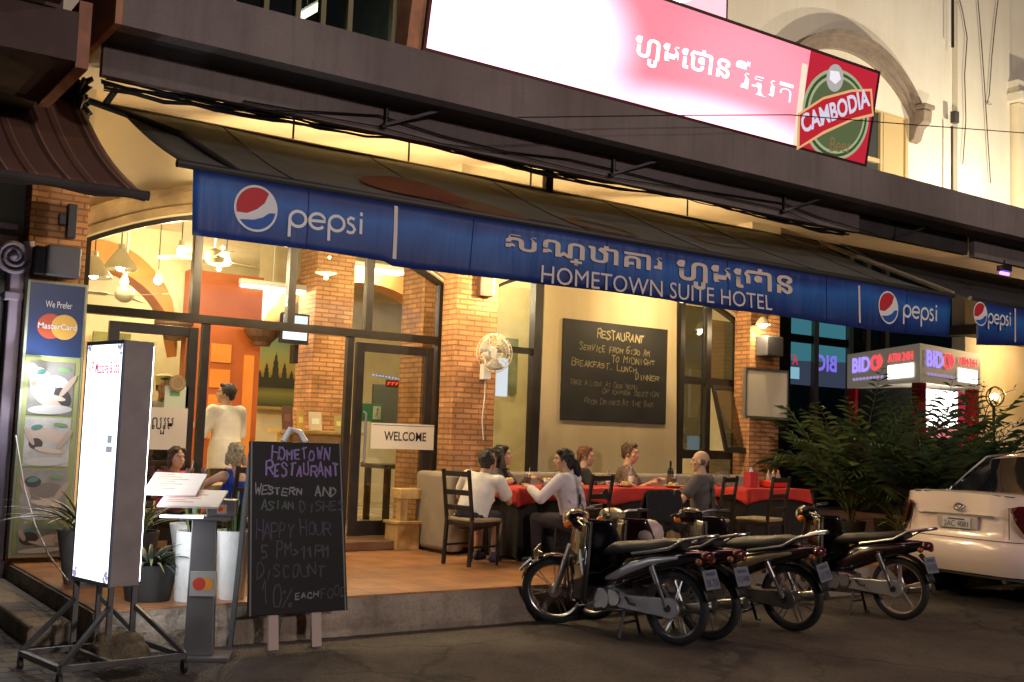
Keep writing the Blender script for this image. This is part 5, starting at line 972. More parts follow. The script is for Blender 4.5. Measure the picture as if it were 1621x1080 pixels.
m.tube(pts,[.012+.012*i/60 for i in range(60)],8); m.ball((c.x,10.70,c.z),.035,10); m.cyl((c.x,10.72,c.z),(c.x,10.95,c.z),.14,n=24); m.tube([(c.x+.12,10.72,c.z+.15),(c.x+.15,10.74,c.z-.05),(c.x+.12,10.78,c.z-.30)],[.05,.04,.02],8); m.build('volute',M_np,pl,smooth=40)
d=obj3('door',M_nd,NB,(1.0,1.84,10.86,10.93,.03,2.62),(1.72,1.9,10.84,10.945,.02,2.66),(1.0,1.72,10.84,10.945,2.62,2.70),bevel=.008); obj3('panel',mat('door panel paint',(.075,.085,.09),.5,var=.2),d,(1.2,1.64,10.845,10.858,1.5,2.5),(1.2,1.64,10.845,10.858,.2,1.3),bevel=.006)
obj3('slab',mat('dark brown slab',(.085,.052,.048),.8,var=.25),NB,(-8,1.74,7.95,11.0,4.05,4.40)); obj3('slab_end',mat('terracotta slab end',(.36,.16,.10),.7,var=.3),NB,(1.742,1.83,7.98,9.2,4.02,4.50))
obj3('upper_band',_mc['dark brown slab'],NB,(-8,1.70,8.3,11,4.402,7))
LS=wthing('white_light_sign','white lit sign box with brown frame at the top left corner','sign',(1.0,7.7,4.42)); obj3('sign_box',mat('brown sign frame',(.20,.11,.05),.6),LS,(-1.5,1.60,7.62,7.92,4.41,5.3),bevel=.01); obj3('sign_face',emis('white sign glow',(1,.95,.86),6),LS,(-1.45,1.54,7.605,7.618,4.46,5.25))
# red brown striped awning
RA=wthing('striped_awning','sloping red brown awning with faded stripes and a rolled green cover','awning',(1.0,8,3.2))
def ra(u,v): return (-2.0+4.24*u+.03*v, 10.0-2.0*v, 4.36-1.15*v-.10*math.sin(PI*v)+.012*math.sin(u*60)*v)
RM=bpy.data.materials.new('striped awning cloth'); RM.use_nodes=True; n=RM.node_tree.nodes; l=RM.node_tree.links; bb=n['Principled BSDF']; tc=n.new('ShaderNodeTexCoord'); sp=n.new('ShaderNodeSeparateXYZ'); l.new(tc.outputs['Object'],sp.inputs[0]); ml=n.new('ShaderNodeMath'); ml.operation='MULTIPLY'; ml.inputs[1].default_value=1/.40; l.new(sp.outputs[0],ml.inputs[0]); fr=n.new('ShaderNodeMath'); fr.operation='FRACT'; l.new(ml.outputs[0],fr.inputs[0]); cr=n.new('ShaderNodeValToRGB'); cr.color_ramp.interpolation='CONSTANT'; e=cr.color_ramp.elements; e[0].color=(.15,.07,.05,1); e[1].position=.30; e[1].color=(.06,.02,.016,1)
for p_,c_ in((.42,(.30,.17,.10,1)),(.46,(.15,.07,.05,1)),(.74,(.06,.02,.016,1)),(.80,(.15,.07,.05,1)),(.9,(.28,.16,.09,1)),(.93,(.15,.07,.05,1))): q=e.new(p_); q.color=c_
l.new(fr.outputs[0],cr.inputs[0]); l.new(cr.outputs[0],bb.inputs['Base Color']); bb.inputs['Roughness'].default_value=.9
MB().grid(ra,70,10).build('fabric',RM,RA,solid=.006,smooth=True); MB().tube([(-2,7.99,3.19),(2.31,7.99,3.19)],.035,10).build('front_bar',M_dkgrey,RA); m=MB(); m.grid(lambda u,v:(-2.0+4.28*u,7.97+.005*math.sin(u*90)*v,3.19-(.05+.012*math.sin(u*50))*v),60,2); m.build('front_hem',mat('dark hem cloth',(.03,.022,.02),.9),RA,solid=.004)
MB().tube([(-2,10.0,4.40),(0,10.02,4.42),(2.25,10.0,4.40)],[.13,.12,.11],12).build('rolled_cover',mat('dark green cover',(.035,.048,.045),.8,var=.3,vscale=4),RA,smooth=True)
m=MB(); rr=random.Random(2)
for k in range(9): m.tube([(2.22+rr.uniform(-.05,.08),9.9+rr.uniform(-.1,.1),4.5-.07*i+rr.uniform(-.03,.03)) for i in range(7)],.022,6)
m.build('bracket_tangle',M_black,RA)
# speaker over the board, black bracket, on the left pillar
t=wthing('wall_speaker','dark grey box on the left brick pillar above the card sign','speaker',(2.3,10.6,2.95)); obj3('box',mat('grey plastic box',(.10,.10,.12),.5),t,(2.18,2.47,10.52,10.74,2.86,3.14),bevel=.015); obj3('side_cover',M_black,t,(2.08,2.175,10.56,10.74,2.86,3.12),bevel=.01)
t=wthing('black_bracket','small black box bracket high on the left brick pillar','bracket',(2.38,10.7,3.4)); obj3('plate',M_black,t,(2.36,2.44,10.66,10.745,3.24,3.56),(2.29,2.355,10.69,10.745,3.36,3.46),bevel=.006)
# tall advertising board
AB=wthing('card_and_massage_board','tall standing board with card acceptance panel above massage pictures','sign',(2.3,10.55,.33)); y0=10.58
obj3('frame',mat('pale lime board frame',(.36,.39,.28),.5),AB,(2.04,2.56,10.58,10.70,.33,2.81),bevel=.006)
blu=obj3('card_panel',mat('navy card panel',(.008,.028,.10),.35),AB,(2.065,2.535,10.572,10.579,2.13,2.785))
def ptext(par,s,mt,x0,x1,z,h,y,bold=0): return text(s,'lettering',mt,V((x0,y,z)),V((1,0,0)),V((0,0,1)),height=h,width=x1-x0,parent=par,depth=.001,bold=bold)
def disc(par,name,mt,cx,cz,r,y,n=30,rz=None): m=MB(); m.add([(cx+r*math.cos(2*PI*i/n),y,cz+(rz or r)*math.sin(2*PI*i/n)) for i in range(n)],[tuple(range(n))]); return m.build(name,mt,par)
disc(blu,'card_disc',mat('card red',(.42,.07,.03),.4),2.255,2.40,.115,10.5705); disc(blu,'card_disc',mat('card amber',(.62,.35,.06),.4),2.375,2.40,.115,10.5700)
M_pw=mat('panel white lettering',(.70,.70,.68),.5); ptext(blu,'MasterCard',M_pw,2.15,2.48,2.375,.055,10.5685,.01); ptext(blu,'We Prefer',M_pw,2.20,2.43,2.57,.06,10.5685)
obj3('lime_border',mat('lime border print',(.30,.34,.13),.5),AB,(2.065,2.535,10.574,10.579,.36,2.12))
def photo(z0,z1,base,shapes,nm):
    h=z1-z0; shapes=list(shapes)+[(2.30,z0+h*.10,.19,h*.09,0.05,(.50,.50,.48)),(2.14,z0+h*.62,.022,h*.22,.5,(.46,.36,.29)),(2.44,z0+h*.55,.026,h*.26,-.6,(.44,.34,.27)),(2.31,z0+h*.33,.12,h*.055,-.15,(.56,.46,.38)),(2.20,z0+h*.80,.05,h*.05,.2,(.08,.22,.20)),(2.40,z0+h*.86,.06,h*.04,-.1,(.16,.30,.12))]
    p_=obj3('massage_picture',mat(nm,base,.45,var=.25,vscale=8),AB,(2.10,2.49,10.570,10.573,z0,z1))
    for i,(cx,cz,rx,rz,rot,col) in enumerate(shapes):
        m=MB(); N=18; m.add([(cx+rx*math.cos(a)*math.cos(rot)-rz*math.sin(a)*math.sin(rot),10.5693-.0004*i,cz+rx*math.cos(a)*math.sin(rot)+rz*math.sin(a)*math.cos(rot)) for a in [2*PI*k/N for k in range(N)]],[tuple(range(N))]); m.build('printed_shape',mat('print %.2f %.2f %.2f'%col,col,.5),p_)
sk=(.52,.42,.34); wh_=(.62,.60,.56); dk=(.05,.045,.045)
photo(1.60,2.08,(.22,.21,.19),[(2.22,1.86,.10,.17,.3,(.60,.56,.45)),(2.36,1.90,.09,.05,-.3,wh_),(2.40,1.76,.07,.10,.5,dk),(2.28,1.72,.14,.05,-.5,sk)],'massage print a')
photo(1.14,1.575,(.50,.50,.48),[(2.30,1.42,.16,.06,-.2,sk),(2.20,1.34,.06,.05,0,dk),(2.36,1.26,.10,.04,.1,(.42,.38,.34))],'massage print b')
photo(.66,1.11,(.30,.29,.27),[(2.30,.92,.15,.07,.2,(.20,.17,.15)),(2.20,1.0,.07,.05,0,dk),(2.36,.80,.10,.05,-.3,sk)],'massage print c')
photo(.37,.63,(.22,.24,.20),[(2.2,.5,.08,.06,0,dk),(2.36,.48,.10,.05,.2,sk)],'massage print d')
p=at(50,585,Y=10.45); t=thing('glare_lamp','white lamp glaring at the edge of the massage board','lamp',p); MB().ball((0,0,0),.05,14).build('bulb',emis('cold white bulb glow',(.95,.97,1),40),t,smooth=True); MB().bar((0,.02,0),(0,.13,0),.03).build('bracket',M_black,t); lamp('glare_light',(0,-.07,0),24,(.88,.92,1),.012,parent=t)
# lit menu box on its trolley
c1=at(115,917,Z=.52); c2=at(174,931,Z=.52); ex=(c2-c1).normalized(); W1=(c2-c1).length; ey=V((-ex.y,ex.x,0)); ey=ey if ey.x>0 else -ey; 
LB=wthing('lit_sign_box','tall glowing white sign box in a grey case on a steel trolley','sign',(c2.x,c2.y,0)); DP=.20; HB=1.56
def lbx(u,v,z): return c1+ex*(u*W1)+ey*(v*DP)+V((0,0,z-.52))
ML=Matrix((ex,ey,V((0,0,1)))).transposed().to_4x4(); ML=Matrix.Translation((c1.x,c1.y,0))@ML
MB().box(0,W1,0,DP,.52,.52+HB,ML).build('case',mat('grey sheet metal case',(.30,.27,.27),.55,.1,var=.15),LB,bevel=.006)
m=MB(); m.box(.0,W1,-.012,-.001,.52,.545,ML); m.box(0,W1,-.012,-.001,.495+HB,.52+HB,ML); m.box(0,.015,-.012,-.001,.545,.495+HB,ML); m.box(W1-.015,W1,-.012,-.001,.545,.495+HB,ML); m.build('frame_rim',mat('blue grey rim',(.16,.19,.28),.4),LB)
emis('cold white sign glow',(.90,.95,1),9); fc=MB().box(.015,W1-.015,-.010,-.002,.545,.495+HB,ML).build('sign_face',emis('printed sign glow',(.86,.93,1),2.6),LB)
MB().box(.015,W1-.015,DP+.002,DP+.010,.545,.495+HB,ML).build('sign_face',_mc['cold white sign glow'],LB)
ux=ML.to_3x3()@V((1,0,0)); uz=V((0,0,1)); pinkm=emis('pale pink print',(.70,.08,.16),1)
text('VIP Massage & Spa','lettering',pinkm,ML@V((.04,-.0115,1.84)),ux,uz,height=.11,width=W1-.08,parent=fc,depth=0,bold=.02); text('Free Wi-Fi Drinks','lettering',emis('pale green print',(.18,.50,.36),1),ML@V((.05,-.0115,.72)),ux,uz,height=.05,width=W1*.6,parent=fc,depth=0); text('Room Service','lettering',emis('pale rose print',(.70,.22,.24),1),ML@V((.10,-.0115,.62)),ux,uz,height=.06,width=W1*.55,parent=fc,depth=0)
m=MB(); rr=random.Random(9)
for (u0,z0) in((.03,.57),(W1-.03,.57),(.03,.48+HB),(W1-.03,.48+HB)):
    for k in range(9): a=rr.uniform(0,6.28); q=rr.uniform(.0,.045); s_=1 if u0<.1 else -1; m.ball((u0+s_*abs(q*math.cos(a)),-.0108,z0+q*math.sin(a)*(1 if z0<1 else -1)),(.014,.0006,.014),6,None)
mm=MB(); mm.v=[tuple(ML@V(v)) for v in m.v]; mm.f=m.f; mm.mi=m.mi; mm.build('corner_print',emis('mauve print',(.42,.36,.55),1),fc)
for px,py in((182,685),(183,712)): q=at(px,py,Z=1.2)
m=MB(); m.box(W1*.70,W1*.86,-.0112,-.0108,1.36,1.40,ML); m.box(W1*.72,W1*.84,-.0112,-.0108,1.42,1.47,ML); m.build('small_print',emis('small grey print',(.35,.38,.42),1),fc)
# trolley frame
Av=at(33,1034,Z=.11); Bv=at(95,1060,Z=.11); Cv=at(292,1038,Z=.11); Dv=Av+Cv-Bv; M_st=mat('worn grey steel tube',(.12,.12,.125),.45,.5,var=.3)
m=MB()
for a,b in((Av,Bv),(Bv,Cv),(Cv,Dv),(Dv,Av)): m.bar(a,b,.034)
mid=lambda a,b,t_:a.lerp(b,t_)
m.bar(mid(Av,Dv,.4),mid(Bv,Cv,.4),.028); 
posts=[ML@V((.02,.02,0)),ML@V((W1-.02,.02,0)),ML@V((W1-.02,DP-.02,0)),ML@V((.02,DP-.02,0))]
for p_ in posts: m.bar(V((p_.x,p_.y,.12)),V((p_.x,p_.y,.53)),.032)
for p_,q_ in zip(posts,(Av,Bv,Cv,Dv)): m.bar(V((p_.x,p_.y,.40)),q_+V((0,0,.01)),.026)
tr=m.build('trolley_frame',M_st,LB)
for q_ in(Av,Bv,Cv,Dv):
    m=MB(); m.cyl(q_+V((-.012,0,-.065)),q_+V((.012,0,-.065)),.042,n=18); m.bar(q_+V((0,0,-.065)),q_,.02); m.build('caster',M_mat,LB)
t=wthing('sandbag','dusty sandbag weighing down the sign trolley','sandbag',((Bv.x+Cv.x)/2,(Bv.y+Cv.y)/2+.2,0)); c=(Av+Cv)/2+V((.1,.02,.10)); m=MB(); c.z=.15; m.box(c.x-.16,c.x+.12,c.y-.10,c.y+.08,.05,.17); m.ball(c+V((.03,.0,.03)),(.13,.09,.06),14); m.ball(c+V((-.08,.03,.05)),(.06,.07,.05),12); m.ball(c+V((.12,-.02,-.04)),(.07,.08,.06),12); m.build('bag',mat('dusty sack cloth',(.16,.125,.08),.9,var=.5,vscale=14,bump=.8,bscale=30),t,remesh=.012,soft=2)
t=wthing('sign_cable','thin white cable drooping from the shop front to the sign trolley','cable',(2.0,9,.5)); MB().tube([at(25,690,Y=10.4),at(38,770,Y=10.0),at(55,830,Y=9.4),at(78,880,Y=8.8),at(108,920,Y=8.2)],.007,6).build('cable',mat('grey white cable',(.5,.5,.48),.5),t)
# menu stand with card stickers
MS_=thing('menu_stand','slim steel menu stand holding two open menus, beside the sign box','menu stand',(2.66,7.36,0),R_(-26)); M_sg=mat('grey stand metal',(.17,.17,.18),.38,.6,var=.1)
MB().box(-.20,.20,-.13,.13,0,.03).build('base',M_sg,MS_,bevel=.006); m=MB(); m.add([(-.10,-.07,.03),(.09,-.07,.03),(.09,.07,.03),(-.10,.07,.03),(-.10,-.03,.92),(.06,-.03,.92),(.06,.04,.92),(-.10,.04,.92)],[(3,2,1,0),(4,5,6,7),(0,1,5,4),(1,2,6,5),(2,3,7,6),(3,0,4,7)]); cl_=m.build('column',M_sg,MS_,bevel=.005)
m=MB(); m.box(-.17,.16,-.10,.07,.921,.95); m.box(.0,.19,-.105,.075,.951,1.06); m.build('holder',M_sg,MS_,bevel=.005)
m=MB(); m.box(-.30,-.02,-.104,-.06,.935,.951); m.build('light_strip',emis('cold strip glow',(.85,.93,1),3),MS_)
for q_,z in(((.0,-.0545,.50),0),((.10,-.107,1.0),1)):
    k=MB(); s_=.085 if z==0 else .032; k.box(q_[0]-s_,q_[0]+s_,q_[1]-.012,q_[1]-.010 if z else q_[1]+.02,q_[2]-s_*.95,q_[2]+s_*.95); st_=k.build('card_sticker',mat('sticker grey',(.30,.29,.29),.4),MS_)
    for dx,cname,col in((-.3,'sticker red',(.45,.05,.03)),(.3,'sticker orange',(.60,.25,.04))):
        m=MB(); N=20; m.add([(q_[0]+dx*s_+s_*.5*math.cos(2*PI*i/N),q_[1]-.0135+dx*.0005,q_[2]+s_*.5*math.sin(2*PI*i/N)) for i in range(N)],[tuple(range(N))]); m.build('card_disc',mat(cname,col,.4),st_)
M_pap=mat('menu paper',(.56,.50,.45),.4); 
def menu(x,y,z,rx,rz,lab,w,h,band):
    t=thing('menu',lab,'menu',(x,y,z),0,'menus on the stand'); M=Matrix.Rotation(rz,4,'Z')@Matrix.Rotation(rx,4,'X'); MB().box(-w/2,w/2,-h/2,h/2,-.008,.008,M).build('cover',M_pap,t,bevel=.004)
    m=MB()
    for k in range(7): yy=h*.40-h*.11*k; m.box(-w*.4,-w*.4+w*(.3+.4*((k*37)%5)/5),yy-.006,yy+.004,.0085,.0095,M)
    m.build('printed_lines',mat('menu ink %.1f'%band[0],band,.6),t)
menu(2.47,7.50,1.15,R_(26),R_(-34),'upper cream menu lying open on the steel stand',.36,.30,(.34,.26,.14)); menu(2.53,7.30,1.065,R_(20),R_(-34),'lower white menu with red lines on the steel stand',.40,.28,(.55,.20,.18))
# chalk A-board
ab=thing('chalk_board','black chalk A-board lettered HOMETOWN RESTAURANT and happy hour on the road','chalkboard',(3.40,7.44,0),0); tilt=R_(-9)
MA=Matrix.Translation((0,0,.24))@Matrix.Rotation(tilt,4,'X')@Matrix.Rotation(R_(90),4,'X')   # board plane: x right, y up, z towards the street
pan=MB(); pan.add([MA@V(p_) for p_ in((-.385,0,0),(.385,0,0),(.365,1.23,0),(-.365,1.23,0),(-.385,0,-.022),(.385,0,-.022),(.365,1.23,-.022),(-.365,1.23,-.022))],[(0,1,2,3),(7,6,5,4),(0,4,5,1),(1,5,6,2),(2,6,7,3),(3,7,4,0)]); pan=pan.build('board_face',mat('black chalkboard paint',(.005,.005,.006),.5,spec=.25),ab,bevel=.004)
for x in(-.375,.36): m=MB(); m.add([MA@V(p_) for p_ in((x,0,.002),(x+.012,0,.002),(x*.955+.012,1.23,.002),(x*.955,1.23,.002))],[(0,1,2,3)]); m.build('edge_trim',mat('thin grey trim',(.14,.14,.135),.5),pan)
for x in(-.19,.14): MB().bar(MA@V((x,-.25,-.03)),MA@V((x,.02,-.03)),.075,.03).build('leg',mat('pale pink timber',(.46,.36,.32),.6),ab)
for x in(-.40,-.05): MB().bar(V((x,.255,0)),MA@V((x+.06,1.15,-.04)),.07,.03).build('leg',mat('dark slate timber',(.06,.065,.07),.6),ab)
cw=mat('white chalk',(.24,.23,.25),.95); cp=mat('violet chalk',(.24,.17,.38),.95); cd=mat('faint grey chalk',(.07,.07,.074),.95); cg=mat('green grey chalk',(.09,.12,.105),.95); cv=mat('faint violet chalk',(.075,.06,.10),.95)
chalk('chalk_writing',cp,[('HOMETOWN',-.20,1.10,.085,.058,.02),('RESTAURANT',-.24,.975,.095,.057,.02)],MA,pan,.013)
chalk('chalk_writing',cw,[('WESTERN',-.33,.85,.06,.054,-.03),('AND',.14,.835,.06,.058,0)],MA,pan,.011); chalk('chalk_writing',cg,[('ASIAN',-.28,.74,.065,.054,.0)],MA,pan,.010); chalk('chalk_writing',cd,[('DISHES',.02,.72,.075,.058,.0),('DISCOUNT',-.32,.25,.085,.066,.02)],MA,pan,.010)
chalk('chalk_writing',cv,[('HAPPY',-.32,.53,.12,.060,.02),('HOUR',.02,.55,.11,.062,.0)],MA,pan,.010); chalk('chalk_writing',mat('grey chalk',(.075,.075,.08),.95),[('5 PM>11PM',-.28,.40,.085,.062,.0)],MA,pan,.011); chalk('chalk_writing',cd,[('10%',-.28,.06,.14,.075,.0)],MA,pan,.009); chalk('chalk_writing',cw,[('EACH',-.03,.10,.045,.048,.02)],MA,pan,.008); chalk('chalk_writing',cd,[('FOOD',.17,.10,.07,.05,.02)],MA,pan,.009)
for k,(x,c_) in enumerate(((-.10,(.60,.60,.60)),(.02,(.28,.20,.32)))):
    pass
m=MB(); m.tube([MA@V((-.10,1.235,-.02)),MA@V((-.04,1.33,-.03)),MA@V((.04,1.31,-.03)),MA@V((.08,1.235,-.02))],.022,8); m.build('top_clip',mat('white clip',(.60,.58,.60),.4),ab,smooth=True)
# planters
M_pot=mat('white textured pot',(.80,.80,.78),.6,var=.06,bump=.5,bscale=22)
def pot(x,y,r0,r1,h,lab,mt=M_pot,z=PZ,soil=True):
    t=thing('planter',lab,'planter',(x,y,z),0,'planters on the terrace edge'); MB().lathe([(.001,0),(r0*.96,0),(r0,.02),(r1,h),(r1*.93,h),(r1*.9,h-.04),(.001,h-.045)],n=28,cap=False).build('pot',mt,t,smooth=50); return t
def blades(t,name,mt,n,L,w,spread,droop,seed,z0,r0=.05,up=.5,edge=None):
    rn=random.Random(seed); m=MB(); 
    for k in range(n):
        a=rn.uniform(0,2*PI); l_=L*rn.uniform(.6,1.05); e=rn.uniform(up*.6,up*1.3) ; q=rn.uniform(0,r0); base=V((q*math.cos(a),q*math.sin(a),z0)); N=6; d=V((math.cos(a),math.sin(a),0)); tn=V((-math.sin(a),math.cos(a),0)); vs=[]; tw=rn.uniform(-.4,.4); ww=w*rn.uniform(.7,1.15)
        for i in range(N+1):
            s=i/N; r=l_*spread*e*(s**1.2); zz=l_*s*(1-.25*spread*e)-droop*l_*e*s*s; wd=ww*(1-s)**.55*(.55+.9*min(1,s*3)*.5); c=base+d*r+V((0,0,zz)); t2=(tn*math.cos(tw*s)+V((0,0,math.sin(tw*s)))); nrm=V((0,0,1)).cross(t2)
            vs+=[c-t2*wd/2+V((0,0,wd*.18)),c,c+t2*wd/2+V((0,0,wd*.18))]
        m.cur=k%len(mt) if isinstance(mt,list) else 0
        m.add(vs,[(i*3+j,(i+1)*3+j,(i+1)*3+j+1,i*3+j+1) for i in range(N) for j in range(2)])
    return m.build(name,mt,t,smooth=60)
Lg=mat('dark leaf green',(.025,.055,.028),.4,var=.4,vscale=9); Lm=mat('mid leaf green',(.06,.10,.03),.4,var=.4,vscale=9); Ly=mat('yellow green leaf',(.16,.17,.05),.45,var=.4,vscale=9); Lp=mat('pale striped leaf',(.46,.52,.34),.45,var=.5,vscale=30); Lb=mat('blue green leaf',(.015,.035,.03),.45,var=.4,vscale=9); Lo=mat('browning leaf tip',(.25,.15,.03),.5,var=.3)
t=pot(2.80,8.02,.115,.125,.50,'tall white textured pot left of the menu stand column'); blades(t,'leaves',[Lm,Lg,Ly],9,.42,.06,.35,.05,11,.46,.06,.5)
t=pot(3.10,8.00,.10,.135,.50,'tall white textured pot with upright snake plant beside the chalk board'); blades(t,'leaves',[Lm,Ly,Lg],22,.34,.028,.12,0,12,.46,.09,.5)
t=pot(2.98,8.62,.07,.16,.50,'tapered white pot behind the menu stand'); blades(t,'leaves',[Lm,Ly],12,.32,.04,.4,.1,13,.46,.07,.5)
t=pot(2.53,8.14,.16,.20,.26,'dark pot with drooping dark green spiky plant by the sign box',mat('dark clay pot',(.03,.03,.032),.6)); blades(t,'leaves',[Lb,Lg],60,.46,.045,.95,.7,14,.2,.08,.9)
t=pot(2.33,9.15,.15,.22,.42,'grey bowl pot with variegated arching leaves behind the sign box',mat('grey clay pot',(.16,.155,.16),.7,var=.2)); blades(t,'leaves',[Lp,Lm,Ly,Lp,Lo],64,.74,.04,1.0,.5,15,.38,.1,.85)
t=pot(2.72,9.15,.14,.18,.40,'small dark pot with green and yellow leaves behind the tapered pot',mat('dark clay pot',(.03,.03,.032),.6)); blades(t,'leaves',[Lm,Ly,Lp],30,.5,.05,.8,.45,16,.36,.09,.9)
# chalk board on the beige wall
wb=wthing('wall_chalkboard','large black wall chalkboard listing restaurant service hours on the beige panel','chalkboard',(9.38,G-.06,1.79)); MB().box(8.485,10.265,G-.075,G-.042,1.79,3.075).build('board_face',mat('grey black chalkboard',(.020,.019,.018),.6,var=.25,vscale=3,spec=.2),wb,bevel=.003)
MW=Matrix.Translation((8.485,G-.076,1.79))@Matrix.Rotation(R_(90),4,'X'); cy=mat('yellow white chalk',(.30,.25,.13),.95)
chalk('chalk_writing',cy,[('RESTAURANT',.55,1.08,.11,.083,-.01)],MW,wb,.016); chalk('chalk_writing',mat('dim yellow chalk',(.19,.16,.085),.95),[('SERVICE FROM 6:30 AM',.27,.90,.075,.062,.0),('TO MIDNIGHT',.80,.78,.075,.072,.0),('BREAKFAST, LUNCH',.14,.70,.075,.07,-.03),('DINNER',1.22,.57,.075,.07,.0)],MW,wb,.012)
chalk('chalk_writing',mat('faint yellow chalk',(.10,.085,.055),.95),[('TAKE A LOOK AT OUR MENU',.12,.46,.06,.052,-.02),('OF KHMER SECTION',.66,.36,.06,.062,.0),('FROM DRINKS AT THE BAR',.36,.22,.06,.056,.0)],MW,wb,.010)
# welcome banner and khmer banner on the door glass, stickers
t=wthing('welcome_banner','white WELCOME banner stuck across the right glass door','banner',(6.3,G-.03,1.4)); bn=MB().box(5.83,6.72,G-.045,G-.036,1.365,1.655).build('banner_face',mat('white banner film',(.70,.64,.54),.5),t); M_ink=mat('black banner ink',(.02,.02,.02),.5)
text('WELCOME','lettering',M_ink,V((6.00,G-.046,1.46)),V((1,0,0)),V((.10,0,1)),height=.105,width=.55,parent=bn,depth=.001,bold=.015); MB().box(5.85,6.70,G-.0465,G-.0455,1.63,1.636).build('printed_rule',M_ink,bn)
t=wthing('khmer_banner','white banner with dark Khmer lettering across the left glass door','banner',(3.4,G-.03,1.5)); bn=MB().box(2.98,3.74,G-.045,G-.036,1.30,1.72).build('banner_face',mat('white banner film',(.70,.64,.54),.5),t); text('ចូលរួម','lettering',M_ink,V((3.30,G-.046,1.45)),V((1,0,0)),V((0,0,1)),height=.17,width=.30,parent=bn,depth=.001)
t=wthing('round_sticker','round brown sticker on the left glass door','sticker',(3.62,G-.03,1.9)); m=MB(); q=at(281,607,Y=G-.04); m.cyl((q.x,G-.045,q.z),(q.x,G-.038,q.z),.085,n=28); m.build('sticker_face',mat('brown sticker',(.30,.20,.09),.5),t); m=MB(); m.tube([(q.x+.06*math.cos(k*PI/12),G-.046,q.z+.06*math.sin(k*PI/12)) for k in range(24)],.004,5,closed=True); m.build('sticker_ring',mat('cream ring print',(.55,.44,.25),.5),t)
t=wthing('green_notice','pale green notice pinned inside the left glass door','notice',(3.65,G-.03,1.75)); MB().box(3.50,3.74,G-.030,G-.024,1.72,1.94).build('notice_sheet',mat('pale green paper',(.58,.66,.50),.6),t); MB().box(3.55,3.65,G-.0315,G-.0305,1.84,1.89).build('printed_mark',mat('green print',(.15,.35,.12),.6),t)
# whiteboard and small lamp on the right pillar
t=wthing('menu_whiteboard','blank cream whiteboard fixed to the right brick pillar','whiteboard',(11.7,10.6,1.95)); MB().box(11.30,12.12,10.60,10.64,1.95,2.60).build('board_face',mat('cream whiteboard',(.62,.55,.42),.35),t,bevel=.004); m=MB(); m.box(11.28,12.14,10.585,10.65,1.92,1.955); m.box(11.28,12.14,10.59,10.65,2.595,2.62); m.box(12.115,12.14,10.59,10.65,1.955,2.595); m.box(11.28,11.305,10.59,10.65,1.955,2.595); m.build('board_frame',M_steel,t); MB().box(11.5,11.56,10.64,10.75,2.2,2.3).build('bracket',M_steel,t)
p=at(1208,512,Y=10.55); t=thing('wall_lamp','glowing bracket lamp on the right brick pillar above the whiteboard','lamp',p); MB().bar((0,0,0),(0,.2,0),.03).build('arm',M_black,t); MB().lathe([(.10,-.02),(.09,.02),(.04,.08),(.02,.09)],n=18,cap=False).build('lamp_shade',M_enamel,t,smooth=True); MB().ball((0,0,-.01),.06,12).build('bulb',M_bulbw,t,smooth=True); lamp('wall_lamp_light',(.0,-.05,-.075),26,WARM,.012,parent=t)
t=wthing('pillar_speaker','dark speaker on the right brick pillar under the bracket lamp','speaker',(11.75,10.6,2.85)); obj3('box',mat('grey plastic box',(.10,.10,.12),.5),t,(11.62,11.95,10.52,10.745,2.80,3.08),bevel=.015)
t=wthing('pillar_bracket','dark box bracket at the top of the first brick pillar','bracket',(7.0,10.7,3.2)); q=at(768,452,Y=10.70); obj3('plate',mat('rusty brown box',(.09,.04,.02),.6),t,(q.x-.09,q.x+.09,10.66,10.745,q.z-.13,q.z+.3),bevel=.008); obj3('cap_strip',M_white,t,(q.x+.092,q.x+.12,10.68,10.745,q.z-.1,q.z+.3))
# ================================================================ RIGHT SIDE: plants, bank kiosk, far buildings
def frond(m,base,az,L,rise,droop,rn,nl=16,lw=.022,ll=.30):
    d=V((math.cos(az),math.sin(az),0)); P=[]
    for i in range(11): s=i/10; P.append(base+d*(L*.75*s)+V((0,0,L*(rise*s-droop*s*s))))
    m.tube(P,[.010*(1-.8*i/10) for i in range(11)],4,cap=False)
    for i in range(nl):
        s=.18+.82*i/nl; k=min(9,int(s*10)); f=s*10-k; c=P[k].lerp(P[k+1],f); t=(P[k+1]-P[k]).normalized(); sd=t.cross(V((0,0,1))).normalized(); l=ll*math.sin(PI*min(1,.25+.75*s))**.7*rn.uniform(.75,1.1)
        for g in(-1,1):
            e=(sd*g*.75+t*.75+V((0,0,-.10+rn.uniform(-.2,.2)))).normalized(); q=e.cross(V((0,0,1))).normalized()*lw/2; mid_=c+e*l*.5; tip=c+e*l+V((0,0,-l*.25))
            m.add([c-q*.4,c+q*.4,mid_+q,tip,mid_-q],[(0,1,2,3,4)])
def palm(x,y,n,L,lab,seed,z0=PZ,trunk=.25,mats=None,ll=.42):
    rn=random.Random(seed); t=thing('palm_plant',lab,'palm',(x,y,z0),0,'palms at the right end of the terrace'); MB().lathe([(.001,0),(.15,0),(.17,.02),(.21,.30),(.19,.30),(.18,.26),(.001,.26)],n=20,cap=False).build('pot',_mc['dark clay pot'],t,smooth=40)
    m=MB(); 
    for k in range(3): a=k*2.1+seed; m.tube([(0,0,.2),(.05*math.cos(a),.05*math.sin(a),.2+trunk)],[.035,.022],7)
    m.build('trunk',mat('palm stem brown',(.10,.07,.035),.8,var=.3),t,smooth=True)
    mats=mats or [Lg,Lm]
    for j in range(2):
        m=MB()
        for k in range(n//2): az=rn.uniform(0,2*PI); frond(m,V((rn.uniform(-.05,.05),rn.uniform(-.05,.05),.2+trunk*rn.uniform(.6,1))),az,L*rn.uniform(.75,1.2),rn.uniform(.8,1.45),rn.uniform(.25,.85),rn,15,.030,ll)
        m.build('crown',mats[j],t)
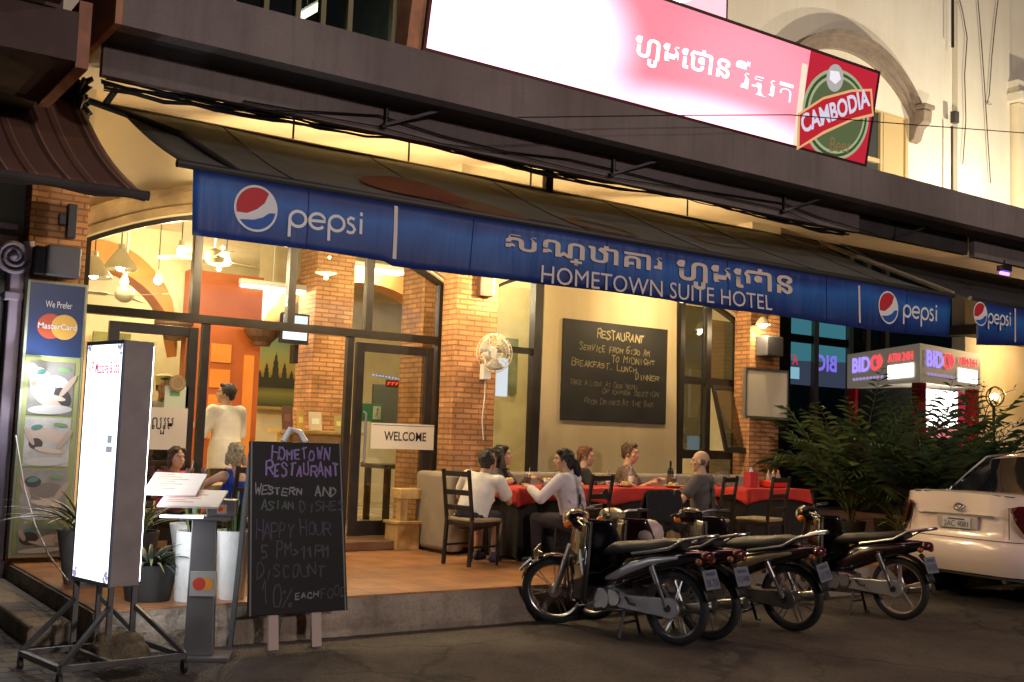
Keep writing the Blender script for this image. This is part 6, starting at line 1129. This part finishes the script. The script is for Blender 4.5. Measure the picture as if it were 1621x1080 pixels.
Lpm=mat('olive palm green',(.075,.11,.032),.5,var=.4,vscale=7); Ld=mat('deep palm green',(.035,.065,.022),.45,var=.4,vscale=7)
palm(12.45,9.75,30,1.7,'tall arching palm nearest the second brick pillar',1,mats=[Ld,Lpm]); palm(12.75,8.75,36,1.55,'bushy low palm behind the motorbike with cast wheels',2,mats=[Ld,Lg]); palm(13.35,9.8,32,1.85,'tallest palm with spreading fronds before the bank kiosk',3,mats=[Ld,Lpm],ll=.46); palm(13.9,8.7,36,1.5,'full dark palm just left of the white car',4,mats=[Lg,Ld]); palm(14.7,9.6,30,1.55,'tall dark palm above the white car roof',5,mats=[Ld,Lg]); palm(15.6,8.9,22,1.0,'low palm behind the white car roof near the lantern',6,mats=[Ld,Lpm])
for i,(x,y,lab) in enumerate(((11.75,8.35,'clump of long grassy leaves behind the third motorbike'),(12.45,8.15,'clump of long grassy leaves left of the white car boot'),(13.2,8.2,'clump of long grassy leaves directly behind the car boot'))):
    t=thing('grass_plant',lab,'plant',(x,y,PZ),0,'grassy potted plants'); MB().lathe([(.001,0),(.15,0),(.19,.22),(.17,.22),(.001,.2)],n=18,cap=False).build('pot',mat('sandy pot',(.30,.24,.16),.8),t,smooth=40); blades(t,'leaves',[Lm,Ly,Lg],70,.95,.022,.7,.55,30+i,.2,.1,.9)
# bank kiosk with a four-sided lit fascia
K=wthing('bank_kiosk','corner cash machine kiosk with grey lit fascia lettered BIDC','kiosk',(18.6,13.4,0)); k0=V((17.42,12.14,0)); k1=V((18.80,14.83,0)); k2=V((19.97,12.56,0)); k3=k1+k2-k0; za,zb=2.80,3.50
M_fc=mat('fascia grey panel',(.50,.44,.33),.5,emit=.22)
fa=MB(); fa.prism([V((p.x,p.y,za)) for p in(k0,k2,k3,k1)],(0,0,zb-za)); fa=fa.build('fascia',M_fc,K)
E_pu=emis('violet letter glow',(.30,.22,.95),1.6); E_re=emis('red letter glow',(1,.06,.08),1.5); E_wh=emis('white panel glow',(1,.95,.92),2.2); E_la=emis('lilac small glow',(.45,.35,.75),.8)
def fascia_sign(a,b,nrm):
    ux=(b-a).normalized(); L=(b-a).length; o=lambda f,z:a+ux*(L*f)+V((0,0,z))+nrm*.02
    text('BID','lettering',E_pu,o(.09,za+.30),ux,V((0,0,1)),height=.30,width=L*.26,parent=fa,depth=0,bold=.03); text('C','lettering',E_re,o(.36,za+.30),ux,V((0,0,1)),height=.30,width=L*.10,parent=fa,depth=0,bold=.03)
    m=MB(); c=o(.485,za+.47); m.add([c+ux*.13,c+V((0,0,.15)),c-ux*.13,c-V((0,0,.15))],[(0,1,2,3)]); m.build('diamond_mark',E_re,fa)
    m=MB(); 
    for k in range(9): f=.10+.05*k; m.add([o(f,za+.14),o(f+.036,za+.14),o(f+.036,za+.19),o(f,za+.19)],[(0,1,2,3)])
    m.build('small_lettering',E_la,fa)
    text('ATM 24H','lettering',E_re,o(.60,za+.42),ux,V((0,0,1)),height=.16,width=L*.32,parent=fa,depth=0,bold=.02)
    m=MB(); m.add([o(.60,za+.10),o(.93,za+.10),o(.93,za+.36),o(.60,za+.36)],[(0,1,2,3)]); m.build('white_panel',E_wh,fa)
n1=V((-(k0-k1).normalized().y,(k0-k1).normalized().x,0)); n1=n1 if n1.x<0 else -n1; n2=V(((k2-k0).normalized().y,-(k2-k0).normalized().x,0))
fascia_sign(k1,k0,n1); fascia_sign(k0,k2,n2); fascia_sign(k3,k1,V((0,1,0))*.9)
M_rd=mat('red kiosk post',(.45,.02,.03),.4); M_kd=mat('dark kiosk interior',(.03,.03,.035),.5)
for p_ in(k0.lerp(k3,.06),k1.lerp(k2,.06),k2.lerp(k1,.06)): MB().box(p_.x-.09,p_.x+.09,p_.y-.09,p_.y+.09,0,za-.003).build('post',M_rd,K)
cc=(k0+k3)/2
m=MB(); m.prism([V((p.x,p.y,.1)) for p in(k0.lerp(k3,.35),k2.lerp(k1,.3),k3.lerp(k0,.05),k1.lerp(k2,.05))],(0,0,za-.11)); m.build('booth_body',M_kd,K)
a_=k0.lerp(k2,.03); b_=k0.lerp(k2,.38); ux=(b_-a_).normalized()
a_=at(1452,690,Y=12.5); b_=at(1516,690,Y=12.62); MB().prism([V((a_.x,12.5,2.02)),V((b_.x,12.62,2.02)),V((b_.x,12.62,2.72)),V((a_.x,12.5,2.72))],(0,.05,0)).build('lit_screen',emis('white screen glow',(1,.93,.88),5),K); MB().prism([V((a_.x,12.495,1.82)),V((b_.x,12.615,1.82)),V((b_.x,12.615,2.02)),V((a_.x,12.495,2.02))],(0,.05,0)).build('lit_screen_foot',emis('pink screen glow',(1,.25,.28),1.0),K)
MB().prism([V((b_.x+.02,12.60,1.2)),V((b_.x+.30,12.66,1.2)),V((b_.x+.30,12.66,2.72)),V((b_.x+.02,12.60,2.72))],(0,.1,0)).build('red_panel',emis('dim red panel glow',(.75,.03,.07),.6),K)
o=copy_tree(b1); park(o,V((16.9,11.2)),200); o['label']='motorbike parked before the bank kiosk seen through the palms'; o['group']='motorbikes by the bank kiosk'
o=copy_tree(b1); park(o,V((17.6,10.4)),215); o['label']='second motorbike by the bank kiosk nearer the white car'; o['group']='motorbikes by the bank kiosk'
# glass-fronted bank behind
BK=wthing('glass_bank','dim teal glass fronted building behind the palms','building',(20,18.5,0)); M_tl=mat('teal glass',(.012,.05,.055),.08,spec=.8); M_ps=mat('pale glazing post',(.35,.31,.22),.5)
MB().box(13,34,18.2,18.4,0,6.5).build('glazing',M_tl,BK); MB().box(13,34,18.42,26,0,7).build('wall',mat('dark far wall',(.03,.03,.032),.9),BK)
for px in(1290,1345,1372,1402): x=at(px,600,Y=18.1).x; MB().box(x-.08,x+.08,18.05,18.195,0,6.5).build('glazing_post',M_ps,BK)
m=MB(); a_=at(1240,570,Y=18.1); b_=at(1342,500,Y=18.1); m.add([(a_.x,18.16,a_.z),(b_.x,18.16,a_.z+.1),(b_.x,18.16,b_.z+1.2),(a_.x+1.3,18.16,b_.z+.9),(a_.x,18.16,b_.z)],[(0,1,2,3,4)]); m.build('teal_glow',emis('dim teal glow',(.03,.12,.15),1.3),BK)  # lit interior put on the glass as a glowing teal patch
m=MB(); m.box(13,34,18.10,18.19,4.1,4.3); m.build('transom',mat('dark transom',(.02,.02,.02),.5),BK)
# mirrored letters of the kiosk fascia showing in that glass
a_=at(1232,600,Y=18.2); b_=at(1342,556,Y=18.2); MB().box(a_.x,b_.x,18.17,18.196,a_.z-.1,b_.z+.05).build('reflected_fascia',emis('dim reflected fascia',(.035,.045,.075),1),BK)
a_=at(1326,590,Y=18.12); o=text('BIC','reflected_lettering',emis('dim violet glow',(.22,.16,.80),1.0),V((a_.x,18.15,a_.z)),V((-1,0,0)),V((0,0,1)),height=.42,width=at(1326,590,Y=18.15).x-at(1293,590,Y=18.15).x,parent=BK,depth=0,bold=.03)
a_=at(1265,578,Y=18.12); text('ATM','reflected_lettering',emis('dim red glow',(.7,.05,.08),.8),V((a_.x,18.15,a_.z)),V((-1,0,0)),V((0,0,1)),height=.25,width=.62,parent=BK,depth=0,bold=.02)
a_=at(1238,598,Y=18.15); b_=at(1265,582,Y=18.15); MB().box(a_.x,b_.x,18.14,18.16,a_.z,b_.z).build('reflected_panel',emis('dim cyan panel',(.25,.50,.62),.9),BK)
# cream house at the far right with the lantern
RH=wthing('cream_house','cream lit house wall at the far right behind the car','building',(22,13.5,0)); obj3('wall',M_cream,RH,(20.6,30,13.4,13.6,0,7)); obj3('corner_post',M_cream2,RH,(20.3,20.9,13.1,13.4,0,6)); obj3('eave',M_dkgrey,RH,(19.9,30,12.4,13.4,3.9,4.1))
lamp('house_light',(21.6,12.3,3.7),130,(1,.66,.30),.02)
p=at(1575,628,Y=9.9); t=thing('round_lantern','glowing round lantern in a dark ring beside tangled twigs, above the car','lantern',p); MB().ball((0,0,0),.055,14).build('bulb',emis('lantern glow',(1,.70,.35),14),t,smooth=True); m=MB(); m.tube([(.15*math.cos(k*PI/14),0,.15*math.sin(k*PI/14)) for k in range(28)],.016,6,closed=True); m.tube([(0,.15*math.cos(k*PI/14),.15*math.sin(k*PI/14)) for k in range(28)],.012,6,closed=True); m.build('ring_cage',M_black,t); MB().cyl((0,.02,-.15),(0,.02,-p.z+PZ),.022,n=8).build('pole',M_black,t); lamp('lantern_light',(0,-.07,.0),32,(1,.55,.2),.012,parent=t)
t=wthing('twiggy_shrub','bare tangled shrub around the lantern at the right edge','shrub',(p.x-.2,9.9,PZ)); rn=random.Random(4); m=MB(); ml_=MB()
for k in range(46):
    a=rn.uniform(0,6.28); q=V((p.x-.25+rn.uniform(-.25,.25),10.05+rn.uniform(-.2,.2),PZ+rn.uniform(.2,1.6))); pts=[q]; d=V((math.cos(a)*.6,math.sin(a)*.5,1)).normalized()
    for i in range(6): d=(d+V((rn.uniform(-.5,.5),rn.uniform(-.4,.4),rn.uniform(-.5,.25)))).normalized(); pts.append(pts[-1]+d*.18)
    m.tube(pts,[.012-.0016*i for i in range(7)],4,cap=False)
    for i in range(2,7):
        for j in range(2): c=pts[i]+V((rn.uniform(-.06,.06),)*3); e=V((rn.uniform(-1,1),rn.uniform(-1,1),rn.uniform(-1,1))).normalized()*.05; f=e.orthogonal().normalized()*.018; ml_.add([c-e,c+f,c+e,c-f],[(0,1,2,3)])
m.tube([(p.x-.25,10.05,PZ),(p.x-.22,10.05,PZ+1.0)],[.04,.02],6); m.build('stem',mat('dark twig',(.035,.025,.015),.8),t); ml_.build('leaves',Lg,t)
# far dark mass closing the street
struct(MB().box(34,60,12,26,0,9).build('far_buildings_hill',mat('black far facade',(.012,.012,.014),.9))) if False else None
DB=wthing('dark_building','dark unlit building closing the view on the right','building',(40,14,0)); obj3('wall',mat('black far facade',(.012,.012,.014),.9),DB,(34.2,60,-4,26,0,10)); obj3('side_wall',_mc['black far facade'],DB,(12.2,13,11.3,18.0,0,4.6))
# upper right: pipe, hanging wires, neighbouring balcony
t=wthing('wall_pipe','dark thin pipe running up the joint of the upper wall','pipe',(16.92,11,5)); MB().tube([at(1507,y,Y=11.0) for y in(310,250,200)],.022,6).build('lower_pipe',M_dkgrey,t); MB().tube([at(1508,y,Y=11.0) for y in(75,30,-20)],.026,6).build('upper_pipe',M_black,t); q=at(1511,186,Y=11.0); MB().box(q.x-.06,q.x+.06,10.95,11.04,q.z-.1,q.z+.1).build('clip_box',M_dkgrey,t)
for lab,pts in (('loose wire hanging down the pilaster nearest the pipe',((1519,0),(1524,20),(1531,60),(1527,120),(1529,190),(1524,260))),('middle loose wire hanging down the pilaster',((1548,0),(1553,60),(1558,130),(1563,210),(1568,290))),('frayed wire with clips hanging down the pilaster beside the balcony',((1580,0),(1575,40),(1570,90),(1566,150),(1562,165),(1569,165)))):
    t=wthing('hanging_wire',lab,'wire',at(*pts[-1],Y=11.0),'loose wires on the pilaster'); MB().tube([at(*p_,Y=11.0) for p_ in pts],.009,5).build('wire',M_dkgrey,t)
NBa=wthing('neighbour_balcony','yellowish neighbouring balcony with vine covered grille at the upper right edge','balcony',(19.5,11.1,4.9)); obj3('wall',M_cream2,NBa,(18.502,26,11.3,11.5,4.8,11)); obj3('pier',M_cream,NBa,(18.55,18.85,10.9,11.298,4.8,7.9)); obj3('cornice',M_cream2,NBa,(18.4,26,10.75,11.29,7.92,8.06),(18.45,26,10.85,11.29,8.062,8.3)); obj3('shutter',mat('brown shutter',(.20,.12,.06),.7,var=.3),NBa,(18.86,22,11.22,11.29,4.8,7.7))
m=MB(); rn=random.Random(8)
for x in[18.86+.16*i for i in range(12)]: m.bar((x,11.0,4.8),(x,11.0,6.0),.018)
for z in(5.0,5.5,6.0): m.bar((18.8,11.0,z),(20.8,11.0,z),.02)
gr=m.build('grille',mat('rusty grille',(.32,.22,.10),.6),NBa); m=MB()
for k in range(26):
    q=V((18.7+rn.uniform(0,.9),10.98,4.8+rn.uniform(0,.6))); pts=[q]
    for i in range(7): q=q+V((rn.uniform(-.12,.12),rn.uniform(-.03,.03),rn.uniform(.05,.28))); pts.append(q)
    m.tube(pts,.009,4,cap=False)
m.build('vine_stems',mat('dry vine',(.13,.09,.05),.8),NBa)
p=at(1590,433,Y=8.3); t=thing('insect_lamp','small violet glowing insect lamp hanging under the canopy at the right','lamp',p); MB().box(-.10,.10,-.05,.05,.03,.10).build('housing',M_black,t); MB().cyl((-.09,0,0),(.09,0,0),.022,n=10).build('tube',emis('violet tube glow',(.25,.12,1),6),t); MB().cyl((0,0,.1),(0,0,max(.12,4.15-p.z)),.008,n=6).build('hanger',M_black,t)
# ================================================================ THINGS INSIDE THE RESTAURANT
def in_box(name,lab,cat,q0,q1,Y,d,mt,part,group=None):
    a=at(*q0,Y=Y); b=at(*q1,Y=Y); t=wthing(name,lab,cat,(a.x,Y,min(a.z,b.z)),group); o=MB().box(min(a.x,b.x),max(a.x,b.x),Y,Y+d,min(a.z,b.z),max(a.z,b.z)).build(part,mt,t,bevel=.004); return t,o,a,b
t,o,a,b=in_box('television','wall television with bright screen on the interior brick pillar','television',(446,494),(488,546),13.35,.06,M_black,'casing'); MB().box(a.x+.03,b.x-.03,13.338,13.349,b.z+.05,a.z-.03).build('screen',emis('television glow',(.75,.85,1),1.6),t); MB().box((a.x+b.x)/2-.03,(a.x+b.x)/2+.03,13.41,13.548,b.z+.1,b.z+.2).build('bracket',M_black,t); MB().box((a.x+b.x)/2+.03,(a.x+b.x)/2+.09,13.41,13.548,b.z-.25,b.z-.003).build('bracket',M_black,t)
MP=bpy.data.materials.new('dusk landscape painting'); MP.use_nodes=True; n=MP.node_tree.nodes; l=MP.node_tree.links; tc=n.new('ShaderNodeTexCoord'); sp=n.new('ShaderNodeSeparateXYZ'); l.new(tc.outputs['Generated'],sp.inputs[0]); cr=n.new('ShaderNodeValToRGB'); e=cr.color_ramp.elements; e[0].color=(.03,.05,.02,1); e[1].color=(.10,.25,.22,1)
for p_,c_ in((.18,(.25,.25,.06,1)),(.30,(.03,.05,.03,1)),(.5,(.45,.34,.06,1)),(.75,(.30,.38,.16,1))): q=e.new(p_); q.color=c_
l.new(sp.outputs[2],cr.inputs[0]); l.new(cr.outputs[0],n['Principled BSDF'].inputs['Base Color'])
t,o,a,b=in_box('landscape_painting','large dusk painting of pointed towers above water beside the timber door','painting',(408,528),(466,645),16.45,.04,MP,'canvas'); m=MB(); mx=(a.x+b.x)/2; w=b.x-a.x; h=a.z-b.z; zb=b.z+h*.34
for cx,hh,ww in((.10,.16,.05),(.26,.27,.06),(.48,.42,.075),(.70,.29,.06),(.88,.18,.05)):
    x=a.x+w*cx; T=[(1.3,0),(1.3,.22),(1.0,.24),(1.0,.46),(.78,.5),(.8,.66),(.45,.74),(.4,.86),(.12,.92),(.05,1)]; L_=[(x+w*ww*q,16.445,zb+h*hh*z) for q,z in T]+[(x-w*ww*q,16.445,zb+h*hh*z) for q,z in reversed(T)]; m.add(L_,[tuple(range(len(L_)))])
m.add([(a.x+.02,16.4455,b.z+h*.26),(b.x-.02,16.4455,b.z+h*.26),(b.x-.02,16.4455,zb+h*.06),(a.x+.02,16.4455,zb+h*.06)],[(0,1,2,3)]); m.build('painted_towers',mat('dark paint',(.03,.035,.025),.6),t); m=MB(); m.box(a.x-.05,a.x-.001,16.43,16.5,b.z-.05,a.z+.05); m.box(b.x+.001,b.x+.05,16.43,16.5,b.z-.05,a.z+.05); m.box(a.x,b.x,16.43,16.5,a.z+.001,a.z+.05); m.box(a.x,b.x,16.43,16.5,b.z-.05,b.z-.001); m.build('frame',mat('gold frame',(.4,.28,.1),.4),t)
in_box('green_picture','green and gold picture high on the wall behind the left door','painting',(148,524),(206,556),16.4,.04,mat('green gold print',(.25,.26,.08),.6,var=.5,vscale=6),'canvas')
t=wthing('service_counter','pale wooden service counter with menus standing on it','counter',(6.0,12.95,FZ)); obj3('top',OL,t,(5.45,6.62,12.75,13.2,1.50,1.54),bevel=.005); obj3('front_panel',mat('pale counter panel',(.55,.38,.18),.5,var=.15),t,(5.52,6.55,12.95,13.0,FZ,1.498)); obj3('end_panel',OL,t,(5.50,5.55,12.8,12.948,FZ,1.498),(6.52,6.57,12.8,12.948,FZ,1.498))
for i,(x,w,h,col,lab) in enumerate(((5.62,.14,.30,(.10,.035,.02),'dark brown menu folder standing at the left of the counter'),(5.80,.10,.26,(.55,.33,.10),'tan menu folder leaning on the counter'),(6.0,.17,.24,(.62,.52,.36),'cream card holder in the middle of the counter'),(6.32,.10,.20,(.35,.30,.12),'small olive card at the right of the counter'),(6.46,.10,.26,(.5,.44,.22),'pale yellow card at the far right of the counter'))):
    t=thing('menu_folder',lab,'menu',(x,12.92,1.541),0,'menus on the service counter'); M=Matrix.Rotation(R_(-12),4,'X'); MB().box(-w/2,w/2,-.012,.012,0,h,M).build('cover',mat('folder %d'%i,col,.5),t,bevel=.003); MB().box(-w*.3,w*.3,-.0135,-.0125,h*.35,h*.65,M).build('printed_patch',mat('folder print %d'%i,tuple(min(.8,c*1.9) for c in col),.6),t)
t,o,a,b=in_box('exit_sign','green running man exit sign behind the right glass door','sign',(568,638),(604,668),12.6,.03,mat('exit green',(.04,.22,.09),.4),'sign_face'); MB().box(b.x-.13,b.x-.02,12.594,12.599,b.z+.03,a.z-.03).build('white_figure_panel',mat('exit white',(.55,.6,.5),.4),t); q=(a.x+.04); m=MB(); m.ball((b.x-.07,12.592,a.z-.07),(.014,.001,.014),8); m.bar((b.x-.07,12.593,a.z-.09),(b.x-.08,12.593,b.z+.09),.022,.002); m.bar((b.x-.08,12.593,b.z+.1),(b.x-.05,12.593,b.z+.05),.014,.002); m.bar((b.x-.08,12.593,b.z+.1),(b.x-.11,12.593,b.z+.06),.014,.002); m.build('running_figure',mat('exit green',(.04,.22,.09),.4),t)
t,o,a,b=in_box('dark_board','dark grey notice board behind the right glass door','board',(592,608),(648,672),14.05,.05,mat('slate grey board',(.07,.08,.075),.5),'panel')
t,o,a,b=in_box('led_reflection','red LED lettering reflected in the right glass door, built as glowing strokes','sign',(612,601),(664,616),12.5,.03,mat('maroon sign back',(.12,.02,.015),.5),'back_panel'); m=MB()  # reflected red lettering built as a panel of glowing strokes and dots
for k in range(8): x=a.x+(b.x-a.x)*(k+.3)/8.4; m.bar((x,12.493,b.z+.03),(x+.02,12.493,a.z-.03),.018,.006); m.bar((x,12.493,a.z-.035),(x+.04,12.493,a.z-.035),.014,.006)
m.build('light_strokes',emis('red led glow',(1,.06,.03),2.2),t); m=MB()
for k in range(22): m.ball((a.x-.2+(b.x-a.x+.5)*k/21,12.49,a.z+.05-.004*k),.009,6)
m.build('light_string',emis('blue led glow',(.15,.35,1),3),t)
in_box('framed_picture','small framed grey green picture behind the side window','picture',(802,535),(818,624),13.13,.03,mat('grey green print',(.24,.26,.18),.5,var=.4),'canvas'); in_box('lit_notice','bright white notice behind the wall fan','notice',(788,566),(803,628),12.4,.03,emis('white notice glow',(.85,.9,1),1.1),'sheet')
in_box('white_folded_chart','white sheet standing behind the stair window sill','sheet',(1090,690),(1112,714),12.0,.02,emis('pale sheet glow',(.55,.68,.70),.9),'sheet'); t,o,a,b=in_box('tilted_white_board','white board leaning behind the open stair window','board',(1118,640),(1134,708),12.2,.02,emis('pale board glow',(.60,.70,.72),.8),'panel')  # sheet and board glow by themselves; their brightness is put in the material
# billiard style table and reflections' worth of furniture behind the right door
t=wthing('interior_table','dark wooden table inside behind the right glass door','table',(6.9,13.0,FZ)); obj3('tabletop',M_wood,t,(6.9,8.2,12.7,13.4,1.08,1.13)); 
for x in(6.98,8.12):
    for y in(12.78,13.32): MB().box(x-.035,x+.035,y-.035,y+.035,FZ,1.078).build('leg',M_wood,t)
p=at(490,20,Y=12.2); t=thing('reflected_tube','fluorescent tube behind the dark upper window, added for the reflection in its glass','lamp',p,0,None); a=at(470,30,Y=12.2)-p; b=at(512,6,Y=12.2)-p; MB().tube([a,b],.045,10).build('tube',M_tubew,t,smooth=True); MB().bar(a+V((0,.08,.06)),b+V((0,.08,.06)),.10,.05).build('housing',M_white,t); MB().cyl((0,.08,.08),(0,.08,7.8-p.z),.012,n=6).build('rod',M_white,t); lamp('reflected_tube_light',(0,-.2,-.2),8,(.9,1,.8),.012,parent=t)  # tube and its light stand in for a lamp's reflection in the window
